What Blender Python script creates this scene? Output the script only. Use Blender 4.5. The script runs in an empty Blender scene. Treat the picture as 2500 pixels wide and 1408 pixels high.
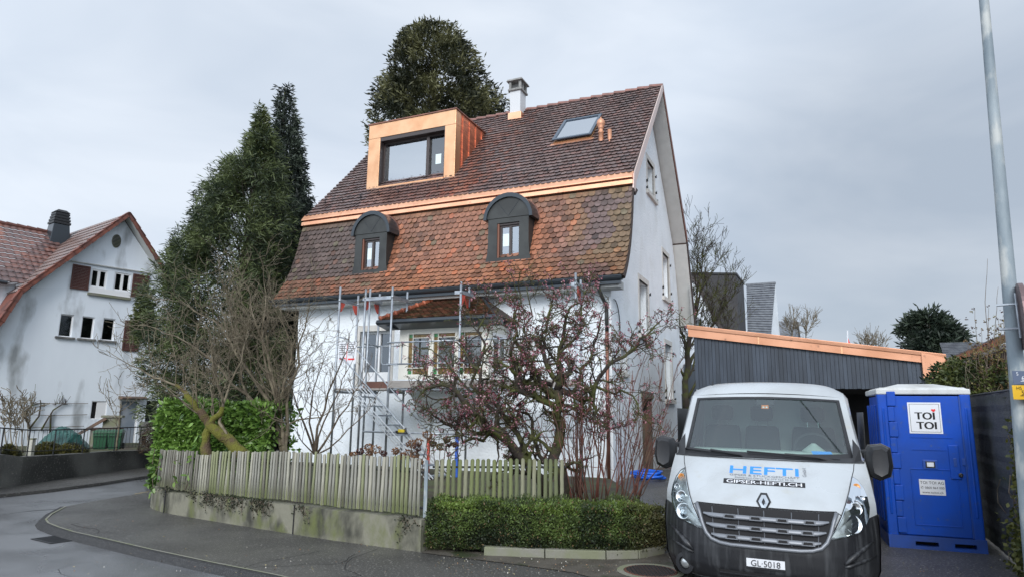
import bpy, math, random
import numpy as np
from mathutils import Vector, Matrix, noise
from mathutils.geometry import tessellate_polygon
sc = bpy.context.scene
R = math.radians
# ------------------------------------------------------------------ camera
F, PI_, RO, TH = 1623.07, R(10.4434), R(.69715), R(24.2306)
CAM = np.array([0, 0, 1.7])
def ray(px, py):
    a, b = px-1250, py-704
    c, s = math.cos(RO), math.sin(RO)
    X, Y = c*a+s*b, -s*a+c*b
    up = -Y/F
    return np.array([X/F, math.cos(PI_)-up*math.sin(PI_), math.sin(PI_)+up*math.cos(PI_)])
cam_d = bpy.data.cameras.new("camera"); cam = bpy.data.objects.new("camera", cam_d)
sc.collection.objects.link(cam); sc.camera = cam
cam_d.sensor_width = 36; cam_d.lens = F/2500*36; cam_d.clip_end = 1000; cam_d.clip_start = .05
f0 = ray(1250, 704); rx = ray(1251, 704)-f0; ux = ray(1250, 703)-f0
f0 /= np.linalg.norm(f0); rx /= np.linalg.norm(rx); ux /= np.linalg.norm(ux)
cam.matrix_world = Matrix(((rx[0], ux[0], -f0[0], CAM[0]), (rx[1], ux[1], -f0[1], CAM[1]), (rx[2], ux[2], -f0[2], CAM[2]), (0, 0, 0, 1)))
# ------------------------------------------------------------------ world, sun, exposure
SUN_EL, SUN_AZ = R(32), R(190)      # azimuth measured clockwise from +Y
wd = bpy.data.worlds.new("World"); sc.world = wd; wd.use_nodes = True
nt = wd.node_tree; N = nt.nodes; L = nt.links; N.clear()
out = N.new('ShaderNodeOutputWorld'); bg = N.new('ShaderNodeBackground'); bg.inputs[1].default_value = 1
sky = N.new('ShaderNodeTexSky'); sky.sky_type = 'NISHITA'; sky.sun_disc = False
sky.sun_elevation = SUN_EL; sky.sun_rotation = SUN_AZ
sm = N.new('ShaderNodeMixRGB'); sm.blend_type = 'MULTIPLY'; sm.inputs[0].default_value = 1; sm.inputs[2].default_value = (.1, .1, .1, 1)
L.new(sky.outputs[0], sm.inputs[1])
tc = N.new('ShaderNodeTexCoord'); mp = N.new('ShaderNodeMapping'); mp.inputs['Scale'].default_value = (1, 1, 2.6)
mp.inputs['Location'].default_value = (.35, .2, .1)
L.new(tc.outputs['Generated'], mp.inputs[0])
n1 = N.new('ShaderNodeTexNoise'); n1.inputs['Scale'].default_value = 1.9; n1.inputs['Detail'].default_value = 5; n1.inputs['Roughness'].default_value = .5
n1.inputs['Distortion'].default_value = .5
L.new(mp.outputs[0], n1.inputs[0])
cr = N.new('ShaderNodeValToRGB'); cr.color_ramp.elements[0].position = .34; cr.color_ramp.elements[1].position = .64
cr.color_ramp.elements[0].color = (.435, .50, .59, 1); cr.color_ramp.elements[1].color = (.61, .66, .73, 1)
L.new(n1.outputs[0], cr.inputs[0])
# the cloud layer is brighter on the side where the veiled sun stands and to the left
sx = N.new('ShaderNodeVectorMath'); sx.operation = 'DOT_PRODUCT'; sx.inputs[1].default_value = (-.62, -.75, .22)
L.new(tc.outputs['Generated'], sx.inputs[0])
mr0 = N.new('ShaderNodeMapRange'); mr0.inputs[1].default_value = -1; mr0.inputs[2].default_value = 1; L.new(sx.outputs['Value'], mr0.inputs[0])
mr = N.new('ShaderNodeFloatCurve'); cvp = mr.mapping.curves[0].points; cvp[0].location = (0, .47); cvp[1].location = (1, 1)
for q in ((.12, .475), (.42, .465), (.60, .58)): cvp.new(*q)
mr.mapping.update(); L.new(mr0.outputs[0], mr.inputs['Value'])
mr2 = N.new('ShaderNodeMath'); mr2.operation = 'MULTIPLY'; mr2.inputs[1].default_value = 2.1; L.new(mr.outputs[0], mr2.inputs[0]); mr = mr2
# a heavier bank of cloud low on the right
sd = N.new('ShaderNodeVectorMath'); sd.operation = 'DOT_PRODUCT'; sd.inputs[1].default_value = (.56, .81, .17); L.new(tc.outputs['Generated'], sd.inputs[0])
md = N.new('ShaderNodeMapRange'); md.interpolation_type = 'SMOOTHSTEP'; md.inputs[1].default_value = .90; md.inputs[2].default_value = 1; md.inputs[3].default_value = 1.02; md.inputs[4].default_value = .74; L.new(sd.outputs['Value'], md.inputs[0])
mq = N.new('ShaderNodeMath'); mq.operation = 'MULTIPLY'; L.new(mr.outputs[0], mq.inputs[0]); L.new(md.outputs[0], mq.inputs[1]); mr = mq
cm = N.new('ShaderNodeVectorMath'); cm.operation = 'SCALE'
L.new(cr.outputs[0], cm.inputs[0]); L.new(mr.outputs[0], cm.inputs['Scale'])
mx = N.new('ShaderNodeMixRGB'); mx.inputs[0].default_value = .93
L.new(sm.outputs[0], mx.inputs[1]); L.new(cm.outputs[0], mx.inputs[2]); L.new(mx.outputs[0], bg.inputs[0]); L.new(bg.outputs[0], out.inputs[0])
sun_d = bpy.data.lights.new("sun", 'SUN'); sun = bpy.data.objects.new("sun", sun_d); sc.collection.objects.link(sun)
sun_d.energy = 1.5; sun_d.angle = R(25); sun_d.color = (1, .97, .93)
sdir = Vector((math.sin(SUN_AZ)*math.cos(SUN_EL), math.cos(SUN_AZ)*math.cos(SUN_EL), math.sin(SUN_EL)))
sun.rotation_euler = sdir.to_track_quat('Z', 'Y').to_euler()
sc.view_settings.view_transform = 'Standard'; sc.view_settings.look = 'None'; sc.view_settings.exposure = .50; sc.view_settings.gamma = 1
# ------------------------------------------------------------------ frames and unprojection of measured points
C0 = np.array([2.571609*15/17, 15., 0])
UU = np.array([math.cos(TH), -math.sin(TH), 0]); VV = np.array([math.sin(TH), math.cos(TH), 0])
def hit(px, py, n, p0):
    r = ray(px, py); t = np.dot(n, np.array(p0)-CAM)/np.dot(n, r); return CAM+t*r
def onz(px, py, z=0.): return hit(px, py, np.array([0, 0, 1.]), (0, 0, z))
def P(px, py, y):
    r = ray(px, py); return CAM+r*(y/r[1])
def HW(u, v, z): return C0+u*UU+v*VV+np.array([0, 0, z])
def hv(px, py, v):      # facade-parallel plane -> (u, z)
    Q = hit(px, py, VV, C0+v*VV)-C0; return float(Q@UU), float(Q[2])
# ------------------------------------------------------------------ object helpers
COL = sc.collection; FR = {}
def thing(name, label, cat, loc=(0, 0, 0), rz=0., group=None):
    o = bpy.data.objects.new(name, None); COL.objects.link(o)
    o.location = tuple(float(a) for a in loc); o.rotation_euler = (0, 0, rz); o.empty_display_size = .2
    o['label'] = label; o['category'] = cat
    if group: o['group'] = group
    FR[o.name] = (np.array(loc, float), rz)
    return o
def tag(o, label, cat, group=None, kind=None):
    if label: o['label'] = label
    if cat: o['category'] = cat
    if group: o['group'] = group
    if kind: o['kind'] = kind
    return o
def dup(o, loc=None, rz=None, label=None, parent=None):
    c = o.copy(); COL.objects.link(c)
    if parent: c.parent = parent
    if loc is not None: c.location = tuple(float(a) for a in loc)
    if rz is not None: c.rotation_euler = (0, 0, rz)
    if label: c['label'] = label
    for ch in list(o.children): dup(ch, parent=c)
    return c
def mkmesh(name, verts, faces, mat, parent=None, cols=None, smooth=False, world=False, fcols=None):
    verts = np.asarray(verts, float).reshape(-1, 3)
    if world and parent is not None:
        loc, rz = FR[parent.name]; d = verts-loc; c, s = math.cos(-rz), math.sin(-rz)
        verts = np.stack([d[:, 0]*c-d[:, 1]*s, d[:, 0]*s+d[:, 1]*c, d[:, 2]], 1)
    me = bpy.data.meshes.new(name)
    if isinstance(faces, np.ndarray):
        k = faces.shape[1]; nf = len(faces)
        me.vertices.add(len(verts)); me.vertices.foreach_set('co', verts.astype(np.float32).ravel())
        me.loops.add(nf*k); me.loops.foreach_set('vertex_index', faces.astype(np.int32).ravel())
        me.polygons.add(nf); me.polygons.foreach_set('loop_start', np.arange(0, nf*k, k, dtype=np.int32))
        me.update(calc_edges=True)
    else:
        me.from_pydata(verts.tolist(), [], faces)
    if fcols is not None:
        a = me.attributes.new('Col', 'FLOAT_COLOR', 'CORNER')
        tot = np.empty(len(me.polygons), dtype=np.int32); me.polygons.foreach_get('loop_total', tot)
        cc = np.repeat(np.asarray(fcols, np.float32).reshape(-1, 3), tot, axis=0)
        a.data.foreach_set('color', np.concatenate([cc, np.ones((len(cc), 1), np.float32)], 1).ravel())
    if cols is not None:
        a = me.attributes.new('Col', 'FLOAT_COLOR', 'POINT')
        cc = np.asarray(cols, np.float32).reshape(-1, 3)
        a.data.foreach_set('color', np.concatenate([cc, np.ones((len(cc), 1), np.float32)], 1).ravel())
    if smooth: me.polygons.foreach_set('use_smooth', np.ones(len(me.polygons), dtype=bool))
    me.materials.append(mat); me.validate(); me.update()
    o = bpy.data.objects.new(name, me); COL.objects.link(o)
    if parent is not None: o.parent = parent
    return o
class MB:
    def __init__(s): s.v = []; s.f = []; s.c = []; s.cur = (1, 1, 1)
    def add(s, vs, fs):
        n = len(s.v); s.v += [tuple(float(q) for q in a) for a in vs]; s.f += [tuple(i+n for i in f) for f in fs]; s.c += [s.cur]*len(fs); return s
    def box(s, x0, x1, y0, y1, z0, z1):
        return s.add([(x0, y0, z0), (x1, y0, z0), (x1, y1, z0), (x0, y1, z0), (x0, y0, z1), (x1, y0, z1), (x1, y1, z1), (x0, y1, z1)],
                     [(3, 2, 1, 0), (4, 5, 6, 7), (0, 1, 5, 4), (1, 2, 6, 5), (2, 3, 7, 6), (3, 0, 4, 7)])
    def quad(s, a, b, c, d): return s.add([a, b, c, d], [(0, 1, 2, 3)])
    def poly(s, pts): return s.add(pts, [tuple(range(len(pts)))])
    def hexa(s, a, b):       # two quads a (bottom) and b (top), same order
        return s.add(list(a)+list(b), [(3, 2, 1, 0), (4, 5, 6, 7), (0, 1, 5, 4), (1, 2, 6, 5), (2, 3, 7, 6), (3, 0, 4, 7)])
    def prism(s, pts, off):  # closed polygon swept by vector
        n = len(pts); off = np.array(off, float); a = [np.array(p, float) for p in pts]; b = [p+off for p in a]
        return s.add(a+b, [tuple(range(n-1, -1, -1)), tuple(range(n, 2*n))]+[(i, (i+1) % n, n+(i+1) % n, n+i) for i in range(n)])
    def tube(s, pts, r, n=8, cap=True):
        pts = [np.array(p, float) for p in pts]; m = len(pts)
        rr = [r]*m if np.isscalar(r) else list(r)
        t0 = pts[1]-pts[0]; t0 = t0/(np.linalg.norm(t0)+1e-9)
        ref = np.array([0, 0, 1.]) if abs(t0[2]) < .9 else np.array([1., 0, 0])
        vs = []
        for i in range(m):
            t = pts[min(i+1, m-1)]-pts[max(i-1, 0)]; t = t/(np.linalg.norm(t)+1e-9)
            a = ref-t*np.dot(ref, t); a /= (np.linalg.norm(a)+1e-9); b = np.cross(t, a); ref = a
            for k in range(n):
                q = 2*math.pi*k/n; vs.append(pts[i]+rr[i]*(math.cos(q)*a+math.sin(q)*b))
        fs = [(i*n+k, i*n+(k+1) % n, (i+1)*n+(k+1) % n, (i+1)*n+k) for i in range(m-1) for k in range(n)]
        if cap: fs += [tuple(range(n-1, -1, -1)), tuple(range((m-1)*n, m*n))]
        return s.add(vs, fs)
    def lathe(s, prof, cx=0, cy=0, n=20, z0=0, axis='z'):
        vs = []
        for r, z in prof:
            for k in range(n):
                q = 2*math.pi*k/n
                vs.append((cx+r*math.cos(q), cy+r*math.sin(q), z0+z) if axis == 'z' else ((cx+r*math.cos(q), cy+z, z0+r*math.sin(q))))
        m = len(prof)
        return s.add(vs, [(i*n+k, i*n+(k+1) % n, (i+1)*n+(k+1) % n, (i+1)*n+k) for i in range(m-1) for k in range(n)]+[tuple(range(n-1, -1, -1)), tuple(range((m-1)*n, m*n))])
    def build(s, name, mat, parent=None, world=False, smooth=False, bevel=0, col=False, solid=0):
        o = mkmesh(name, s.v, s.f, mat, parent, smooth=smooth, world=world, fcols=s.c if col else None)
        if solid:
            m = o.modifiers.new('solid', 'SOLIDIFY'); m.thickness = solid; m.offset = -1
        if bevel:
            m = o.modifiers.new('bevel', 'BEVEL'); m.width = bevel; m.segments = 2; m.limit_method = 'ANGLE'; m.angle_limit = R(35)
        return o
def wall_holes(outer, holes, fn, depth, rev_dir=1):
    """outer, holes: 2D loops; fn(a,b,d)->3D with d depth inward. returns verts, faces"""
    mb = MB(); loops = [[Vector((a, b, 0)) for a, b in outer]]+[[Vector((a, b, 0)) for a, b in h] for h in holes]
    flat = [p for l in loops for p in l]
    tris = tessellate_polygon(loops)
    mb.add([fn(p.x, p.y, 0) for p in flat], [tuple(t) for t in tris])
    for h in holes:
        for i in range(len(h)):
            a, b = h[i], h[(i+1) % len(h)]
            mb.quad(fn(a[0], a[1], 0), fn(b[0], b[1], 0), fn(b[0], b[1], depth), fn(a[0], a[1], depth))
    return mb
def rect(a0, a1, b0, b1): return [(a0, b0), (a1, b0), (a1, b1), (a0, b1)]
def framemb(mb, a0, a1, b0, b1, w, fn, d0, d1):
    """rectangular ring in (a,b) from depth d0 to d1, made of 4 butted bars"""
    for x0, x1, y0, y1 in ((a0, a0+w, b0, b1), (a1-w, a1, b0, b1), (a0+w, a1-w, b0, b0+w), (a0+w, a1-w, b1-w, b1)):
        bar(mb, x0, x1, y0, y1, fn, d0, d1)
def bar(mb, x0, x1, y0, y1, fn, d0, d1):
    mb.hexa([fn(x0, y0, d0), fn(x1, y0, d0), fn(x1, y0, d1), fn(x0, y0, d1)], [fn(x0, y1, d0), fn(x1, y1, d0), fn(x1, y1, d1), fn(x0, y1, d1)])
# ------------------------------------------------------------------ materials
def mat(name, c1, rough=.6, metal=0., c2=None, ns=3., nlo=.4, nhi=.6, c3=None, ns3=.8, n3lo=.5, n3hi=.65, bump=0., bs=40., attr=False, spec=.5, rough2=None, coat=0., bdist=.01, stretch=(1, 1, 1), trans=0., vary=0.):
    m = bpy.data.materials.new(name); m.use_nodes = True; nt = m.node_tree; n = nt.nodes; l = nt.links
    b = n['Principled BSDF']; b.inputs['Roughness'].default_value = rough; b.inputs['Metallic'].default_value = metal
    b.inputs['Specular IOR Level'].default_value = spec
    if coat: b.inputs['Coat Weight'].default_value = coat; b.inputs['Coat Roughness'].default_value = .08
    tc = n.new('ShaderNodeTexCoord'); mp = n.new('ShaderNodeMapping'); mp.inputs['Scale'].default_value = stretch; l.new(tc.outputs['Object'], mp.inputs[0])
    cur = None
    def rgb(c):
        q = n.new('ShaderNodeRGB'); q.outputs[0].default_value = (*c, 1); return q.outputs[0]
    cur = rgb(c1)
    def nz(scale, lo, hi, det=6):
        a = n.new('ShaderNodeTexNoise'); a.inputs['Scale'].default_value = scale; a.inputs['Detail'].default_value = det; l.new(mp.outputs[0], a.inputs[0])
        r = n.new('ShaderNodeMapRange'); r.inputs[1].default_value = lo; r.inputs[2].default_value = hi; l.new(a.outputs[0], r.inputs[0]); return r.outputs[0]
    f1 = None
    for cc, s_, lo, hi in ((c2, ns, nlo, nhi), (c3, ns3, n3lo, n3hi)):
        if cc:
            f1 = nz(s_, lo, hi); x = n.new('ShaderNodeMixRGB'); l.new(f1, x.inputs[0]); l.new(cur, x.inputs[1]); l.new(rgb(cc), x.inputs[2]); cur = x.outputs[0]
    if rough2 is not None:
        f2 = nz(ns*.5, .42, .62); q = n.new('ShaderNodeMapRange'); q.inputs[3].default_value = rough; q.inputs[4].default_value = rough2; l.new(f2, q.inputs[0]); l.new(q.outputs[0], b.inputs['Roughness'])
    if attr:
        a = n.new('ShaderNodeAttribute'); a.attribute_name = 'Col'; x = n.new('ShaderNodeMixRGB'); x.blend_type = 'MULTIPLY'; x.inputs[0].default_value = 1
        l.new(cur, x.inputs[1]); l.new(a.outputs['Color'], x.inputs[2]); cur = x.outputs[0]
    l.new(cur, b.inputs['Base Color'])
    if bump:
        a = n.new('ShaderNodeTexNoise'); a.inputs['Scale'].default_value = bs; a.inputs['Detail'].default_value = 5; l.new(mp.outputs[0], a.inputs[0])
        q = n.new('ShaderNodeBump'); q.inputs['Strength'].default_value = bump; q.inputs['Distance'].default_value = bdist; l.new(a.outputs[0], q.inputs['Height']); l.new(q.outputs[0], b.inputs['Normal'])
    if trans:
        tr = n.new('ShaderNodeBsdfTranslucent'); l.new(cur, tr.inputs[0]); ms = n.new('ShaderNodeMixShader'); ms.inputs[0].default_value = trans
        l.new(b.outputs[0], ms.inputs[1]); l.new(tr.outputs[0], ms.inputs[2]); l.new(ms.outputs[0], n['Material Output'].inputs[0])
    return m
def glass(name, tint=(.75, .85, .85), refl=.1, rough=.02, dark=0., dcol=(.02, .025, .03)):
    m = bpy.data.materials.new(name); m.use_nodes = True; nt = m.node_tree; n = nt.nodes; l = nt.links; n.remove(n['Principled BSDF'])
    t = n.new('ShaderNodeBsdfTransparent'); t.inputs[0].default_value = (*tint, 1); g = n.new('ShaderNodeBsdfGlossy'); g.inputs['Roughness'].default_value = rough
    g.inputs[0].default_value = (.9, .95, 1, 1)
    fr = n.new('ShaderNodeFresnel'); fr.inputs[0].default_value = 1.5; ad = n.new('ShaderNodeMath'); ad.operation = 'ADD'; ad.use_clamp = True; ad.inputs[1].default_value = refl
    l.new(fr.outputs[0], ad.inputs[0]); src = t.outputs[0]
    if dark:
        d = n.new('ShaderNodeBsdfDiffuse'); d.inputs[0].default_value = (*dcol, 1); q = n.new('ShaderNodeMixShader'); q.inputs[0].default_value = dark; l.new(t.outputs[0], q.inputs[1]); l.new(d.outputs[0], q.inputs[2]); src = q.outputs[0]
    ms = n.new('ShaderNodeMixShader'); l.new(ad.outputs[0], ms.inputs[0]); l.new(src, ms.inputs[1]); l.new(g.outputs[0], ms.inputs[2]); l.new(ms.outputs[0], n['Material Output'].inputs[0])
    return m
M = {}
M['render'] = mat('white_render', (.80, .85, .89), .85, c2=(.74, .79, .83), ns=1.5, nlo=.4, nhi=.7, bump=1., bs=17, bdist=.02, c3=(.70, .74, .76), ns3=1.1, n3lo=.52, n3hi=.72)
M['soffit'] = mat('soffit_paint', (.50, .51, .50), .7, c2=(.46, .47, .46), ns=4)
M['cream'] = mat('cream_paint', (.74, .73, .66), .5)
M['beige'] = mat('stone_surround', (.60, .585, .55), .7, c2=(.54, .53, .50), ns=8)
M['shutter_gr'] = mat('roller_shutter', (.56, .565, .54), .55)
M['white'] = mat('white_paint', (.8, .81, .82), .4)
M['copper'] = mat('new_copper', (.76, .45, .26), .36, .85, c2=(.66, .36, .20), ns=2.5, nlo=.4, nhi=.7, bump=.3, bs=3.5, bdist=.03, rough2=.5)
M['copper_br'] = mat('bright_copper', (.88, .49, .31), .45, .75, c2=(.78, .39, .23), ns=2.2, nlo=.4, nhi=.75, bump=.1, bs=9, c3=(.6, .3, .19), ns3=5, n3lo=.62, n3hi=.72)
M['copper_fa'] = mat('fascia_copper', (.66, .34, .21), .5, .55, c2=(.54, .26, .15), ns=1.8, nlo=.42, nhi=.75, bump=.12, bs=8, c3=(.34, .17, .11), ns3=6, n3lo=.66, n3hi=.74)
M['copper_red'] = mat('red_copper_seam', (.66, .26, .15), .42, .75, c2=(.45, .17, .11), ns=3, stretch=(1, 1, 5), bump=.35, bs=7, bdist=.02)
M['copper_dk'] = mat('weathered_copper', (.30, .14, .10), .45, .6, c2=(.2, .1, .08), ns=3)
M['pinkboard'] = mat('verge_copper', (.66, .54, .50), .5, .35)
M['tile_up'] = mat('wet_plain_tile', (1.65, 1.34, 1.28), .33, c2=(1.15, .93, .90), ns=9, attr=True, bump=.3, bs=60, spec=.75, rough2=.42)
M['tile_lo'] = mat('mossy_plain_tile', (1.3, 1.25, 1.25), .5, c2=(.9, .87, .82), ns=11, attr=True, bump=.6, bs=55, c3=(.62, .66, .42), ns3=2.2, n3lo=.6, n3hi=.8)
M['tile_pan'] = mat('interlocking_tile', (.19, .085, .065), .4, c2=(.115, .072, .068), ns=1.6, nlo=.38, nhi=.6, c3=(.36, .12, .06), ns3=.45, n3lo=.56, n3hi=.66, bump=.3, bs=30)
M['tile_dark'] = mat('dark_interlocking_tile', (.14, .10, .09), .3, c2=(.20, .13, .11), ns=3, bump=.3, bs=30)
M['tile_org'] = mat('verge_tile', (.22, .075, .05), .55, c2=(.12, .05, .04), ns=2.5, bump=.4, bs=20)
M['slate'] = mat('grey_roof_tile', (.17, .185, .205), .35, c2=(.12, .13, .15), ns=4)
M['roofbase'] = mat('roof_underlay', (.05, .035, .03), .8)
M['zinc'] = mat('dark_zinc', (.046, .050, .049), .5, .25, c2=(.034, .037, .037), ns=3, rough2=.55)
M['gutter'] = mat('dark_gutter', (.045, .055, .065), .3, .4)
M['frame_br'] = mat('brown_window_frame', (.055, .042, .04), .4)
M['frame_red'] = mat('red_brown_jamb', (.20, .085, .055), .45, .3)
M['glass_sky'] = glass('window_glass', (.35, .4, .42), .32)
M['glass_dim'] = glass('dim_glass', (.4, .42, .42), .10)
M['dark'] = mat('dark_interior', (.018, .018, .02), .9)
M['paper'] = mat('paper', (.72, .84, .85), .6)
M['amber'] = mat('amber_glass', (.20, .125, .03), .15, c2=(.15, .09, .02), ns=10)
M['greeng'] = mat('green_glass', (.04, .22, .07), .15)
M['galv'] = mat('galvanised_steel', (.42, .46, .50), .42, .6, c2=(.30, .33, .37), ns=6, rough2=.6)
M['alu'] = mat('aluminium', (.72, .74, .76), .35, .6, c2=(.6, .62, .64), ns=5)
M['pole'] = mat('weathered_zinc_pole', (.30, .35, .38), .65, .1, c2=(.17, .215, .25), ns=4.5, stretch=(1, 1, .35), nlo=.35, nhi=.65, c3=(.45, .47, .46), ns3=8)
M['redp'] = mat('red_paint', (.62, .10, .07), .5)
M['bluep'] = mat('blue_paint', (.03, .12, .55), .4)
M['plank'] = mat('weathered_plank', (.30, .28, .26), .8, c2=(.20, .19, .18), ns=7, stretch=(.2, 1, 1))
M['asphalt'] = mat('wet_asphalt', (.17, .176, .186), .34, c2=(.085, .088, .093), ns=.6, nlo=.42, nhi=.6, c3=(.20, .20, .20), ns3=75, n3lo=.56, n3hi=.68, bump=.5, bs=110, bdist=.006, rough2=.2)
M['pave'] = mat('coarse_wet_asphalt', (.055, .053, .050), .5, c2=(.085, .083, .078), ns=.9, nlo=.4, nhi=.62, c3=(.26, .25, .23), ns3=34, n3lo=.57, n3hi=.69, bump=1., bs=110, bdist=.01, rough2=.28)
M['kerbm'] = mat('granite_kerb', (.018, .018, .019), .6, c2=(.05, .05, .05), ns=60, nlo=.5, nhi=.62, bump=.8, bs=80)
M['soil'] = mat('soil', (.045, .035, .022), .9, c2=(.06, .07, .025), ns=2, bump=.8, bs=20)
M['dirt'] = mat('wet_dirt', (.06, .052, .042), .6, c2=(.095, .085, .07), ns=3.5, c3=(.03, .04, .015), ns3=2.2, n3lo=.55, n3hi=.65, bump=.7, bs=60)
M['concw'] = mat('mossy_concrete', (.20, .195, .15), .8, c2=(.045, .045, .034), ns=3.2, nlo=.47, nhi=.66, c3=(.115, .13, .045), ns3=4.2, n3lo=.50, n3hi=.70, bump=.9, bs=26, stretch=(1, 1, .55))
M['concd'] = mat('pebbled_concrete', (.12, .12, .11), .6, c2=(.03, .03, .028), ns=.5, nlo=.44, nhi=.6, c3=(.17, .165, .15), ns3=28, n3lo=.58, n3hi=.7, bump=.8, bs=40)
M['concl'] = mat('light_concrete', (.21, .205, .175), .8, c2=(.18, .19, .12), ns=3, bump=.4, bs=30)
M['picket'] = mat('weathered_picket', (.29, .285, .245), .8, c2=(.10, .10, .085), ns=22, stretch=(1, 1, .1), nlo=.42, nhi=.62, c3=(.15, .17, .05), ns3=5.0, n3lo=.48, n3hi=.66, attr=True, bump=.5, bs=30)
M['bark'] = mat('grey_bark', (.16, .125, .095), .85, c2=(.09, .07, .05), ns=12, bump=.8, bs=30)
M['bark_lt'] = mat('pale_twig_bark', (.20, .17, .115), .8, c2=(.11, .088, .06), ns=8)
M['bark_moss'] = mat('mossy_bark', (.10, .075, .055), .9, c2=(.13, .15, .03), ns=3.2, nlo=.45, nhi=.6, bump=1., bs=35, bdist=.02)
M['moss'] = mat('yellow_moss_bark', (.125, .125, .018), .95, c2=(.09, .06, .035), ns=4.5, nlo=.47, nhi=.62, bump=1., bs=40, bdist=.03)
M['bark_dk'] = mat('dark_mossy_bark', (.046, .036, .03), .9, c2=(.075, .085, .02), ns=4, nlo=.45, nhi=.62, bump=1., bs=30, bdist=.02)
M['redtwig'] = mat('red_brown_twig', (.17, .06, .045), .6, c2=(.12, .07, .05), ns=5)
M['leaf'] = mat('foliage', (1, 1, 1), .55, attr=True, trans=.18)
M['leafg'] = mat('glossy_leaf', (1, 1, 1), .28, attr=True, trans=.12)
M['petal'] = mat('blossom', (1, 1, 1), .6, attr=True, trans=.3)
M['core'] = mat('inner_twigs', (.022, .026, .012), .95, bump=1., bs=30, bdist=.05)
M['vanw'] = mat('white_van_paint', (.45, .485, .51), .27, c2=(.39, .415, .43), ns=2.2, c3=(.40, .41, .39), ns3=7, n3lo=.62, n3hi=.8, coat=.25, rough2=.38)
M['blackpl'] = mat('black_plastic', (.016, .017, .020), .42, c2=(.048, .051, .056), ns=17, stretch=(1, 1, .10), nlo=.47, nhi=.64, bump=.15, bs=60, rough2=.3)
M['blacksm'] = mat('smooth_black_plastic', (.02, .021, .024), .35)
M['silverg'] = mat('grille_silver', (.20, .215, .24), .42, .35)
M['chrome'] = mat('chrome', (.75, .78, .8), .12, 1.)
M['reflector'] = mat('lamp_reflector', (.62, .65, .65), .15, .7, c2=(.3, .32, .33), ns=9, nlo=.4, nhi=.6)
M['orange_l'] = mat('indicator_amber', (.75, .32, .08), .2)
M['lens'] = glass('lamp_lens', (.93, .96, .95), .03, .03)
M['wsglass'] = glass('windscreen_glass', (.76, .88, .84), .08, .015, .03, (.40, .50, .48))
M['seat'] = mat('seat_fabric', (.035, .04, .042), .9)
M['dash'] = mat('dashboard', (.42, .48, .46), .7)
M['cabin'] = mat('cabin_liner', (.50, .56, .54), .85)
M['blue_t'] = mat('blue_polyethylene', (.003, .070, .46), .5, spec=.3, c2=(.008, .062, .36), ns=2.2, bump=.1, bs=12, c3=(.04, .085, .27), ns3=14, n3lo=.60, n3hi=.74)
M['blue_d'] = mat('deep_blue_polyethylene', (.012, .07, .36), .45, c2=(.02, .06, .25), ns=3)
M['toiroof'] = mat('white_plastic_roof', (.56, .575, .57), .5, c2=(.43, .43, .41), ns=4, nlo=.5, nhi=.7)
M['sticker'] = mat('white_sticker', (.72, .74, .78), .4)
M['ink'] = mat('black_ink', (.012, .012, .014), .5)
M['inkb'] = mat('blue_lettering', (.03, .25, .75), .35)
M['inkg'] = mat('grey_lettering', (.12, .13, .15), .5)
M['red_ink'] = mat('red_print', (.75, .03, .03), .5)
M['clad'] = mat('grey_board_cladding', (.075, .092, .112), .55, c2=(.055, .068, .085), ns=6, stretch=(1, 1, .15), bump=.3, bs=20)
M['hose'] = mat('blue_hose', (.012, .12, .62), .3)
M['bin'] = mat('green_bin', (.018, .085, .04), .5)
M['tarp'] = mat('green_tarp', (.025, .10, .085), .4, c2=(.015, .06, .055), ns=3)
M['shut_br'] = mat('brown_shutter', (.085, .035, .028), .6)
M['plaster_n'] = mat('stained_plaster', (.78, .84, .90), .85, c2=(.70, .755, .82), ns=.7, nlo=.4, nhi=.65, c3=(.30, .32, .33), ns3=1.3, n3lo=.55, n3hi=.72, bump=.25, bs=9, stretch=(1, 1, .38))
M['stain'] = mat('soot_streak', (.36, .38, .39), .9)
M['iron'] = mat('dark_iron', (.03, .032, .035), .5, .4)
M['rustp'] = mat('worn_brown', (.16, .10, .07), .7, c2=(.08, .06, .05), ns=5)
M['blackclad'] = mat('black_cladding', (.030, .030, .034), .6, c2=(.045, .045, .05), ns=1.5)
M['net'] = mat('dark_windbreak_mesh', (.045, .048, .052), .8, c2=(.075, .08, .085), ns=40, stretch=(.3, .3, 3), nlo=.45, nhi=.6, c3=(.03, .04, .025), ns3=1.2, bump=.6, bs=60)
M['plate_bl'] = mat('marker_plate_grey_blue', (.10, .13, .20), .5)
M['plate_ye'] = mat('marker_plate_yellow', (.75, .45, .03), .5)
M['bloomdry'] = mat('dry_flower', (1, 1, 1), .85, attr=True)
M['rubber'] = mat('tyre_rubber', (.02, .02, .02), .8)
M['litter'] = mat('fallen_leaf', (1, 1, 1), .6, attr=True)
def rng(s): return np.random.default_rng(s)
def unit(a): return a/(np.linalg.norm(a, axis=-1, keepdims=True)+1e-9)
def text(s_, size, matl, name, parent, fn, sx=1., align='CENTER', world=False, extr=0.):
    """flat lettering; fn(x,y)->3D maps the lettering onto a surface"""
    cu = bpy.data.curves.new(name, 'FONT'); cu.body = s_; cu.size = size; cu.align_x = align; cu.resolution_u = 3
    o = bpy.data.objects.new(name, cu); COL.objects.link(o)
    bpy.context.view_layer.update()
    dg = bpy.context.evaluated_depsgraph_get(); me = bpy.data.meshes.new_from_object(o.evaluated_get(dg))
    vs = [fn(v.co.x*sx, v.co.y) for v in me.vertices]; fs = [tuple(p.vertices) for p in me.polygons]
    bpy.data.objects.remove(o); bpy.data.curves.remove(cu); bpy.data.meshes.remove(me)
    return mkmesh(name, vs, fs, matl, parent, world=world)
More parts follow.
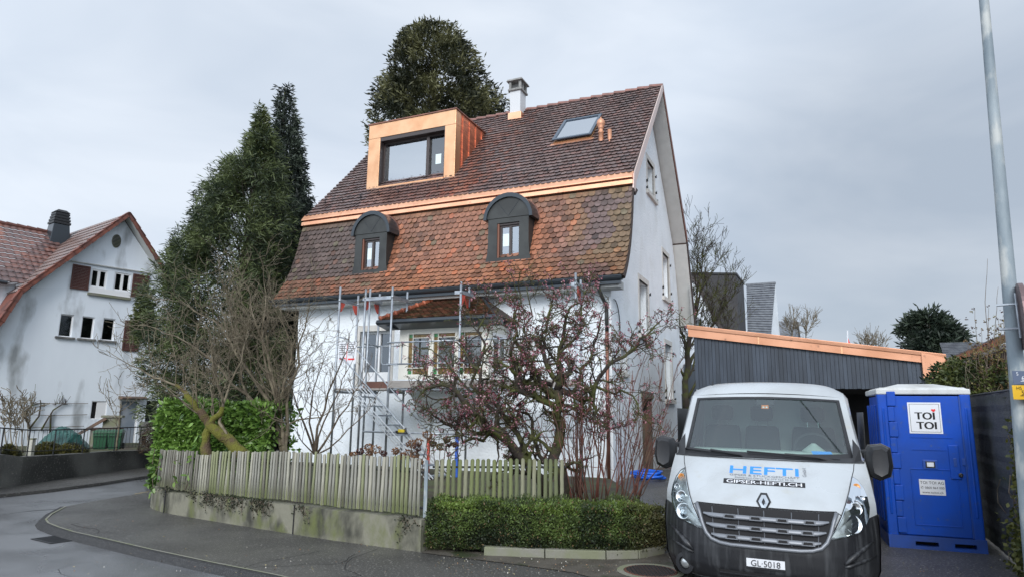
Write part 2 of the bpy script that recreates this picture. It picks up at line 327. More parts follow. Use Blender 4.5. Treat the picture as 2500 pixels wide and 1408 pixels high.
# ------------------------------------------------------------------ plant helpers
def leaves(name, m, parent, C, A, Ls, W, col, rs, world=True, shape=4):
    n = len(C); A = unit(A); B = unit(np.cross(A, rs.normal(size=(n, 3))))
    Ls = np.broadcast_to(Ls, (n,))[:, None]; W = np.broadcast_to(W, (n,))[:, None]
    if shape == 4:
        V = np.stack([C, C+A*Ls*.55+B*W*.5, C+A*Ls, C+A*Ls*.55-B*W*.5], 1); k = 4
    else:
        nn = np.cross(A, B)
        V = np.stack([C, C+A*Ls*.3+B*W*.45+nn*W*.12, C+A*Ls*.7+B*W*.42+nn*W*.12, C+A*Ls, C+A*Ls*.7-B*W*.42+nn*W*.12, C+A*Ls*.3-B*W*.45+nn*W*.12], 1); k = 6
    fc = np.arange(n*k).reshape(n, k)
    return mkmesh(name, V.reshape(-1, 3), fc, m, parent, cols=np.repeat(col, k, axis=0), world=world)
def sprays(C, A, k, spread, jit, rs):
    n = len(C); A = np.repeat(unit(A), k, 0); Cc = np.repeat(C, k, 0)+rs.normal(size=(n*k, 3))*jit
    return Cc, unit(A+rs.normal(size=(n*k, 3))*spread)
def lerp(a, b, t): return np.asarray(a)*(1-t)[:, None]+np.asarray(b)*t[:, None]
def wig(p0, p1, n, amp, rs, sag=0.):
    p0 = np.array(p0, float); p1 = np.array(p1, float); t = np.linspace(0, 1, n); L_ = np.linalg.norm(p1-p0)
    off = np.cumsum(rs.normal(size=(n, 3)), 0); off -= off[0]; off -= np.outer(t, off[-1])
    pts = p0+np.outer(t, p1-p0)+off*amp*L_/math.sqrt(n); pts[:, 2] -= sag*L_*np.sin(t*math.pi)
    return pts
class Tree:
    def __init__(s, seed): s.rs = rng(seed); s.mb = MB(); s.tips = []; s.nodes = []
    def limb(s, pts, r0, r1, n=7):
        m = len(pts); s.mb.tube(pts, list(np.linspace(r0, r1, m)), n); return pts
    def grow(s, p, d, L_, r, lvl, cfg):
        rs = s.rs; nseg = cfg.get('seg', 5); pts = [np.array(p, float)]; d = unit(np.array(d, float)); ds = [d]
        for i in range(nseg):
            d = unit(d+rs.normal(size=3)*cfg['wig']+np.array([0, 0, cfg['up']])); pts.append(pts[-1]+d*L_/nseg); ds.append(d)
        tip = r*(.35 if lvl > 0 else .45)
        s.mb.tube(pts, list(np.linspace(r, max(tip, cfg.get('rmin', .002)), nseg+1)), 6 if r > .02 else (4 if r > .008 else 3), cap=r > .02)
        s.nodes += pts[1:]
        if lvl <= 0: s.tips.append((pts[-1], ds[-1])); return
        k = cfg['k'][-lvl] if isinstance(cfg['k'], (list, tuple)) else cfg['k']
        for j in range(k):
            t = rs.uniform(cfg.get('t0', .25), 1.); i = min(int(t*nseg), nseg-1); q = pts[i]+(pts[i+1]-pts[i])*(t*nseg-i)
            dd = unit(ds[i]+rs.normal(size=3)*cfg['spread'])
            s.grow(q, dd, L_*cfg['ratio']*rs.uniform(.7, 1.2), max(r*(1-.5*t)*cfg.get('rr', .55), cfg.get('rmin', .002)), lvl-1, cfg)
        s.tips.append((pts[-1], ds[-1]))
    def build(s, name, m, parent): return s.mb.build(name, m, parent, world=True, smooth=True)
# ================================================================== SETTING
def sheet(name, pts, z, m, kind='structure', thick=0.):
    pts = [(p[0], p[1]) for p in pts]; tris = tessellate_polygon([[Vector((a, b, 0)) for a, b in pts]])
    mb = MB(); mb.add([(a, b, z) for a, b in pts], [tuple(t) for t in tris])
    if thick:
        for i in range(len(pts)):
            a, b = pts[i], pts[(i+1) % len(pts)]; mb.quad((*a, z), (*b, z), (*b, z-thick), (*a, z-thick))
    o = mb.build(name, m); bmf(o); o['kind'] = kind; return o
def bmf(o):
    import bmesh
    bm = bmesh.new(); bm.from_mesh(o.data); bmesh.ops.recalc_face_normals(bm, faces=bm.faces)
    up = sum(f.normal.z*f.calc_area() for f in bm.faces)
    if up < 0: bmesh.ops.reverse_faces(bm, faces=bm.faces)
    bm.to_mesh(o.data); bm.free()
sheet('street', [(-300, -200), (300, -200), (300, 400), (-300, 400)], -.07, M['asphalt'])
kpx = [(667, 1405), (505, 1373), (361, 1342), (253, 1317), (173, 1299), (135, 1287), (111, 1277), (105, 1268), (119, 1255), (155, 1236), (230, 1222), (325, 1206), (364, 1199)]
kp = [onz(*q)[:2] for q in kpx]
kp0 = [np.array([9.2, -1.2]), np.array([2.6, 3.9])]
kfull = kp0+kp+[np.array([-8.2, 15.5]), np.array([-8.6, 19]), np.array([-8.4, 30])]
sheet('pavement', kfull+[np.array([40, 30]), np.array([40, -1.2])], 0., M['pave'])
mb = MB(); kk = kp0+kp[:10]
for i in range(len(kk)-1):
    a, b = kk[i], kk[i+1]; na = kk[min(i+1, len(kk)-1)]-kk[max(i-1, 0)]; nb = kk[min(i+2, len(kk)-1)]-kk[i]
    na = np.array([na[1], -na[0]])/np.linalg.norm(na); nb = np.array([nb[1], -nb[0]])/np.linalg.norm(nb)
    zz = .006
    mb.hexa([(*(a-na*.10), -.08), (*(a+na*.03), -.08), (*(b+nb*.03), -.08), (*(b-nb*.10), -.08)], [(*(a-na*.04), zz), (*(a+na*.03), zz), (*(b+nb*.03), zz), (*(b-nb*.04), zz)])
o = mb.build('kerb', M['kerbm']); o['kind'] = 'structure'
mb = MB()
for i in range(len(kk)-1):
    a, b = kk[i], kk[i+1]; na = kk[min(i+1, len(kk)-1)]-kk[max(i-1, 0)]; nb = kk[min(i+2, len(kk)-1)]-kk[i]
    na = np.array([na[1], -na[0]])/np.linalg.norm(na); nb = np.array([nb[1], -nb[0]])/np.linalg.norm(nb)
    mb.quad((*(a+na*.02), .0095), (*(a+na*.05), .0095), (*(b+nb*.05), .0095), (*(b+nb*.02), .0095))
o = mb.build('kerb_edge', M['concl']); bmf(o); o['kind'] = 'structure'
rs = rng(17)
mb = MB()
for k in range(5):
    p = onz(rs.uniform(100, 900), rs.uniform(1300, 1400), -.0)[:2] if k > 1 else onz(rs.uniform(500, 1000), rs.uniform(1330, 1390), 0)[:2]; d = unit(rs.normal(size=2)); z_ = .0045
    for j in range(9):
        q = p+d*rs.uniform(.12, .25); n_ = np.array([-d[1], d[0]])*.004; mb.quad((*(p-n_), z_), (*(q-n_), z_), (*(q+n_), z_), (*(p+n_), z_)); p = q; d = unit(d+rs.normal(size=2)*.35)
o = mb.build('pavement_crack', mat('crack_dark', (.015, .015, .015), .9)); bmf(o); o['kind'] = 'structure'
sq = [onz(*q, -.07)[:2] for q in [(-40, 1262), (60, 1248), (165, 1240), (250, 1225), (340, 1208), (380, 1200)]]
mb = MB()
for i in range(len(sq)-1):
    a, b = sq[i], sq[i+1]; mb.quad((*a, -.0655), (a[0], a[1]+.045, -.0655), (b[0], b[1]+.045, -.0655), (*b, -.0655))
o = mb.build('road_seam', mat('tar_seam', (.02, .02, .022), .3)); bmf(o); o['kind'] = 'structure'
# far pavement beyond the side street and garden ground of the neighbour
nk = [onz(*q, -.0)[:2] for q in [(0, 1205), (120, 1193), (250, 1176), (370, 1158)]]
nwp = [onz(*q, -.0)[:2] for q in [(0, 1189), (47, 1184), (150, 1168), (262, 1151), (378, 1137)]]
sheet('far_pavement', [nk[0]+np.array([-12, -9])]+nk+[nk[-1]+np.array([.6, 14]), nk[-1]+np.array([-6, 14]), nwp[0]+np.array([-14, -7])], -.005, M['pave'], thick=.06)
sheet('neighbour_garden', [p+np.array([-.3, .1]) for p in nwp]+[np.array([-6, 60]), np.array([-60, 60]), np.array([-60, 5])], .30, M['soil'])
# driveway sheet rising to the house
xs = np.linspace(1.2, 16, 40); ys = np.linspace(7.0, 26, 60)
ramp = lambda y: .2*np.clip((y-9.8)/4.5, 0, 1)
gv = []; gf = []
for j, y in enumerate(ys):
    for i, x in enumerate(xs): gv.append((x, y, .004+float(ramp(y))))
for j in range(len(ys)-1):
    for i in range(len(xs)-1): a = j*len(xs)+i; gf.append((a, a+1, a+1+len(xs), a+len(xs)))
o = mkmesh('driveway', gv, gf, M['pave']); o['kind'] = 'structure'
hv_pts = []; hf = []
for k in range(96):
    a = 2*math.pi*k/96; h = 5+5*abs(noise.noise(Vector((math.cos(a)*3, math.sin(a)*3, 2)))); hv_pts += [(190*math.cos(a), 190*math.sin(a), -1), (215*math.cos(a), 215*math.sin(a), h), (290*math.cos(a), 290*math.sin(a), h*1.6)]
for k in range(96):
    a, b = 3*k, 3*((k+1) % 96); hf += [(a, a+1, b+1, b), (a+1, a+2, b+2, b+1)]
o = mkmesh('hills', hv_pts, hf, mat('far_woods', (.035, .045, .03), .95, c2=(.06, .065, .05), ns=.05, bump=1., bs=.4, bdist=2), smooth=True); o['kind'] = 'structure'
# ================================================================== street-side concrete wall and the picket fence
base = [(366.6, 1236), (371, 1241), (400, 1250.6), (452, 1260), (536, 1273.8), (609, 1286), (715, 1303), (816, 1318.6), (920, 1332.5), (1026, 1346.6)]
wp = [onz(*q)[:2] for q in base]
back = [wp[0]+np.array([-.02, .25]), wp[0]+np.array([.05, .7]), wp[0]+np.array([.05, 2.5])]
outer = back[::-1]+wp
def offs(pts, d):
    r = []
    for i in range(len(pts)):
        t = pts[min(i+1, len(pts)-1)]-pts[max(i-1, 0)]; t = t/np.linalg.norm(t); r.append(pts[i]+np.array([-t[1], t[0]])*d)
    return r
inner = offs(outer, .2)
wall = thing('garden_wall', 'low mossy concrete retaining wall under the picket fence at the street corner', 'wall', (*wp[6], 0))
hw = lambda i: float(np.interp(i, [0, 3, 6, 9, 12], [.335, .335, .33, .38, .375]))
def wseg(i0, i1):
    mb = MB()
    for i in range(i0, i1):
        h0, h1 = hw(i), hw(i+1)
        a, b, c, d = outer[i], outer[i+1], inner[i+1], inner[i]
        mb.quad((*a, -.02), (*b, -.02), (*b, h1), (*a, h0)); mb.quad((*d, h0), (*a, h0), (*b, h1), (*c, h1)); mb.quad((*c, -.02), (*d, -.02), (*d, h0), (*c, h1))
    a, d = outer[i1], inner[i1]; h0 = hw(i1); mb.quad((*a, -.02), (*d, -.02), (*d, h0), (*a, h0))
    a, d = outer[i0], inner[i0]; h0 = hw(i0); mb.quad((*a, -.02), (*d, -.02), (*d, h0), (*a, h0))
    return mb
# three cast sections divided by narrow joints
for (i0, i1) in ((0, 5), (5, 9), (9, 12)):
    mb = wseg(i0, i1); mb.build('wall_section', M['concw'], wall, world=True)
mbj = MB()
for i in (5, 9):
    t = unit(outer[i+1]-outer[i-1]); q = outer[i]-np.array([-t[1], t[0]])*.003; mbj.box(q[0]-.008, q[0]+.008, q[1]-.01, q[1]+.03, 0, .388)
mbj.build('joint', M['dark'], wall, world=True)
# pickets
mid = offs(outer, .10)[2:]
mid = [np.append(p, 0) for p in mid]
seg = [np.linalg.norm(mid[i+1]-mid[i]) for i in range(len(mid)-1)]; cum = np.concatenate([[0], np.cumsum(seg)])
def along(path, cum, s):
    i = min(max(int(np.searchsorted(cum, s))-1, 0), len(path)-2); t = (s-cum[i])/(cum[i+1]-cum[i]); d = unit(path[i+1]-path[i]); return path[i]+(path[i+1]-path[i])*t, d
def picket_mesh(h, w, t=.018):
    mb = MB(); n = 5
    pr = [(-w/2, 0), (w/2, 0), (w/2, h-w*.45)]+[(w/2*math.cos(a), h-w*.45+w*.45*math.sin(a)) for a in np.linspace(.3, math.pi-.3, n)]+[(-w/2, h-w*.45)]
    fr = [(x, -t*(.55+.45*(1-(2*x/w)**2)), z) for x, z in pr]; bk = [(x, t*.3, z) for x, z in pr]
    # rounded front face: centre ridge
    k = len(pr); vs = fr+bk+[(0, -t, 0), (0, -t, h-w*.5)]
    fs = [(0, k*2, k*2+1, *range(k-1, k-1)) if False else (0, k*2, k*2+1, k-1), (k*2, 1, 2, k*2+1)]
    fs += [(k*2+1, i, i+1) for i in range(2, k-1)]
    fs += [(i, i+k, (i+1) % k+k, (i+1) % k) for i in range(k)]+[tuple(range(2*k-1, k-1, -1))]
    mb.add(vs, fs); return mb
fence = thing('picket_fence', 'long weathered grey and mossy wooden picket fence standing on the concrete wall', 'fence', (*wp[6], .385))
fence2 = thing('picket_fence', 'short mossy green picket fence behind the box hedge right of the steel post', 'fence', (.1, 9.3, .3))
rs = rng(5)
protos = []
for k in range(5):
    o = picket_mesh(.66+.008*(k % 3), .043+.003*(k % 2)).build('picket', M['picket'], fence)
    if k < 5:
        me = o.data; a = me.attributes.new('Col', 'FLOAT_COLOR', 'POINT'); c = [(1, 1, 1), (.50, .48, .48), (.85, .92, .6), (1.3, 1.28, 1.22), (.68, .66, .64)][k]
        for d in a.data: d.color = (*c, 1)
    protos.append(o)
tot = cum[-1]; npk = 96; s0 = .12
first = True
floc = FR[fence.name][0]
for i in range(npk):
    s = s0+(tot-s0-.10)*(i/(npk-1)); q, d = along(mid, cum, s)
    left = i < 24; ps = s/tot; zb0 = float(np.interp(ps, [0, .35, .58, 1], [-.045, -.045, .005, -.005])); zsc = float(np.interp(ps, [0, .3, .55, 1], [.89, .96, 1.0, 1.055]))
    k = int(rs.choice([1, 4, 1, 4, 0] if left else [0, 2, 3, 0, 4]))
    o = protos[k] if False else protos[k].copy()
    if True: COL.objects.link(o)
    o.parent = fence
    n_ = np.array([d[1], -d[0], 0])
    q = q+n_*.03
    o.location = (q[0]-floc[0], q[1]-floc[1], .035+zb0+rs.normal()*.006+(-.05 if 25 <= i <= 30 else 0)); o.rotation_euler = (rs.normal()*.012, rs.normal()*.014, math.atan2(d[1], d[0]))
    o.scale = (rs.uniform(.88, 1.12), 1, zsc)
for o in protos: bpy.data.objects.remove(o)
protos = []
mb = MB()
for hz in (.50, .93):
    mb.tube([(p[0], p[1], hz-.09*max(0, 1-k_/7)) for k_, p in enumerate(mid)], .014, 6)
mb.build('rail', M['iron'], fence, world=True)
pq, pd = along(mid, cum, tot-.02)
MB().box(pq[0]-.022, pq[0]+.022, pq[1]-.02, pq[1]+.03, .385, 1.08).build('post', M['pole'], fence, world=True, bevel=.004)
f2a, f2b = np.array([pq[0]+.06, 9.25, 0]), np.array([.72, 9.5, 0]); n2 = 23
pm = picket_mesh(.76, .052)
for k in range(3):
    o = pm.build('picket', M['picket'], fence2); a = o.data.attributes.new('Col', 'FLOAT_COLOR', 'POINT'); c = [(.62, .72, .36), (.5, .58, .34), (.9, .92, .72)][k]
    for dd in a.data: dd.color = (*c, 1)
    protos.append(o)
fl2 = FR[fence2.name][0]
for i in range(n2):
    q = f2a+(f2b-f2a)*i/(n2-1); o = protos[int(rs.choice([0, 1, 0, 1, 2])) if i > 1 else 2].copy(); COL.objects.link(o); o.parent = fence2
    o.location = (q[0]-fl2[0], q[1]-fl2[1]-.03, 0+rs.normal()*.006); o.rotation_euler = (0, rs.normal()*.012, 0)
for o in protos: bpy.data.objects.remove(o)
mb = MB()
for hz in (.55, .95): mb.tube([(f2a[0]-.05, f2a[1], hz), (f2b[0]+.06, f2b[1]+.0, hz)], .014, 6)
mb.build('rail', M['iron'], fence2, world=True)
# garden ground inside the walls
gin = [p for p in offs(outer, .19)[1:]]
o = sheet('garden_ground', gin+[np.array([1.75, 8.75]), np.array([2.1, 9.3]), np.array([2.2, 15.2]), np.array([-5, 21]), np.array([-7, 22])], .29, M['soil'], thick=.3)
# low kerb under the box hedge, and the dirt strip in front of it
hk = [onz(*q)[:2] for q in [(1040, 1346), (1180, 1356), (1330, 1362), (1480, 1366), (1560, 1364), (1625, 1352)]]
hkt = thing('planter_kerb', 'low pale concrete edging under the box hedge', 'edging', (*hk[2], 0))
ho = offs(hk, .12)
for i0 in (1, 2, 3, 4):
    mb = MB(); a, b, c, d = hk[i0]+np.array([.006, 0]), hk[i0+1]-np.array([.006, 0]), ho[i0+1], ho[i0]
    mb.hexa([(*a, -.02), (*b, -.02), (*c, -.02), (*d, -.02)], [(*a, .10), (*b, .10), (*c, .10), (*d, .10)]); mb.build('edging_stone', M['concl'], hkt, world=True, bevel=.008)
sheet('dirt_strip', [onz(*q)[:2] for q in [(1028, 1349), (1130, 1362), (1260, 1378), (1400, 1398), (1500, 1425), (1680, 1450), (1700, 1380), (1640, 1350)]]+[ho[4], ho[2], ho[0]], .008, M['dirt'])
# ================================================================== MAIN HOUSE (local frame: x along the street front, y into the plot)
house = thing('white_house', 'white rendered house with mansard tile roof, copper band and copper box dormer', 'house', C0, -TH)
UL = -9.13; VL = 8.6; UO, UO2 = .45, -9.6
roof_out = [(-.58, 4.66), (-.42, 4.83), (-.25, 5.06), (-.08, 5.33), (.06, 5.62), (.19, 5.98), (.31, 6.4), (.445, 7.03)]
upf = [(.55, 7.42), (4.5, 11.62)]
rear = [(4.5, 11.62), (8.0, 7.6), (8.3, 6.9), (8.6, 6.1), (8.85, 5.4), (9.1, 4.75)]
def inset(p, q, d):
    dv, dz = q[0]-p[0], q[1]-p[1]; l = math.hypot(dv, dz); return (dz/l*d, -dv/l*d)
# wall outline of the gable (v,z)
gab = [(0, -.1), (VL, -.1), (VL, 5.35), (8.22, 6.6), (7.82, 7.45), (4.5, 11.3), (.72, 7.25), (.52, 6.85), (.42, 6.4), (.30, 5.98), (.17, 5.62), (.03, 5.33), (0, 5.2)]
# gable windows: (v0,v1,z0,z1) outer surround
gw = [(4.02, 5.18, 8.12, 9.3), (5.93, 7.13, 5.27, 6.87), (2.65, 3.93, 3.74, 5.38), (5.89, 7.14, 2.10, 3.97)]
small = (.72, 1.34, 2.62, 3.25); door = (2.78, 3.98, .2, 2.10)
sw = .11
holes = [rect(a+sw, b-sw, c+sw*.2, d-sw*1.3) for a, b, c, d in gw]+[rect(small[0]+.06, small[1]-.06, small[2], small[3]), rect(*door)]
mb = wall_holes(gab, holes, lambda a, b, d: (-d, a, b), .28)
# facade with holes
fL = (-7.08, -5.86, 2.30, 3.92); fR = (-2.45, -1.90, 2.66, 3.42); bayx = (-5.02, -2.6)
fho = [rect(fL[0]+.13, fL[1]-.1, fL[2], fL[3]-.16), rect(fR[0]+.06, fR[1]-.06, fR[2], fR[3]-.06)]
m2 = wall_holes([(UL, -.1), (0, -.1), (0, 4.95), (UL, 4.95)], fho, lambda a, b, d: (a, d, b), .25)
mb.add(m2.v, m2.f)
mb.quad((UL, 0, -.1), (UL, VL, -.1), (UL, VL, 5.3), (UL, 0, 4.95)); mb.poly([(UL, a, b) for a, b in gab]); mb.quad((UL, VL, -.1), (0, VL, -.1), (0, VL, 5.35), (UL, VL, 5.35))
mb.build('wall', M['render'], house)
MB().box(UL+.3, -.3, .75, VL-.5, 0, 6.6).build('interior', M['dark'], house)
# gable window surrounds, shutters, sills
gfn = lambda a, b, d: (-d, a, b)
for i, (a, b, c, d) in enumerate(gw):
    mb = MB()
    for x0, x1, y0, y1 in ((a, a+sw, c, d), (b-sw, b, c, d), (a+sw, b-sw, d-sw*1.3, d)): bar(mb, x0, x1, y0, y1, gfn, -.018, .06)
    w = mb.build('window_surround', M['beige'], house, bevel=.004)
    mb = MB(); bar(mb, a-.09, b+.11, c-.11, c+.02, gfn, -.075, .1); mb.build('sill', M['beige'], w, bevel=.006)
    mb = MB()
    nsl = 22; zz0, zz1 = c+.02, d-sw*1.3
    for k in range(nsl):
        z0 = zz0+(zz1-zz0)*k/nsl; z1 = zz0+(zz1-zz0)*(k+1)/nsl
        mb.add([(-.22, a+sw, z0), (-.22, b-sw, z0), (-.205, a+sw, z0+.012), (-.205, b-sw, z0+.012), (-.205, a+sw, z1), (-.205, b-sw, z1)], [(0, 1, 3, 2), (2, 3, 5, 4)])
    mb.build('roller_shutter', M['shutter_gr'], w)
    mb = MB(); mb.box(-.2, -.1, a+sw, a+sw+.03, c+.02, d-sw*1.3); mb.build('guide_rail', M['iron'], w)
    mb = MB()
    for (hv_, hz) in ((a-.03, c+.28), (b+.05, c+.28), (b+.05, d-.38), (a-.05, c+.06), (b+.17, c+.04)):
        mb = MB(); mb.box(0, .05, hv_-.012, hv_+.012, hz-.035, hz+.035); mb.box(.04, .055, hv_-.012, hv_+.02, hz-.035, hz+.06); mb.build('shutter_hook', M['iron'], w)
mb = MB(); framemb(mb, *small, .06, gfn, -.01, .05); w = mb.build('window_surround', M['beige'], house); mb = MB(); bar(mb, small[0]-.05, small[1]+.06, small[2]-.08, small[2]-.001, gfn, -.06, .05); mb.build('sill', M['beige'], w)
MB().quad((-.2, small[0], small[2]), (-.2, small[1], small[2]), (-.2, small[1], small[3]), (-.2, small[0], small[3])).build('roller_shutter', M['shutter_gr'], w)
mb = MB(); bar(mb, door[0]-.1, door[1]+.1, door[3]+.002, door[3]+.17, gfn, -.03, .1); dl = mb.build('door_lintel', M['concl'], house)
mb = MB(); bar(mb, door[0]+.001, door[0]+.08, door[2], door[3]-.001, gfn, .02, .2); bar(mb, door[1]-.09, door[1]-.001, door[2], door[3]-.001, gfn, .0, .2); mb.build('door_frame', M['rustp'], house)
mb = MB(); bar(mb, door[0]+.08, door[1]-.09, door[2], door[3]-.6, gfn, .19, .22); mb.build('door_panel', mat('beige_panel', (.33, .30, .23), .7, c2=(.2, .18, .14), ns=3), house)
mb = MB(); bar(mb, door[0]-.15, door[1]+.3, .0, .19, gfn, -.55, -.002); mb.build('door_step', M['concl'], house, bevel=.01)
# facade left french window
ffn = lambda a, b, d: (a, d, b)
mb = MB()
for x0, x1, y0, y1 in ((fL[0], fL[0]+.13, fL[2], fL[3]), (fL[1]-.1, fL[1], fL[2], fL[3]), (fL[0]+.13, fL[1]-.1, fL[3]-.16, fL[3])): bar(mb, x0, x1, y0, y1, ffn, -.02, .05)
w = mb.build('window_surround', M['beige'], house, bevel=.004)
a0, a1, b0, b1 = fL[0]+.13, fL[1]-.1, fL[2], fL[3]-.16; am = (a0+a1)/2
mb = MB(); bar(mb, a0, a1, b0, b0+.38, ffn, .15, .2); bar(mb, a0, a0+.07, b0+.38, b1, ffn, .14, .2); bar(mb, a1-.07, a1, b0+.38, b1, ffn, .14, .2); bar(mb, am-.07, am+.07, b0+.38, b1, ffn, .13, .2); bar(mb, a0+.07, am-.07, b1-.06, b1, ffn, .14, .2); bar(mb, am+.07, a1-.07, b1-.06, b1, ffn, .14, .2)
mb.build('window_frame', M['white'], w, bevel=.003)
MB().quad((a0+.02, .18, b0+.3), (a1-.02, .18, b0+.3), (a1-.02, .18, b1), (a0+.02, .18, b1)).build('pane', M['glass_dim'], w)
mb = MB(); framemb(mb, fR[0], fR[1], fR[2], fR[3], .07, ffn, -.01, .06); w = mb.build('window_surround', M['white'], house)
mb = MB(); framemb(mb, fR[0]+.07, fR[1]-.07, fR[2]+.07, fR[3]-.07, .05, ffn, .1, .15); bar(mb, -2.195, -2.155, fR[2]+.12, fR[3]-.12, ffn, .1, .15); mb.build('window_frame', M['white'], w)
MB().quad((fR[0], .14, fR[2]), (fR[1], .14, fR[2]), (fR[1], .14, fR[3]), (fR[0], .14, fR[3])).build('pane', M['glass_dim'], w)
# ---------------- plain tile fields
def tile_field(name, prof, u0, u1, e, w, colfn, m, parent, seed, thick=.026, lift=.044, skip=None):
    """prof: polyline (v,z) from eave upwards; rows of round-ended plain tiles"""
    rs = rng(seed); pr = [np.array(p, float) for p in prof]; sg = [np.linalg.norm(pr[i+1]-pr[i]) for i in range(len(pr)-1)]; cm_ = np.concatenate([[0], np.cumsum(sg)]); T = cm_[-1]
    def at(s):
        i = min(max(int(np.searchsorted(cm_, s))-1, 0), len(pr)-2); d = (pr[i+1]-pr[i])/sg[i]; return pr[i]+d*(s-cm_[i]), d
    rows = int(round(T/e)); e = T/rows; V = []; Fc = []; Cl = []
    arc = [math.pi*k/7 for k in range(8)]
    for r in range(rows):
        p, d = at(r*e+1e-6); q, dq = at(min(r*e+e*1.45, T)); nrm = np.array([-d[1], d[0]]); nrm2 = np.array([-dq[1], dq[0]])
        off = (r % 2)*w/2; n = int((u1-u0)/w)+2
        for c in range(n):
            ua = u0+c*w-off; ub = ua+w-.004; ua, ub = max(ua, u0), min(ub, u1)
            if ub-ua < .03: continue
            um = (ua+ub)/2; hw = (ub-ua)/2
            if skip and skip(um, p[0], p[1]): continue
            j = rs.normal()*.004; l0 = lift+rs.normal()*.003; l1 = .006; tw = rs.normal()*.003
            def pt(x, s, up):           # s 0 at the lower edge, 1 at the top
                ba = p+(q-p)*s; nn = nrm*(1-s)+nrm2*s; h = l0*(1-s)+l1*s+up+tw*(x-um)/hw; o_ = ba+nn*h; return (x, o_[0], o_[1])
            L_ = e*1.45; rad = min(.46*w, .46*e)
            top = [(ua, 1.), (ub, 1.)]; low = [(um+hw*math.cos(a), (rad-rad*math.sin(a)**.8+j)/L_) for a in arc]
            pts = [top[0]]+[top[1]]+low
            n0 = len(V); V += [pt(x, s, 0) for x, s in pts]+[pt(x, s, -thick) for x, s in low]
            k = len(pts); Fc.append(tuple(range(n0, n0+k))[::-1]); cl = colfn(um, p[0], p[1], rs, r); Cl.append(cl)
            for i in range(len(low)-1): Fc.append((n0+2+i, n0+3+i, n0+k+i+1, n0+k+i)); Cl.append(tuple(np.array(cl)*.22))  # front edges coloured darker, painting the shade lines between tile rows
    return mkmesh(name, V, Fc, m, parent, fcols=Cl)
def pick(rs, cols, wts): return np.array(cols[int(rs.choice(len(cols), p=np.array(wts)/sum(wts)))])
def nz2(x, y, s=1., o=0.): return noise.noise(Vector((x*s+o, y*s, o*.7)))
def col_up(u, v, z, rs, r):
    c = pick(rs, [(.112, .092, .088), (.12, .095, .09), (.135, .098, .09), (.095, .083, .084), (.125, .110, .106), (.155, .105, .096)], [5, 5, 3, 4, 3, 1])
    c = c*(1+.25*nz2(u, z, 1.1))
    d = max(0, 1-abs(u+4.5)/1.3) * (1 if z < 10.2 else .3)        # copper dormer's warm reflection painted into the tiles right of it
    if u > -5.1 and rs.random() < d*.8: c = c*np.array([1.3, .98, .85])
    if z < 8.2 and -7.8 < u < -4: c = c*np.array([1.1, .9, .82])  # the same copper reflection tinted into the tiles below the dormer
    return c
def col_lo(u, v, z, rs, r):
    a = nz2(u, z*1.2, .75, 3.1); b = nz2(u, z, 1.9, 9.)
    org = np.array([.255, .108, .062]); brn = np.array([.185, .10, .068]); drk = np.array([.085, .062, .055]); olv = np.array([.145, .10, .06]); purple = np.array([.12, .085, .08])
    t = np.clip((u+7.2)/1.6, 0, 1)          # left third is darker
    c = drk*(1-t)+(brn*(.5-a*.8)+org*(.5+a*.8))*t
    if u > -1.6: tt = min((u+1.6)/1.2, 1); c = c*(1-tt)+(olv if b > 0 else purple)*tt
    if z < 5.25: c = c*.65+np.array([.28, .11, .045])*.35*(1 if u < -1.2 else .55)
    if (-6.35 < u < -5.9 or -2.2 < u < -1.75) and 5.2 < z < 6.6: c = org*1.15
    if z > 6.85: c = c*.75+np.array([.16, .10, .045])*.25
    j = rs.normal()*.14; c = c*(1+j)
    x = rs.random()
    if x < .07: c = c*.55
    elif x < .13: c = c*np.array([1.35, 1.05, .9])
    elif x < .155: c = c*.3+np.array([.12, .11, .07])*.7
    return np.clip(c, .01, 1)
lower = MB()
lower.prism([(UO2, a, b) for a, b in roof_out]+[(UO2, .55, 7.1), (UO2, 1.0, 7.1), (UO2, .75, 6.9)]+[(UO2, a+.10, b-.05) for a, b in roof_out[::-1]], (UO-UO2, 0, 0))
lr = lower.build('lower_roof', M['roofbase'], house)
tile_field('lower_tiles', roof_out, UO2, UO, .155, .166, col_lo, M['tile_lo'], lr, 3)
up = MB()
up.prism([(UO2, .50, 7.36), (UO2, 4.5, 11.60), (UO2, 8.02, 7.55), (UO2, 8.62, 6.1), (UO2, 9.1, 4.72), (UO2, 9.0, 4.66), (UO2, 8.5, 6.02), (UO2, 7.9, 7.44), (UO2, 4.5, 11.42), (UO2, .60, 7.28)], (UO-UO2, 0, 0))
ur = up.build('upper_roof', M['roofbase'], house)
tile_field('upper_tiles', [(.50, 7.37), (4.42, 11.53)], UO2, UO, .188, .150, col_up, M['tile_up'], ur, 4, lift=.058, thick=.036)
tile_field('rear_tiles', [(9.12, 4.75), (8.64, 6.12), (8.04, 7.57), (4.58, 11.53)], UO2, UO, .2, .3, lambda u, v, z, rs, r: np.array([.17, .08, .06])*(1+rs.normal()*.15), M['tile_up'], ur, 6, thick=.02, lift=-.035)
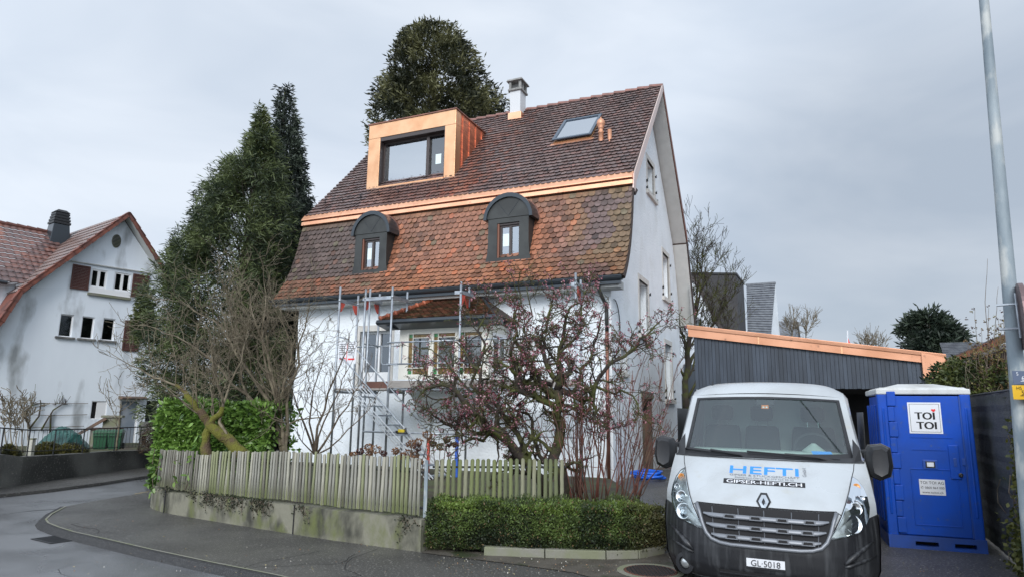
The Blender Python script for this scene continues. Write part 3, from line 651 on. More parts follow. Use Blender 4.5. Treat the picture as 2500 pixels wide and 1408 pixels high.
# ridge tiles
rt = MB(); k = int((UO-UO2)/.36)
for i in range(k):
    x0 = UO2+(UO-UO2)*i/k; x1 = UO2+(UO-UO2)*(i+1)/k+.03; n = 8
    vs = []
    for x, rr, dz in ((x0, .135, 0.), (x1, .105, -.012)):
        for j in range(n+1):
            q = math.pi*j/n; vs.append((x, 4.5+rr*math.cos(q)*1.15, 11.52+rr*math.sin(q)+dz))
    m_ = n+1
    fs = [(j, j+1, m_+j+1, m_+j) for j in range(n)]+[tuple(range(n+1)), tuple(range(2*m_-1, m_-1, -1))]
    rt.cur = tuple(np.array([.62, .36, .30])*rs.uniform(.8, 1.15)); rt.add(vs, fs)
rt.build('ridge_tiles', mat('ridge_tile', (.42, .32, .30), .4, c2=(.3, .24, .23), ns=6, attr=True), ur, col=True)
# verge boards and soffits at the right gable
vb = MB(); vb.prism([(UO+.002, .42, 6.98), (UO+.002, .50, 7.36), (UO+.002, 4.5, 11.63), (UO+.002, 4.5, 11.38), (UO+.002, .72, 7.24), (UO+.002, .62, 6.95)], (.03, 0, 0)); vb.build('verge_board', M['pinkboard'], ur)
vb = MB(); vb.prism([(UO+.002, 4.5, 11.63), (UO+.002, 8.10, 7.63), (UO+.002, 8.0, 7.45), (UO+.002, 4.5, 11.42)], (.03, 0, 0)); vb.build('rear_verge_board', M['copper_dk'], ur)
vb = MB(); vb.prism([(UO+.002, 8.10, 7.55), (UO+.002, 8.70, 6.1), (UO+.002, 9.16, 4.75), (UO+.002, 9.06, 4.68), (UO+.002, 8.58, 6.05), (UO+.002, 8.0, 7.45)], (.03, 0, 0)); vb.build('rear_verge_board', M['frame_br'], ur)
sf = MB(); pts = [(4.5, 11.40), (7.92, 7.42), (8.50, 6.0), (9.0, 4.66)]
for i in range(3): (a, b), (c, d) = pts[i], pts[i+1]; sf.quad((-.02, a, b), (UO, a, b), (UO, c, d), (-.02, c, d))
pts = [(.62, 7.26), (4.5, 11.40)]; (a, b), (c, d) = pts; sf.quad((-.02, a, b), (UO, a, b), (UO, c, d), (-.02, c, d))
sf.quad((-.02, 8.4, 4.66), (UO, 8.4, 4.66), (UO, 9.05, 4.66), (-.02, 9.05, 4.66)); sf.poly([(UO-.01, 8.6, 4.66), (UO-.01, 9.0, 4.66), (UO-.01, 8.5, 6.0), (UO-.01, 8.3, 6.0)])
sf.build('soffit', M['soffit'], ur, solid=.01)
# lower roof verge strip
sf = MB(); sf.prism([(UO+.001, a, b-.0) for a, b in roof_out]+[(UO+.001, a+.1, b-.05) for a, b in roof_out[::-1]], (.012, 0, 0)); sf.build('lower_verge', M['roofbase'], lr)
sf = MB(); pr2 = [(a+.10, b-.06) for a, b in roof_out]
for i in range(len(pr2)-1): (a, b), (c, d) = pr2[i], pr2[i+1]; sf.quad((-.02, a, b), (UO, a, b), (UO, c, d), (-.02, c, d))
sf.build('lower_soffit', M['soffit'], lr)
# copper band
cb = MB(); cb.prism([(UO2-.03, .50, 7.43), (UO2-.03, .38, 7.27), (UO2-.03, .37, 7.235), (UO2-.03, .55, 7.235), (UO2-.03, .62, 7.42)], (UO-UO2+.04, 0, 0))
band = cb.build('copper_band', M['copper_br'], house)
cb = MB(); cb.prism([(UO2-.03, .40, 7.19), (UO2-.03, .385, 7.085), (UO2-.03, .6, 7.06), (UO2-.03, .6, 7.19)], (UO-UO2+.04, 0, 0)); cb.build('lower_strip', M['copper_br'], band)
cb = MB(); cb.prism([(UO2-.03, .46, 7.234), (UO2-.03, .46, 7.191), (UO2-.03, .6, 7.191), (UO2-.03, .6, 7.234)], (UO-UO2+.04, 0, 0)); cb.build('groove', M['copper_dk'], band)  # recess in darker copper, the groove's shadow put into its colour
mb = MB()
for k in range(5):
    x = UO2+1.4+k*2.0; mb.prism([(x, .497, 7.434), (x, .376, 7.272), (x, .366, 7.235), (x, .40, 7.235), (x, .52, 7.42)], (.014, 0, 0))
mb.build('band_seam', M['copper'], band)
# eave box, gutter, downpipe
MB().box(UL-.35, .30, -.42, -.001, 4.44, 4.60).build('eave_box', M['soffit'], house)
g = MB(); n = 9; prof = [(-.52-.085*math.cos(math.pi*k/n+.0), 4.66-.085*math.sin(math.pi*k/n)*1.1) for k in range(n+1)]
prof2 = [(-.52-.075*math.cos(math.pi*k/n), 4.665-.075*math.sin(math.pi*k/n)) for k in range(n, -1, -1)]
g.prism([(UO2-.1, a, b) for a, b in prof+prof2], (UO-UO2+.06, 0, 0)); g.tube([(UO2-.1, -.612, 4.665), (UO-.04, -.612, 4.665)], .014, 6); gut = g.build('gutter', M['gutter'], house)
MB().box(UO2-.05, .36, -.52, -.421, 4.50, 4.585).build('fascia_board', M['gutter'], house)
dp = MB(); dp.tube([(-.16, -.5, 4.6), (-.16, -.48, 4.45), (-.12, -.30, 4.25), (-.08, -.12, 4.1), (-.08, -.10, 3.9), (-.08, -.10, 3.5)], .045, 10); d1 = dp.build('downpipe', M['zinc'], house, smooth=True)
dp = MB(); dp.tube([(-.08, -.10, 3.5), (-.08, -.10, .25)], .042, 10); dp.build('lower_pipe', M['copper_dk'], d1, smooth=True)
# chimney
ch = MB().box(-4.43, -4.06, 3.97, 4.42, 11.0, 12.07).build('chimney', mat('grey_chimney_render', (.60, .62, .64), .8, bump=.3, bs=20), ur)
MB().box(-4.48, -4.01, 3.92, 4.47, 10.9, 11.30).build('chimney_flashing', M['copper_br'], ch, bevel=.01)
m_con = mat('cast_concrete', (.29, .29, .28), .8, c2=(.2, .2, .19), ns=8)
MB().box(-4.49, -4.0, 3.91, 4.48, 12.07, 12.14).build('chimney_collar', m_con, ch, bevel=.01)
mb = MB()
for a in (-4.46, -4.11):
    for b in (3.94, 4.37): mb.box(a, a+.08, b, b+.08, 12.14, 12.40)
mb.box(-4.46, -4.03, 4.12, 4.19, 12.14, 12.40)
mb.build('chimney_pillar', m_con, ch)
mb = MB(); mb.hexa([(-4.53, 3.87, 12.40), (-3.96, 3.87, 12.40), (-3.96, 4.52, 12.40), (-4.53, 4.52, 12.40)], [(-4.50, 3.9, 12.47), (-3.99, 3.9, 12.47), (-3.99, 4.49, 12.47), (-4.50, 4.49, 12.47)]); mb.hexa([(-4.46, 3.94, 12.47), (-4.03, 3.94, 12.47), (-4.03, 4.45, 12.47), (-4.46, 4.45, 12.47)], [(-4.40, 4.05, 12.53), (-4.09, 4.05, 12.53), (-4.09, 4.3, 12.53), (-4.40, 4.3, 12.53)]); mb.build('chimney_cap', m_con, ch)
# box dormer
bu0, bu1, bz0, bz1, bv = -8.07, -4.98, 8.22, 10.42, 1.38
bd = MB(); bd.box(bu0+.03, bu1-.03, bv+.35, bv+.42, bz0+.1, bz1-.05); dorm = bd.build('box_dormer', M['dark'], house)
sl = lambda z: .50+(z-7.37)*(3.92/4.16)
mb = MB(); mb.prism([(bu1-.04, bv+.02, bz0-.1), (bu1-.04, bv+.02, bz1), (bu1-.04, sl(bz1)+.15, bz1-.02), (bu1-.04, sl(bz1)+.2, bz1-.2), (bu1-.04, bv+.2, bz0-.2)], (.035, 0, 0)); ck = mb.build('cheek', M['copper_red'], dorm)
mb = MB()
for q in (.42, .84, 1.26, 1.66):
    mb.box(bu1-.005, bu1+.018, bv+q, bv+q+.014, sl(0)*0+7.37+(bv+q-.5)*1.06+.02, bz1-.01)
mb.build('seam', M['copper_red'], ck)
mb = MB(); mb.prism([(bu0, bv+.02, bz0-.1), (bu0, bv+.02, bz1), (bu0, sl(bz1)+.15, bz1-.02), (bu0, sl(bz1)+.2, bz1-.2), (bu0, bv+.2, bz0-.2)], (.035, 0, 0)); mb.build('cheek', M['copper_red'], dorm)
mb = MB(); mb.hexa([(bu0-.03, bv-.03, bz1+.0), (bu1+.03, bv-.03, bz1+.0), (bu1+.03, 3.6, bz1-.01), (bu0-.03, 3.6, bz1-.01)], [(bu0-.03, bv-.03, bz1+.035), (bu1+.03, bv-.03, bz1+.035), (bu1+.03, 3.6, bz1+.03), (bu0-.03, 3.6, bz1+.03)]); mb.build('dormer_roof', M['copper_dk'], dorm)
wu0, wu1, wz0, wz1 = -7.64, -5.34, 8.36, 9.96
bfn = lambda a, b, d: (a, bv+d, b)
mb = MB(); bar(mb, bu0, bu1, wz1, bz1-.001, bfn, 0, .3); mb.build('front_panel', M['copper'], dorm, bevel=.006)
mb = MB(); bar(mb, bu0, wu0, bz0+.04, wz1-.003, bfn, .003, .3); mb.build('front_panel', M['copper'], dorm, bevel=.006)
mb = MB(); bar(mb, wu1, bu1-.002, bz0+.04, wz1-.003, bfn, .003, .3); mb.build('front_panel', M['copper'], dorm, bevel=.006)
mb = MB(); bar(mb, bu0-.01, bu1+.005, bz0-.06, bz0+.037, bfn, -.085, .28); bar(mb, wu0, wu1, bz0+.04, wz0, bfn, -.045, .28); mb.build('sill', M['copper'], dorm, bevel=.006)
mb = MB()
for q in ((wu0, wu0+.02, wz0, wz1), (wu1-.02, wu1, wz0, wz1), (wu0+.02, wu1-.02, wz1-.12, wz1)): bar(mb, *q, bfn, .02, .34)
mb.build('window_reveal', M['frame_br'], dorm)
mb = MB(); x0, x1, y0, y1 = wu0+.02, wu1-.02, wz0, wz1-.12; xm = wu0+1.62
framemb(mb, x0, x1, y0, y1, .05, bfn, .20, .29); bar(mb, xm-.05, xm+.05, y0+.05, y1-.05, bfn, .18, .29); dw = mb.build('window_frame', M['frame_br'], dorm)
bar(MB(), 0, 1, 0, 1, bfn, 0, 1)
mb = MB(); mb.quad((x0, bv+.26, y0), (xm, bv+.26, y0), (xm, bv+.26, y1), (x0, bv+.26, y1)); mb.build('pane', M['glass_sky'], dw)
mb = MB(); mb.quad((xm, bv+.26, y0), (x1, bv+.26, y0), (x1, bv+.26, y1), (xm, bv+.26, y1)); mb.build('pane', M['glass_dim'], dw)
mb = MB(); bar(mb, xm+.24, xm+.43, y0+.55, y0+.86, bfn, .253, .257); mb.build('paper_note', M['paper'], dw)
# arched dormers
def arched(uc, half, wide):
    fv = -.12; z0, zb, zs, zt = 5.20, 5.24, 6.42, 7.02
    d = MB(); d.box(uc-.3, uc+.3, fv+.25, fv+.3, 5.3, 6.4); root = d.build('arched_dormer', M['dark'], house)
    fn = lambda a, b, q: (uc+a, fv+q, b)
    wa, wb0, wb1 = half*.55, 5.42, 6.30
    # face board with window opening: flares at the foot
    outer = [(-half-.10, z0-.03), (half+.10, z0-.03), (half+.02, zb+.28), (half, zb+.6), (half, zs), (-half, zs), (-half, zb+.6), (-half-.02, zb+.28)]
    mbx = wall_holes(outer, [rect(-wa, wa, wb0, wb1)], fn, .16); mbx.build('face_board', M['zinc'], root)
    mb = MB(); mb.box(uc-half-.10, uc+half+.10, fv-.03, fv+.25, z0-.06, z0-.031); mb.build('apron', M['gutter'], root)
    # arch panel with incised V
    n = 16; ar = [(half*1.06*math.cos(math.pi*k/n), zs+.01+(zt-zs-.06)*math.sin(math.pi*k/n)) for k in range(n+1)]
    mb = MB(); mb.prism([fn(a, b, -.012) for a, b in ar], (0, .2, 0)); mb.build('arch_panel', M['zinc'], root)
    mb = MB(); mb.tube([fn(0, zs+.05, -.013), fn(half*.55, zs+(zt-zs)*.72, -.013)], .006, 5); mb.tube([fn(0, zs+.05, -.013), fn(-half*.55, zs+(zt-zs)*.72, -.013)], .004, 5); mb.build('seam', M['gutter'], root)
    # barrel roof
    ro, ri = half*1.06+.085, half*1.06
    def arcp(r_, h_): return [(r_*math.cos(math.pi*k/n), zs-.02+h_*math.sin(math.pi*k/n)) for k in range(n+1)]
    A, B = arcp(ro, zt-zs+.06), arcp(ri, zt-zs-.05)
    mb = MB(); mb.prism([fn(a, b, -.06) for a, b in A+B[::-1]], (0, .95, 0)); mb.build('barrel_roof', M['gutter'], root)
    mb = MB(); A2, B2 = arcp(ro+.018, zt-zs+.085), arcp(ro, zt-zs+.061); mb.prism([fn(a, b, .42) for a, b in A2+B2[::-1]], (0, .25, 0)); mb.build('copper_collar', M['copper_dk'], root)
    # cheeks
    for s in (-1, 1):
        mb = MB(); x = half-.02
        mb.prism([fn(s*x, z0, .002), fn(s*x, zs, .002), fn(s*x, zs, .62), fn(s*x, 6.0, .42), fn(s*x, 5.5, .2)], (s*.02, 0, 0)); mb.build('cheek', M['zinc'], root)
    mb = MB(); mb.prism([fn(-wa+.001, wb0, .02), fn(-wa+.05, wb0, .02), fn(-wa+.05, wb1, .02), fn(-wa+.001, wb1, .02)], (0, .12, 0)); mb.build('jamb', M['frame_red'], root)
    mb = MB(); framemb(mb, -wa+.05, wa, wb0, wb1-.05, .045, fn, .08, .14); bar(mb, .0, .06, wb0+.045, wb1-.095, fn, .07, .14); bar(mb, -wa+.05, wa, wb1-.05, wb1, fn, .04, .14); wf = mb.build('window_frame', M['frame_br'], root)
    MB().quad(fn(-wa+.05, wb0, .11), fn(wa, wb0, .11), fn(wa, wb1, .11), fn(-wa+.05, wb1, .11)).build('pane', M['glass_sky'], wf)
    mb = MB(); bar(mb, -wa+.12, -.01, wb0+.3, wb0+.62, fn, .104, .107); mb.build('paper_note', M['paper'], wf)
arched(-6.68, .52, 0); arched(-2.56, .55, 0)
# skylight lying on the upper roof
su = np.array([1., 0, 0]); sdn = np.array([0, 3.92, 4.16]); sdn /= np.linalg.norm(sdn); sn = np.array([0, -sdn[2], sdn[1]])
so = np.array([-2.22, 2.19, 7.37+(2.19-.5)*1.0612])
sk = lambda a, b, d: tuple(so+su*a+sdn*b+sn*(-d))
mb = MB(); framemb(mb, 0, 1.13, 0, 1.5, .07, sk, -.07, .05); skb = mb.build('skylight', mat('skylight_wood', (.42, .22, .10), .5), ur, bevel=.005)
mb = MB(); bar(mb, -.07, 1.20, -.13, -.002, sk, -.045, .05); mb.build('flashing', M['copper_fa'], skb)
mb = MB(); ang = R(2.5)
def skt(a, b, d):
    bb = 1.5-b; return sk(a, 1.5-(bb*math.cos(ang)), d-bb*math.sin(ang)*1.)
framemb(mb, -.02, 1.15, -.02, 1.52, .085, skt, -.11, -.072); sash = mb.build('sash', mat('sash_metal', (.10, .13, .17), .35, .4), skb, bevel=.005)
MB().quad(skt(.06, .06, -.08), skt(1.07, .06, -.08), skt(1.07, 1.44, -.08), skt(.06, 1.44, -.08)).build('pane', glass('skylight_glass', (.5, .55, .6), .55), sash)
MB().quad(sk(.07, .07, .02), sk(1.06, .07, .02), sk(1.06, 1.43, .02), sk(.07, 1.43, .02)).build('blind', M['paper'], skb)
# vent pipes
mb = MB(); mb.lathe([(.075, 0), (.07, .1), (.065, .42), (.08, .43), (.08, .47), (.06, .48), (.06, .55), (.085, .57), (.07, .6), (.11, .66), (.12, .72), (.10, .79), (.05, .84), (.02, .87), (.012, .9)], -.77, 2.0, 16, 8.78); mb.build('vent_pipe', M['copper_fa'], ur, smooth=True)
mb = MB(); mb.lathe([(.06, 0), (.055, .05), (.055, .5), (.045, .5), (.045, .3)], -.52, 1.98, 14, 8.76); mb.build('vent_pipe', M['copper_fa'], ur, smooth=True)
mb = MB(); mb.add([(-.95, 1.72, 8.69), (-.35, 1.72, 8.69), (-.35, 2.15, 9.15), (-.95, 2.15, 9.15)], [(0, 1, 2, 3)]); mb.build('vent_flashing', M['copper_dk'], ur, solid=.01)
# snow guards
mb = MB()
for v_ in (.98,):
    z_ = 7.37+(v_-.5)*1.0612
    mb.tube([(UO2+.1, v_-.05, z_+.13), (UO-.1, v_-.05, z_+.13)], .006, 5)
    for k in range(15):
        x = UO2+.35+k*.665; mb.box(x-.005, x+.005, v_-.055, v_-.035, z_-.02, z_+.14); mb.box(x-.005, x+.005, v_-.035, v_+.06, z_-.0, z_+.055)
for k in range(10):
    x = -4.3+k*.48; z_ = 7.37+(4.15-.5)*1.0612; mb.box(x-.005, x+.005, 4.14, 4.16, z_, z_+.10)
mb.build('snow_guard', M['iron'], ur)
# bay window
bx0, bx1, bvv = -5.02, -2.6, -1.0
mb = MB(); mb.prism([(bx0, 0, 1.45), (bx0, -.12, 1.75), (bx0, -.4, 2.05), (bx0, bvv, 2.30), (bx0, bvv, 2.42), (bx0, 0, 2.42)], (bx1-bx0, 0, 0)); bay = mb.build('bay_window', M['render'], house, smooth=False)
mb = wall_holes(rect(bx0, bx1, 2.42, 3.70), [rect(bx0+.2, bx1-.12, 2.48, 3.56)], lambda a, b, d: (a, bvv+d, b), .12)
mb.quad((bx0, bvv, 2.42), (bx0, 0, 2.42), (bx0, 0, 3.72), (bx0, bvv, 3.72)); mb.quad((bx1, bvv, 2.42), (bx1, 0, 2.42), (bx1, 0, 3.72), (bx1, bvv, 3.72)); mb.build('bay_wall', M['cream'], bay)
MB().box(bx0+.1, bx1-.1, -.8, -.05, 2.45, 3.7).build('bay_interior', mat('curtained_interior', (.30, .27, .20), .9, c2=(.5, .47, .38), ns=2.5, stretch=(3, 1, .2)), bay)
bf = lambda a, b, d: (a, bvv+d, b)
xa, xb = bx0+.2, bx1-.12; cw = (xb-xa)/3
for k in range(3):
    p0, p1 = xa+k*cw, xa+(k+1)*cw
    mb = MB(); framemb(mb, p0+.003, p1-.003, 2.48, 3.56, .06, bf, -.01, .07)
    bar(mb, p0+.17, p0+.19, 2.54, 3.50, bf, 0, .05); bar(mb, p0+.19, p1-.06, 3.40, 3.42, bf, 0, .05); bar(mb, p0+.06, p1-.06, 2.68, 2.70, bf, .001, .049)
    wf = mb.build('casement', M['cream'], bay, bevel=.003)
    MB().quad(bf(p0+.19, 2.70, .03), bf(p1-.06, 2.70, .03), bf(p1-.06, 3.40, .03), bf(p0+.19, 3.40, .03)).build('pane', M['glass_dim'], wf)
    mb = MB(); mb.quad(bf(p0+.06, 2.70, .03), bf(p0+.17, 2.70, .03), bf(p0+.17, 3.42, .03), bf(p0+.06, 3.42, .03)); mb.quad(bf(p0+.19, 3.42, .03), bf(p1-.06, 3.42, .03), bf(p1-.06, 3.52, .03), bf(p0+.19, 3.52, .03)); mb.quad(bf(p0+.19, 2.54, .03), bf(p1-.06, 2.54, .03), bf(p1-.06, 2.68, .03), bf(p0+.19, 2.68, .03)); mb.build('amber_pane', M['amber'], wf)
    mb = MB(); mb.quad(bf(p0+.06, 2.54, .03), bf(p0+.17, 2.54, .03), bf(p0+.17, 2.68, .03), bf(p0+.06, 2.68, .03)); mb.quad(bf(p0+.06, 3.42, .03), bf(p0+.17, 3.42, .03), bf(p0+.17, 3.52, .03), bf(p0+.06, 3.52, .03)); mb.build('green_pane', M['greeng'], wf)
sfn = lambda a, b, d: (bx1-d, a, b)
mb = MB(); framemb(mb, -.85, -.12, 2.5, 3.5, .07, sfn, -.02, .0); bar(mb, -.5, -.46, 2.57, 3.43, sfn, -.02, 0); sw2 = mb.build('side_casement', M['white'], bay, bevel=.003)
MB().quad((bx1+.006, -.78, 2.57), (bx1+.006, -.19, 2.57), (bx1+.006, -.19, 3.43), (bx1+.006, -.78, 3.43)).build('pane', glass('dark_side_glass', (.1, .1, .1), .12, dark=.8), sw2)
# bay roof
ev, ex0, ex1, ez = -1.38, bx0-.34, bx1+.31, 3.82; az, ax0, ax1 = 4.54, -4.40, -3.35
mb = MB(); A = (ex0, ev, ez); B = (ex1, ev, ez); Cc = (ex1, -.002, ez); D = (ex0, -.002, ez); E_ = (ax0, -.002, az); G = (ax1, -.002, az)
mb.add([A, B, Cc, D, E_, G], [(0, 1, 5, 4), (0, 4, 3), (1, 2, 5), (3, 2, 1, 0)]); br = mb.build('bay_roof', M['roofbase'], bay)
def skip_bay(u, v, z):
    t = (z-ez)/(az-ez); return not (ex0+(ax0-ex0)*t-.02 < u < ex1+(ax1-ex1)*t+.02)
tile_field('bay_tiles', [(ev, ez), (-.03, az-.02)], ex0, ex1, .085, .15, lambda u, v, z, rs, r: np.clip(np.array([.26, .11, .06] if rs.random() < .6 else [.15, .11, .05])*(1+rs.normal()*.2), .01, 1), M['tile_lo'], br, 8, skip=skip_bay)
mb = MB(); n = 9
for k in range(n):
    a = np.array(A)+(np.array(E_)-np.array(A))*(k/n); b = np.array(A)+(np.array(E_)-np.array(A))*((k+1)/n+.02)
    mb.cur = tuple(np.array([.55, .17, .09])*rs.uniform(.75, 1.2)*(.6+.6*k/n)); a[2] += .03; b[2] += .03; mb.tube([a, a+(b-a)*.18, a+(b-a)*.2, b], [.078, .078, .06, .055], 10)
for k in range(3):
    x = ax0+.05+k*.35
    mb.cur = (.5, .17, .1); mb.tube([(x, -.1, az+.01), (x+.36, -.1, az+.01)], [.07, .06], 10)
mb.build('hip_tiles', mat('hip_tile', (1, 1, 1), .5, c2=(.6, .6, .6), ns=7, attr=True, bump=.3, bs=30), br, col=True, smooth=True)
mb = MB(); mb.tube([B, (G[0], G[1]-.03, G[2]+.03)], .04, 6); mb.build('hip_flashing', M['gutter'], br)
mb = MB(); mb.prism([(ex0-.05, ev-.06, ez+.0), (ex0-.05, ev-.10, ez-.07), (ex0-.05, ev-.05, ez-.11), (ex0-.05, bvv-.01, ez-.20), (ex0-.05, bvv-.01, ez-.05), (ex0-.05, ev+.02, ez-.01)], (ex1-ex0+.1, 0, 0)); mb.build('bay_gutter', M['gutter'], bay)
mb = MB(); mb.prism([(ex0-.05, 0, ez-.01), (bx0+.01, 0, ez-.01), (bx0+.01, 0, ez-.2), (ex0+.2, 0, ez-.15)], (0, -1.35, 0)); mb.build('bay_eave', M['gutter'], bay)
# cable loop on the gable
mb = MB(); cc = [(.02, .35+.0, 3.35)]
arcpts = [(.03, .18+.45*math.sin(a), 3.65+.62*math.cos(a)) for a in np.linspace(-.1, 2.5, 14)]
mb.tube(arcpts, .012, 6); mb.build('cable_loop', M['blacksm'], house)
# ================================================================== SCAFFOLD (house frame)
scf = thing('scaffold', 'galvanised steel scaffold with stair and deck along the white house front', 'scaffold', C0, -TH)
def upx(px, py, v): return hv(px, py, v)[0]
vo, vi = -1.62, -.92
cols_ = [('A', -6.40, -6.38), ('B', -5.63, -5.72), ('C', -4.86, -4.90), ('D', -3.02, -3.18), ('E', -.30, -.42)]
gz_ = .25
for nme, uo, ui in cols_:
    for (u_, v_, zt) in ((uo, vo, 4.56 if nme != 'A' else 4.66), (ui, vi, 4.56)):
        m_ = MB(); m_.tube([(u_, v_, gz_), (u_, v_, zt)], .026, 8); m_.tube([(u_, v_, 2.12), (u_, v_, 2.26)], .032, 8); m_.tube([(u_, v_, 4.30), (u_, v_, 4.36)], .031, 8)
        po = m_.build('standard', M['galv'], scf, smooth=True)
    MB().box(ui-.02, uo+.02, vo+.03, vi-.03, 4.29, 4.37).build('top_transom', M['galv'], scf)
    MB().box(ui-.02, uo+.02, vo+.03, vi-.03, 2.08, 2.14).build('deck_transom', M['galv'], scf)
    if nme != 'C':
        for v_, sg in ((vo+.04, 1), (vi-.04, -1)):
            m_ = MB(); u_ = uo if sg > 0 else ui
            m_.prism([(u_-.02, v_, 4.28), (u_-.02, v_+sg*.16, 4.28), (u_-.02, v_+sg*.14, 4.22), (u_-.02, v_+sg*.05, 4.08), (u_-.02, v_+sg*.0, 4.05)], (.03, 0, 0)); m_.build('red_gusset', M['redp'], scf)
m_ = MB(); m_.tube([(-5.50, vo, 4.56), (-5.50, vo, gz_)], .024, 8); m_.build('standard', M['galv'], scf, smooth=True)
m_ = MB(); m_.box(-5.6, -4.88, vo-.03, vo+.03, 4.27, 4.35); m_.build('top_ledger', M['galv'], scf)
for (ua, ub, vv_, zz) in ((-4.86, -3.02, vo-.04, 3.24), (-4.86, -3.02, vo-.04, 2.74), (-3.02, -.30, vo-.04, 3.24), (-3.02, -.30, vo-.04, 2.74), (-5.45, -3.0, vo-.02, 1.20), (-3.0, -.30, vo-.02, 1.20), (-6.38, -4.9, vi-.04, 3.24)):
    m_ = MB(); m_.tube([(ua-.05, vv_, zz), (ub+.05, vv_, zz)], .019, 8); m_.build('ledger', M['galv'], scf, smooth=True)
for u_ in (-6.4, -5.63):
    m_ = MB(); m_.tube([(u_, vo, 3.24), (u_, vi, 3.24)], .018, 6); m_.build('end_rail', M['galv'], scf)
m_ = MB(); m_.tube([(-5.05, vo-.05, 3.18), (-5.05, vo-.05, 2.78), (-5.0, vo-.05, 2.73), (-4.6, vo-.05, 2.73)], .014, 6); m_.tube([(-4.5, vo-.05, 3.2), (-4.5, vo-.05, 2.76)], .016, 6); m_.build('gate_rail', M['galv'], scf)
for k, (ua, ub) in enumerate(((-6.42, -4.88), (-4.86, -3.04), (-3.02, -.28))):
    m_ = MB()
    for j in range(2):
        m_.box(ua, ub, vo+.02+j*.35, vo+.34+j*.35, 2.15, 2.195)
    m_.build('deck', M['galv'] if k else M['plank'], scf, bevel=.004)
m_ = MB(); m_.box(-4.84, -3.04, vo-.035, vo-.003, 2.2, 2.36); m_.build('toe_board', M['plank'], scf); m_ = MB(); m_.box(-3.0, -.3, vo-.035, vo-.003, 2.2, 2.36); m_.build('toe_board', M['plank'], scf)
# stair
def hvp(px, py, v): u, z = hv(px, py, v); return np.array([u, v, z])
sv1, sv2 = -2.28, -1.70
s1a, s1b = hvp(851, 944, sv1), hvp(997, 1110, sv1); s2a, s2b = hvp(882, 942, sv2), hvp(1044, 1112, sv2)
def ext(a, b, z): return a+(b-a)*((z-a[2])/(b[2]-a[2]))
for a, b, v in ((s1a, s1b, sv1), (s2a, s2b, sv2)):
    m_ = MB(); e = ext(a, b, .26)
    for off in (-.045, 0, .045): m_.tube([(a[0]+off, v, a[2]+off), (e[0]+off, v, e[2]+off)], .014, 6)
    m_.build('stringer', M['alu'], scf)
for k in range(9):
    z = 2.0-k*.205; a = ext(s1a, s1b, z); b = ext(s2a, s2b, z)
    m_ = MB(); m_.hexa([(a[0]-.09, sv1+.01, z-.03), (a[0]+.1, sv1+.01, z-.03), (b[0]+.1, sv2-.01, z-.03), (b[0]-.09, sv2-.01, z-.03)], [(a[0]-.09, sv1+.01, z), (a[0]+.1, sv1+.01, z), (b[0]+.1, sv2-.01, z), (b[0]-.09, sv2-.01, z)]); m_.build('step', M['galv'], scf)
r1 = [hvp(829, 822, vo), hvp(847, 826, vo), hvp(1045, 1052, vo)]; r2 = [hvp(829, 873, sv2), hvp(838, 874, sv2), hvp(1018, 1080, sv2), hvp(1050, 1115, sv2)]
for rr in (r1, r2): m_ = MB(); m_.tube(rr, .018, 8); m_.build('handrail', M['galv'], scf, smooth=True)
# diagonal brace on the right
m_ = MB(); m_.tube([hvp(1128, 962, vo), hvp(1290, 1085, vo)], .02, 6); m_.build('brace', M['galv'], scf)
m_ = MB(); a = hvp(1046, 1112, vo-.1); m_.box(a[0]-.025, a[0]+.025, vo-.13, vo-.08, .3, hv(1046, 1072, vo-.1)[1]); m_.build('red_prop', M['redp'], scf)
m_ = MB(); a = hvp(1115, 1100, vo); m_.tube([(a[0], vo, .3), (a[0], vo, hv(1115, 1066, vo)[1])], .04, 8); m_.build('blue_sleeve', M['bluep'], scf)
# notice sheet
nt_ = thing('notice_sheet', 'white notice sheet with red print tied to the left end of the scaffold', 'sign', HW(-6.3, vo-.03, 2.8), -TH, None)
nz_ = lambda a, b: (a, -.0, b)
m_ = MB(); m_.hexa([(-.02, -.003, .0), (.50, -.003, -.03), (.50, .003, -.03), (-.02, .003, 0)], [(-.03, -.003, .52), (.52, -.003, .48), (.52, .003, .48), (-.03, .003, .52)]); m_.build('sheet', M['sticker'], nt_)
for r_ in range(6):
    w_ = [.2, .17, .2, .15, .18, .12][r_]; m_ = MB(); m_.box(.0, w_, -.006, -.004, .44-r_*.05, .455-r_*.05); m_.box(.27, .27+w_*.9, -.006, -.004, .43-r_*.05, .445-r_*.05); m_.build('print_line', M['inkg'], nt_)
m_ = MB(); m_.box(.02, .2, -.006, -.004, .08, .12); m_.box(.27, .46, -.006, -.004, .06, .10); m_.box(.225, .24, -.006, -.004, -.02, .46); m_.build('red_print', M['red_ink'], nt_)
# small power tool left on a step
a = ext(s2a, s2b, 2.0-4*.205); tl = thing('power_tool', 'small yellow and black power tool left on a stair step', 'tool', HW(a[0]-.02, sv2-.14, 2.0-4*.205), -TH)
m_ = MB(); m_.box(-.10, .06, -.035, .035, .03, .10); m_.build('body', mat('yellow_plastic', (.55, .42, .03), .5), tl, bevel=.015)
m_ = MB(); m_.box(-.16, -.10, -.03, .03, .02, .07); m_.tube([(.02, 0, .08), (.09, 0, .13), (.10, 0, .02)], .018, 8); m_.box(-.12, .12, -.05, .05, .0, .02); m_.build('handle', M['blacksm'], tl, bevel=.006)
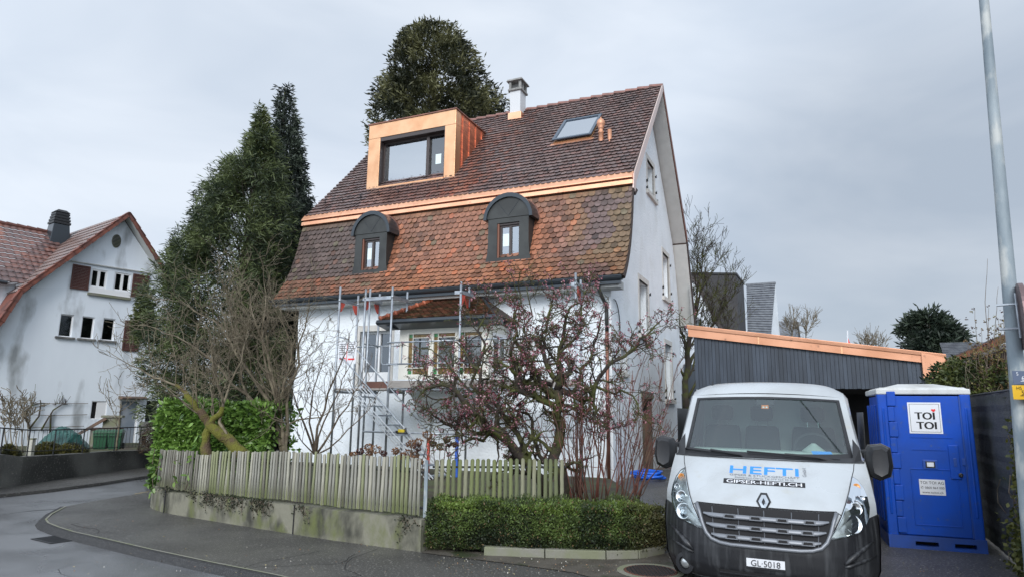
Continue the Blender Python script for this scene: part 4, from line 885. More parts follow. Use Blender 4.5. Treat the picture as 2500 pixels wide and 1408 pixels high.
# flower box on the deck
fb = thing('flower_box', 'long terracotta planter box on the scaffold deck by the left window', 'planter', HW(-5.9, vi-.25, 2.2), -TH)
m_ = MB(); m_.hexa([(0, 0, 0), (.75, 0, 0), (.75, .2, 0), (0, .2, 0)], [(-.03, -.03, .16), (.78, -.03, .16), (.78, .23, .16), (-.03, .23, .16)]); m_.build('box', mat('terracotta', (.18, .09, .07), .8), fb, bevel=.01)
MB().box(.0, .75, .0, .2, .161, .17).build('earth', M['soil'], fb)
# ================================================================== CARPORT
cp = thing('carport', 'carport with grey board cladding and a sloping copper fascia', 'carport', C0+1.7*VV, -TH)
cv = lambda px, py: hv(px, py, 1.7)
cl0, cr0 = 1.56, 6.26; ztl, ztr = 3.55, 2.86; zb = 2.27
nb = 58
m_ = MB(); rs = rng(77)
for k in range(nb):
    x0 = cl0+(cr0-cl0)*k/nb; x1 = cl0+(cr0-cl0)*(k+1)/nb-.006; zt = ztl+(ztr-ztl)*(k+.5)/nb; dy = .012 if k % 2 else .0
    m_.cur = tuple(np.ones(3)*rs.uniform(.82, 1.18)); m_.box(x0, x1, -.03+dy, .012, zb+rs.normal()*.004, zt)
mcl = mat('grey_boards', (.040, .055, .078), .5, c2=(.026, .037, .054), ns=6, stretch=(1, 1, .15), bump=.4, bs=18, attr=True)
m_.build('board_cladding', mcl, cp, col=True)
m_ = MB(); m_.box(cl0-.0, cl0+.02, .013, 6, zb, 3.4); m_.box(cr0-.02, cr0, .013, 6, zb, 2.8); m_.build('side_cladding', M['clad'], cp)
m_ = MB(); m_.hexa([(cl0, .014, zb+.01), (cr0, .014, zb+.01), (cr0, .03, zb+.01), (cl0, .03, zb+.01)], [(cl0, .014, ztl), (cr0, .014, ztr), (cr0, .03, ztr), (cl0, .03, ztl)]); m_.build('backing_board', M['dark'], cp)
q1, q2 = 1.44, 6.64
yl = lambda x, a, b: a+(b-a)*(x-q1)/(q2-q1)
m_ = MB(); m_.hexa([(q1, -.10, 3.52), (6.28, -.10, yl(6.28, 3.52, 2.74)), (6.28, -.06, yl(6.28, 3.52, 2.74)), (q1, -.06, 3.52)], [(q1, -.10, 3.70), (6.28, -.10, yl(6.28, 3.70, 2.93)), (6.28, -.06, yl(6.28, 3.70, 2.93)), (q1, -.06, 3.70)]); fa = m_.build('fascia', M['copper_fa'], cp)
m_ = MB(); m_.hexa([(6.2, -.14, 2.46), (6.42, -.14, 2.50), (6.42, .1, 2.50), (6.2, .1, 2.46)], [(6.2, -.14, yl(6.2, 3.72, 2.95)), (q2, -.14, 2.88), (q2, .1, 2.88), (6.2, .1, yl(6.2, 3.72, 2.95))]); m_.build('fascia_corner', M['copper_fa'], cp)
m_ = MB(); m_.hexa([(q1-.03, -.12, 3.701), (q2, -.12, 2.882), (q2, 6, 2.882), (q1-.03, 6, 3.701)], [(q1-.03, -.13, 3.80), (q2, -.13, 2.97), (q2, 6, 2.97), (q1-.03, 6, 3.80)]); m_.build('roof_edge', M['copper_fa'], cp, bevel=.012)
for x in (3.0, 4.7):
    m_ = MB(); z0 = yl(x, 3.52, 2.74); z1 = yl(x, 3.70, 2.93); m_.hexa([(x, -.106, z0), (x+.03, -.106, z0-.004), (x+.03, -.10, z0-.004), (x, -.10, z0)], [(x, -.106, z1), (x+.03, -.106, z1-.004), (x+.03, -.10, z1-.004), (x, -.10, z1)]); m_.build('fascia_joint', M['copper'], fa)
m_ = MB(); m_.box(cl0+.03, cr0-.03, 5.0, 5.1, .1, 3.0); m_.box(cl0+.02, cl0+.08, .3, 5.0, .1, zb); m_.build('back_wall', M['dark'], cp)
for x in (cl0+.05, 3.9, cr0-.12): MB().box(x, x+.12, .05, .17, .15, zb+.1).build('post', M['clad'], cp)
m_ = MB(); m_.quad((cl0, .02, zb+.02), (cr0, .02, zb+.02), (cr0, 5, zb+.02), (cl0, 5, zb+.02)); m_.build('ceiling', M['dark'], cp, solid=.01)
# ================================================================== VAN (front panel shape as a surface t(x,z))
VO = np.array([2.3537, 6.4523, 0]); VH = R(22.99)
van = thing('delivery_van', 'white delivery van with black bumper and blue lettering parked in the driveway', 'van', VO, -VH)
van.rotation_euler = (0, R(.75), -VH)
zs_ = np.array([.10, .18, .28, .36, .46, .60, .72, .80, .84, .90, 1.0, 1.1, 1.2, 1.25])
ts_ = np.array([.16, .06, .01, 0., -.005, .005, .02, .035, .05, .10, .24, .40, .585, .68])
def t0(z): return float(np.interp(z, zs_, ts_))
def wz(z): return float(np.interp(z, [.1, .3, .6, .9, 1.1, 1.25, 1.35], [.90, .965, .985, .975, .955, .935, .93]))
def cz(z): return float(np.interp(z, [.1, .5, .8, 1.0, 1.1, 1.2, 1.25], [.42, .46, .45, .34, .26, .18, .14]))
def Fv(x, z):
    a = min(abs(x)/wz(z), 1.); return t0(z)+cz(z)*(a**4)+.03*a**2
def shell(name, fx, zr, m, parent, off=0., nx=40, nz=20, smooth=True):
    """surface patch: fx(z)->(x0,x1) span, z range; lies `off` proud of the body"""
    vs = []; 
    for j in range(nz+1):
        v = j/nz
        for i in range(nx+1):
            x, z = fx(i/nx, v); vs.append((x, Fv(x, z)-off, z))
    fs = [(j*(nx+1)+i, j*(nx+1)+i+1, (j+1)*(nx+1)+i+1, (j+1)*(nx+1)+i) for j in range(nz) for i in range(nx)]
    return mkmesh(name, vs, fs, m, parent, smooth=smooth)
body = shell('body', lambda a, b: ((2*a-1)*wz(.14+1.11*b), .14+1.11*b), None, M['vanw'], van, nx=60, nz=44)
# upper cab: rings from hood base over windscreen frame to roof, then box body sides
ws_b, ws_t = 1.285, 1.86
# stations: (half width, t front, z)
def wsP(a, b):      # a -1..1 across, b 0..1 up the windscreen plane
    hw = .905+(.825-.905)*b; t = .74+(1.37-.74)*b; z = 1.262+(1.90-1.262)*b
    zc = -.035*(1-b)*(1-a*a) + .03*b*(1-a*a)
    return (a*hw, t+.16*abs(a)**2.6-.0, z+zc)
def wspatch(name, u0, u1, v0, v1, m, parent, off=0, nx=24, nz=10, fn=wsP):
    vs = []
    for j in range(nz+1):
        for i in range(nx+1):
            a = u0+(u1-u0)*i/nx; b = v0+(v1-v0)*j/nz; p = np.array(fn(a, b)); vs.append(tuple(p+np.array([0, -.70, .70])*off))
    fs = [(j*(nx+1)+i, j*(nx+1)+i+1, (j+1)*(nx+1)+i+1, (j+1)*(nx+1)+i) for j in range(nz) for i in range(nx)]
    return mkmesh(name, vs, fs, m, parent, smooth=True)
wspatch('windscreen', -.90, .90, .06, .93, M['wsglass'], van)
# black ceramic border
def ringpatch(name, a, b0, b1, ai, bi0, bi1, m, parent, off):
    vs = []; n = 20
    def loop(A, B0, B1):
        r = []
        for i in range(n): r.append((-A+2*A*i/n, B0))
        for i in range(6): r.append((A, B0+(B1-B0)*i/6))
        for i in range(n): r.append((A-2*A*i/n, B1))
        for i in range(6): r.append((-A, B1+(B0-B1)*i/6))
        return r
    lo, li = loop(a, b0, b1), loop(ai, bi0, bi1); k = len(lo)
    vs = [tuple(np.array(wsP(*p))+np.array([0, -.7, .7])*off) for p in lo+li]
    return mkmesh(name, vs, [(i, (i+1) % k, k+(i+1) % k, k+i) for i in range(k)], m, parent, smooth=True)
ringpatch('windscreen_border', .925, .03, .95, .885, .10, .915, M['blacksm'], van, .006)
ringpatch('windscreen_frame', 1.0, -.02, 1.0, .92, .035, .945, M['vanw'], van, .001)
# roof front and roof
rp = []; 
rz = [(0, 1.0), (.25, 1.0), (.5, 1.0), (.75, 1.0), (1., 1.)]
def roofP(a, b):
    p = np.array(wsP(a, 1.0)); s = b
    t = p[1]+[0, .07, .2, .5, 1.4, 3.9][s]; z = p[2]+[0, .062, .115, .145, .16, .16][s]
    hw = [.825, .822, .83, .85, .87, .87][s]; ed = abs(a)**8
    return (a*hw, t, z-ed*.10*[0, .3, .6, 1, 1, 1][s]+.01*(1-a*a))
nx = 32; vs = [roofP(-1+2*i/nx, j) for j in range(6) for i in range(nx+1)]
mkmesh('roof', vs, [(j*(nx+1)+i, j*(nx+1)+i+1, (j+1)*(nx+1)+i+1, (j+1)*(nx+1)+i) for j in range(5) for i in range(nx)], M['vanw'], van, smooth=True)
# sides
for sg, nm in ((-1, 'side'), (1, 'side')):
    st = []
    for z, kind in ((.30, 0), (.6, 0), (.9, 0), (1.1, 0), (1.25, 0)):
        w = wz(z); st.append([(sg*w, Fv(w, z), z), (sg*(w+.012), Fv(w, z)+.12, z), (sg*.985, 1.3, z), (sg*.985, 5.2, z)])
    for b in (.0, .35, .7, 1.0):
        p = np.array(wsP(1., b)); wb = .965+(.87-.965)*b; st.append([(sg*p[0], p[1], p[2]), (sg*(p[0]+.025), p[1]+.08, p[2]), (sg*wb, max(1.75, p[1]+.2), p[2]), (sg*wb, 5.2, p[2])])
    p = roofP(1, 3); st.append([(sg*.83, p[1]-.3, 1.93+.0), (sg*.84, p[1]-.1, 1.95), (sg*.865, 2.2, 1.955), (sg*.87, 5.2, 1.955)])
    vs = [q for r_ in st for q in r_]; k = 4
    mkmesh('side_panel', vs, [(j*k+i, j*k+i+1, (j+1)*k+i+1, (j+1)*k+i) for j in range(len(st)-1) for i in range(k-1)], M['vanw'], van, smooth=True)
    MB().box(sg*.985-(.0 if sg > 0 else .004), sg*.985+(.004 if sg > 0 else 0), 1.35, 2.2, 1.3, 1.75).build('side_window', M['blacksm'], van)
# cowl under the windscreen
def cowlP(a, b):
    z = 1.235+.045*b; x = a*(.93-.03*b); p = wsP(a, .03); q0 = (x, Fv(x, 1.235)-.0, 1.232); return tuple(np.array(q0)*(1-b)+np.array(p)*b+np.array([0, 0, .012]))
vs = [cowlP(-1+2*i/30, j/3) for j in range(4) for i in range(31)]
mkmesh('cowl', vs, [(j*31+i, j*31+i+1, (j+1)*31+i+1, (j+1)*31+i) for j in range(3) for i in range(30)], M['blacksm'], van, smooth=True)
for sg in (-1, 1):
    a0 = np.array(wsP(sg*.97, -.02)); a1 = np.array(wsP(sg*.93, .15)); m_ = MB(); b0_ = a0+np.array([sg*.045, .06, .0])
    m_.prism([tuple(a0+np.array([-sg*.06, -.10, -.045])), tuple(a0+np.array([sg*.03, -.04, -.05])), tuple(a0+np.array([sg*.02, .05, .12])), tuple(a1+np.array([sg*.01, 0, .10]))], (0, -.0, .02)); m_.build('cowl_corner', M['blacksm'], van)
# wipers
def wpt(a, b, o=.03): return tuple(np.array(wsP(a, b))+np.array([0, -.7, .7])*o)
for (x0, b0_, x1, b1_) in ((-.97, .05, -.12, .0), (-.20, .09, .78, .0)):
    m_ = MB(); m_.tube([wpt(x0, b0_), wpt((x0+x1)/2, (b0_+b1_)/2+.015), wpt(x1, b1_)], .009, 5); xm_ = x0+(x1-x0)*.42; m_.tube([wpt(xm_, .06, .045), wpt(xm_+.35, .02, .05), wpt(x1-.05, -.03, .03)], [.012, .014, .016], 6); m_.build('wiper', M['blacksm'], van)
# cabin interior
cab = MB(); cab.add([(-.85, .85, 1.05), (.85, .85, 1.05), (.85, 2.45, 1.05), (-.85, 2.45, 1.05), (-.80, 2.45, 1.93), (.80, 2.45, 1.93)], [(0, 1, 2, 3), (3, 2, 5, 4)]); cab.build('cabin_back', M['cabin'], van)
m_ = MB(); m_.box(-.84, .84, .95, 1.45, 1.12, 1.27); m_.box(-.8, .8, 1.12, 1.4, 1.27, 1.31); m_.build('dashboard', M['dash'], van, bevel=.03)
def seat(x, w):
    m_ = MB(); m_.hexa([(x-w, 2.0, 1.05), (x+w, 2.0, 1.05), (x+w, 2.16, 1.05), (x-w, 2.16, 1.05)], [(x-w*.85, 2.12, 1.56), (x+w*.85, 2.12, 1.56), (x+w*.85, 2.24, 1.56), (x-w*.85, 2.24, 1.56)]); s_ = m_.build('seat', M['seat'], van, bevel=.04)
    MB().box(x-.13, x+.13, 2.12, 2.22, 1.62, 1.80).build('headrest', M['seat'], s_, bevel=.04)
    m_ = MB(); m_.tube([(x-.06, 2.17, 1.5), (x-.06, 2.17, 1.66)], .008, 5); m_.tube([(x+.06, 2.17, 1.5), (x+.06, 2.17, 1.66)], .008, 5); m_.build('headrest_rod', M['chrome'], s_)
seat(.50, .27); seat(-.08, .22); seat(-.55, .24)
m_ = MB(); c_ = np.array([.48, 1.52, 1.32]); wv = np.array([0, .5, .85]); wr = [tuple(c_+.2*math.cos(q)*np.array([1., 0, 0])+.2*math.sin(q)*unit(wv)) for q in np.linspace(0, 2*math.pi, 25)]; m_.tube(wr, .016, 6, cap=False); m_.tube([wr[0], wr[12]], .02, 6); m_.build('steering_wheel', M['seat'], van)
m_ = MB(); m_.lathe([(.11, 0), (.12, .12), (.02, .2)], .48, 1.36, 14, 1.2); m_.build('instrument_hood', M['dash'], van)
m_ = MB(); a = np.array(wsP(-.0, .84)); m_.box(-.10, .10, a[1]+.06, a[1]+.10, 1.80, 1.90); m_.build('sensor_housing', M['blacksm'], van, bevel=.01)
a = np.array(wsP(.0, .80)); pch = [wsP(-.045, .775), wsP(.045, .775), wsP(.045, .835), wsP(-.045, .835)]
MB().add([tuple(np.array(p)+np.array([0, .012, -.008])) for p in pch], [(0, 1, 2, 3)]).build('toll_sticker', mat('orange_sticker', (.75, .22, .05), .5), van)
for q in (-.02, .02): MB().add([tuple(np.array(wsP(q+dx, bb))+np.array([0, .009, -.006])) for dx, bb in ((-.012, .785), (.012, .785), (.012, .81), (-.012, .81))], [(0, 1, 2, 3)]).build('toll_mark', M['sticker'], van)
MB().add([tuple(np.array(wsP(x_, b_))+np.array([0, .012, -.006])) for x_, b_ in ((.52, .085), (.73, .08), (.71, .15), (.50, .16))], [(0, 1, 2, 3)]).build('blue_flyer', mat('blue_flyer', (.05, .35, .85), .5), van)
# black bumper shell
hlx = [(0, .50), (.30, .50), (.44, .52), (.50, .56), (.53, .60), (.62, .615), (.74, .65), (.84, .71), (.90, .78), (.985, .80)]
def zb_(x): return float(np.interp(abs(x), [p[0] for p in hlx], [p[1] for p in hlx]))
def bump(a, b):
    x = (2*a-1)*.985; z = .15+(zb_(x)-.15)*b; return (x*min(1, wz(z)/.985), z)
bmp = shell('bumper', bump, None, M['blackpl'], van, off=.014, nx=80, nz=26)
# bumper side wraps
for sg in (-1, 1):
    vs = []
    for z in (.15, .3, .5, .65, .79):
        w = wz(z); vs += [(sg*(w+.012), Fv(w, z)-.014, z), (sg*(w+.022), Fv(w, z)+.2, z), (sg*.998, 1.0, z if z < .7 else .72)]
    mkmesh('bumper_side', vs, [(j*3+i, j*3+i+1, j*3+i+4, j*3+i+3) for j in range(4) for i in range(2)], M['blackpl'], bmp, smooth=True)
def onF(x, z, off=.02): return (x, Fv(x, z)-off, z)
# bumper details: lower intake, side scoops, fog lamps
shell('lower_intake', lambda a, b: ((2*a-1)*(.40+.02*b), .165+.10*b), None, M['dark'], bmp, off=.018, nx=20, nz=4)
for zz in (.195, .235): MB().tube([onF(x, zz, .03) for x in np.linspace(-.41, .41, 9)], .008, 5).build('intake_bar', M['blacksm'], bmp)
for sg in (-1, 1):
    m_ = MB(); m_.tube([onF(sg*.93, .58, .01), onF(sg*.82, .52, .03), onF(sg*.72, .45, .035), onF(sg*.66, .40, .02)], [.006, .02, .028, .008], 8); m_.build('bumper_crease', M['blackpl'], bmp, smooth=True)
    m_ = MB(); m_.tube([onF(sg*.94, .44, .012), onF(sg*.82, .42, .03), onF(sg*.70, .385, .03), onF(sg*.655, .375, .015)], [.006, .016, .016, .006], 8); m_.build('bumper_crease', M['blackpl'], bmp, smooth=True)
    fg = MB(); c = np.array(onF(sg*.755, .245, .02)); fg.lathe([(.105, .02), (.10, -.012), (.062, -.016), (.058, .03)], 0, 0, 20); 
    nrm = unit(np.array([sg*.45, -1, 0.])); ax = np.array([-nrm[1], nrm[0], 0]); 
    def tr(v, c=c, nrm=nrm, ax=ax): return tuple(c+ax*v[0]+np.array([0, 0, 1.])*v[1]-nrm*v[2])
    fg.v = [tr(v) for v in fg.v]; fo = fg.build('fog_lamp', M['blacksm'], bmp, smooth=False)
    l_ = MB(); l_.lathe([(.055, .018), (.052, -.002), (.03, -.012), (.001, -.016)], 0, 0, 18); l_.v = [tr(v) for v in l_.v]; l_.build('fog_lens', M['reflector'], fo, smooth=True)
# grille
def grx(z): return float(np.interp(z, [.50, .53, .58, .66, .76, .835], [.38, .475, .525, .56, .59, .62]))
shell('grille', lambda a, b: ((2*a-1)*grx(.515+.32*b), .515+.32*b+(-.03*(1-(2*a-1)**2)*b if False else 0)), None, M['dark'], van, off=.018, nx=30, nz=10)
gfr = [(grx(z), z) for z in (.835, .76, .66, .58, .53, .505)]
fr_pts = [onF(-x, z, .026) for x, z in gfr]+[onF(x, .497, .03) for x in (-.30, -.15, 0, .15, .30)]+[onF(x, z, .026) for x, z in gfr[::-1]]
m_ = MB(); m_.tube(fr_pts, .019, 8); gri = m_.build('grille_frame', M['silverg'], van, smooth=True)
for zi, zc in enumerate((.745, .655, .565)):
    hw = grx(zc)-.035; xs_ = np.linspace(-hw, hw, 41); vs = []
    wins = [(-.36, -.25), (-.125, -.02), (.105, .21), (.34, .44)] if zi == 0 else [(-.34, -.235), (-.125, -.02), (.105, .21), (.315, .42)]
    for x in xs_:
        sag = 0
        up_ = any(a - .02 <= x <= b + .02 for a, b in wins); e = max(0, (abs(x)-(hw-.07))/.07)
        hgt = .020*(1-.7*e); zc2 = zc+.012*e
        vs += [(x, Fv(x, zc2)-.022, zc2+hgt), (x, Fv(x, zc2)-.052, zc2-.004), (x, Fv(x, zc2)-.044, zc2-hgt), (x, Fv(x, zc2)-.02, zc2-hgt-.004)]
    fs = [(i*4+j, (i+1)*4+j, (i+1)*4+j+1, i*4+j+1) for i in range(40) for j in range(3)]
    mkmesh('grille_bar', vs, fs, M['silverg'], gri, smooth=True)
    for a, b in wins:
        m_ = MB(); xm = (a+b)/2; hw2 = (b-a)/2; yy = lambda x: Fv(x, zc)-.058
        m_.prism([(a-.004, yy(a), zc-.016), (b+.004, yy(b), zc-.016), (b-.006, yy(b), zc+.024), (a+.006, yy(a), zc+.024)], (0, .03, 0)); m_.build('bar_loop', M['silverg'], gri)
        m_ = MB(); m_.prism([(a+.012, yy(a)-.003, zc-.006), (b-.012, yy(b)-.003, zc-.006), (b-.018, yy(b)-.003, zc+.016), (a+.018, yy(a)-.003, zc+.016)], (0, .01, 0)); m_.build('bar_slot', M['dark'], gri)
for x in (-.45, -.22, .0, .23, .45):
    m_ = MB(); m_.tube([onF(x, .53, .024), onF(x*1.04, .82, .024)], .004, 4); m_.build('grille_rib', M['silverg'], gri)
# headlights
hl = [(.533, .607), (.60, .70), (.655, .80), (.70, .90), (.745, 1.0), (.775, 1.08), (.792, 1.128), (.835, 1.10), (.875, 1.04), (.90, .96), (.908, .87), (.895, .79), (.855, .715), (.79, .665), (.70, .632), (.60, .612)]
hc = (.79, .83)
for sg in (-1, 1):
    n = len(hl); vs = []; rings = (1., .8, .5, .0)
    def pr(x, z, off): return onF(sg*x, z, off)
    for r_ in rings[:-1]:
        for x, z in hl: vs.append(pr(hc[0]+(x-hc[0])*r_, hc[1]+(z-hc[1])*r_, .010))
    vs.append(pr(*hc, .010)); fs = [(j*n+i, j*n+(i+1) % n, (j+1)*n+(i+1) % n, (j+1)*n+i) for j in range(2) for i in range(n)]+[(2*n+i, 2*n+(i+1) % n, 3*n) for i in range(n)]
    h_ = mkmesh('headlight', vs, fs, M['reflector'], van, smooth=True)
    m_ = MB(); m_.tube([pr(x, z, .014) for x, z in hl]+[pr(*hl[0], .014)], .006, 5, cap=False); m_.build('headlight_seal', M['blacksm'], h_)
    m_ = MB(); m_.tube([pr(hc[0]+(x-hc[0])*.93, hc[1]+(z-hc[1])*.95, .016) for x, z in hl]+[pr(hc[0]+(hl[0][0]-hc[0])*.93, hc[1]+(hl[0][1]-hc[1])*.95, .016)], .006, 5, cap=False); m_.build('headlight_trim', M['chrome'], h_)
    for (x, z, rad, mm, nm) in ((.755, .735, .082, M['chrome'], 'low_beam'), (.785, .865, .060, M['chrome'], 'high_beam'), (.845, .945, .030, M['chrome'], 'side_lamp'), (.815, 1.04, .034, M['orange_l'], 'indicator')):
        c = np.array(pr(x, z, .012)); nrm = unit(np.array([sg*.42, -1, .25])); ax = unit(np.cross(nrm, [0, 0, 1.])); ay = np.cross(ax, nrm)
        q = MB(); q.lathe([(rad, .0), (rad*.98, -.014), (rad*.82, -.008), (rad*.5, .006), (rad*.22, .012), (rad*.2, -.006), (.001, -.008)], 0, 0, 20)
        q.v = [tuple(c+ax*v[0]+ay*v[1]-nrm*v[2]*1.) for v in q.v]; q.build(nm, mm, h_, smooth=True)
    vs2 = [tuple(np.array(v)+np.array([sg*.004, -.022, 0])) for v in vs]; mkmesh('headlight_lens', vs2, fs, M['lens'], h_, smooth=True)
# panel gaps between hood and wings
for sg in (-1, 1):
    m_ = MB(); m_.tube([onF(sg*x, z, .001) for x, z in ((.792, 1.128), (.815, 1.18), (.828, 1.235))], .004, 4); m_.build('panel_gap', M['dark'], van)
    m_ = MB(); m_.tube([onF(sg*x, z, .001) for x, z in ((.62, .838), (.66, .81))], .004, 4); m_.build('panel_gap', M['dark'], van)
m_ = MB(); m_.tube([onF(x, .840, .002) for x in np.linspace(-.62, .62, 20)], .006, 5); m_.build('hood_edge', M['dark'], van)
# badge
def plate(name, pts, off, m, parent, th=.006):
    a = [onF(x, z, off+.002) for x, z in pts]; b = [onF(x, z, off+th) for x, z in pts]; k = len(a)
    return mkmesh(name, a+b, [tuple(range(k, 2*k))]+[(i, (i+1) % k, k+(i+1) % k, k+i) for i in range(k)], m, parent)
bz = .895; B_ = [(-.028, bz+.068), (.028, bz+.068), (.066, bz), (.028, bz-.068), (-.028, bz-.068), (-.066, bz)]
bg_ = plate('badge', B_, .0, M['blacksm'], van, .012)
plate('badge_diamond', [(-.018, bz+.052), (.018, bz+.052), (.046, bz), (.018, bz-.052), (-.018, bz-.052), (-.046, bz)], .012, M['chrome'], bg_, .008)
plate('badge_centre', [(0, bz+.028), (.015, bz), (0, bz-.028), (-.015, bz)], .020, M['blacksm'], bg_, .004)
# lettering on the hood
def hood(zc, xo=0.): 
    sl_ = .55                                       # hood rises ~0.55 m of z per metre along the panel
    return lambda x, y: onF(x+xo, zc+y*sl_, .0035)
text("HEFTI", .165, M['inkb'], 'lettering_name', van, hood(1.112, -.01), 1.62)
# heavier strokes for the name
for dx, dy in ((.006, 0), (0, .006)): text("HEFTI", .165, M['inkb'], 'lettering_name', van, (lambda x, y, dx=dx, dy=dy: onF(x-.01+dx, 1.112+(y+dy)*.55, .0032)), 1.62)
text("GIPSER & STUCKGESCHÄFT", .040, M['inkg'], 'lettering_trade', van, hood(1.091, -.003), 1.33)
text("Richterswil-Glarus Tel 079 424 95 02", .036, M['inkg'], 'lettering_phone', van, hood(1.071, -.003), 1.0)
text("GmbH", .05, M['inkg'], 'lettering_suffix', van, lambda x, y: onF(.385-y, 1.11+(x)*.55, .0035), 1.0, align='LEFT')
pts = [(-.365, 1.052), (.385, 1.052), (.385, 1.091), (-.365, 1.091)]
vs = [onF(-.38+.75*i/16, z, .003) for z in (1.0225, 1.043, 1.0625) for i in range(17)]; mkmesh('lettering_bar', vs, [(j*17+i, j*17+i+1, (j+1)*17+i+1, (j+1)*17+i) for j in range(2) for i in range(16)], M['ink'], van)
for dx in (0, .003): text("GIPSER-HEFTI.CH", .070, M['sticker'], 'lettering_site', van, (lambda x, y, dx=dx: onF(x-.005+dx, 1.0305+y*.55, .0055)), 1.32)
# number plate
pl = plate('number_plate', [(-.165, .322), (.165, .322), (.165, .395), (-.165, .395)], .022, M['sticker'], van, .008)
text("GL·5018", .082, M['ink'], 'plate_number', pl, lambda x, y: (x*.9, Fv(0, .36)-.034, .331+y*.92), 1.0)
plate('plate_holder', [(-.168, .302), (.168, .302), (.168, .320), (-.168, .320)], .02, M['blacksm'], van, .008)
# mirrors
for sg in (-1, 1):
    m_ = MB(); x = sg*1.075; y0 = .90
    outl = [(-.10, 1.12), (-.12, 1.22), (-.12, 1.34), (-.09, 1.41), (.03, 1.425), (.10, 1.39), (.115, 1.22), (.09, 1.12), (0, 1.08)]
    front = [(x+sg*a*.82, y0, z) for a, z in outl]; rear = [(x+sg*a, y0+.12, z) for a, z in outl]; fm = [(x+sg*a*.5, y0-.05, 1.26+(z-1.26)*.7) for a, z in outl]
    k = len(outl); m_.add(front+rear+fm, [tuple(range(2*k-1, k-1, -1)), tuple(range(2*k, 3*k))]+[(i, (i+1) % k, k+(i+1) % k, k+i) for i in range(k)]+[(2*k+i, 2*k+(i+1) % k, (i+1) % k, i) for i in range(k)])
    mi = m_.build('wing_mirror', M['blacksm'], van, smooth=True, bevel=.012)
    for z in (1.16, 1.35):
        m_ = MB(); m_.tube([(sg*.90, 1.10, z-.02), (sg*.98, 1.02, z), (sg*1.07, .97, z)], [.03, .026, .024], 8); m_.build('mirror_arm', M['blacksm'], mi, smooth=True)
# wheels
for sg in (-1, 1):
    for ty in (.95, 3.9):
        m_ = MB(); m_.lathe([(.30, -.1), (.33, -.085), (.335, 0), (.33, .085), (.30, .1), (.2, .1), (.2, -.1)], 0, 0, 28, axis='z'); m_.v = [(sg*.87+b, ty+a, .335+c) for a, c, b in m_.v]; w = m_.build('wheel', M['rubber'], van, smooth=False)
        m_ = MB(); m_.lathe([(.2, -.08), (.19, .06), (.05, .08)], 0, 0, 20); m_.v = [(sg*.87+sg*b, ty+a, .335+c) for a, c, b in m_.v]; m_.build('rim', M['silverg'], w)
MB().box(-.9, .9, .5, 5.0, .2, .45).build('underbody', M['dark'], van)
m_ = MB(); m_.tube([(-.62, 1.75, 2.03), (-.62, 1.80, 2.085), (-.62, 1.86, 2.03)], [.012, .006, .01], 5); m_.build('aerial_base', M['blacksm'], van)
# ================================================================== PORTABLE TOILET
TA = R(-21); TO = np.array([5.03, 9.24, 0.]); tx = np.array([math.cos(TA), math.sin(TA), 0]); ty = np.array([-math.sin(TA), math.cos(TA), 0])
toi = thing('portable_toilet', 'blue portable toilet cabin with white roof beside the van', 'toilet', TO, TA)
def tf(px, py): Q = hit(px, py, ty, TO)-TO; return float(Q@tx), float(Q[2])
TW, TD, TZ = 1.09, 1.09, 2.0
m_ = MB(); m_.box(.035, TW-.035, .035, TD-.03, .12, TZ-.03); tb = m_.build('cabin_wall', M['blue_t'], toi)
# corner posts with fluting
for x0, x1 in ((0, .125), (TW-.125, TW)):
    m_ = MB(); m_.box(x0, x1, 0, .13, .10, TZ); cp_ = m_.build('corner_post', M['blue_t'], toi, bevel=.018)
    m_ = MB(); m_.box(x0+.042, x1-.045, -.014, .05, .42, 1.82); m_.build('post_rib', M['blue_t'], cp_, bevel=.02)
    for yy in (.22, .40, .58, .76, .94): 
        xx = 0 if x0 == 0 else TW
        m_ = MB(); m_.box(xx-.012 if xx == 0 else xx-.03, xx+.03 if xx == 0 else xx+.012, yy, yy+.08, .3, 1.85); m_.build('side_rib', M['blue_t'], tb, bevel=.012)
m_ = MB()
m_ = wall_holes(rect(-.005, TW+.005, .0, .165), [rect(.30, .56, .045, .10), rect(.74, .98, .045, .10)], lambda a, b, d: (a, -.022+d, b), .25)
m_.quad((-.005, -.022, .165), (TW+.005, -.022, .165), (TW+.005, .1, .165), (-.005, .1, .165)); m_.quad((-.005, -.022, 0), (-.005, TD, 0), (-.005, TD, .165), (-.005, -.022, .165)); m_.quad((TW+.005, -.022, 0), (TW+.005, TD, 0), (TW+.005, TD, .165), (TW+.005, -.022, .165))
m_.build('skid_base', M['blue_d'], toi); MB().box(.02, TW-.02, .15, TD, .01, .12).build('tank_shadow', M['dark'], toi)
dx0, dx1, dz0, dz1 = .135, .955, .175, 1.97
m_ = MB(); m_.box(dx0, dx1, .004, .034, dz0, dz1); dr = m_.build('door', M['blue_t'], toi, bevel=.008)
m_ = MB(); framemb(m_, .32, .86, .30, 1.02, .012, lambda a, b, d: (a, d, b), -.004, .01); m_.build('door_relief', M['blue_t'], dr, bevel=.003)
for zz in (1.26, 1.42): m_ = MB(); m_.box(.36, .84, -.003, .01, zz, zz+.012); m_.build('door_relief', M['blue_t'], dr)
for k in range(9):
    z0 = dz0+.02+k*.205; m_ = MB(); w_ = .06 if k % 2 else .085; m_.box(dx0-.02, dx0+w_, -.012-(.008 if k % 2 == 0 else 0), .02, z0, z0+.195); m_.build('hinge_block', M['blue_t'], dr, bevel=.008)
m_ = MB(); m_.box(dx1-.003, dx1+.012, -.004, .03, dz0, dz1); m_.build('door_gap', M['blue_d'], dr)
hx, hz = tf(2338, 1135); m_ = MB(); m_.box(hx-.09, hx+.03, -.014, .01, hz-.18, hz+.26); m_.build('latch_plate', M['blue_t'], dr, bevel=.012)
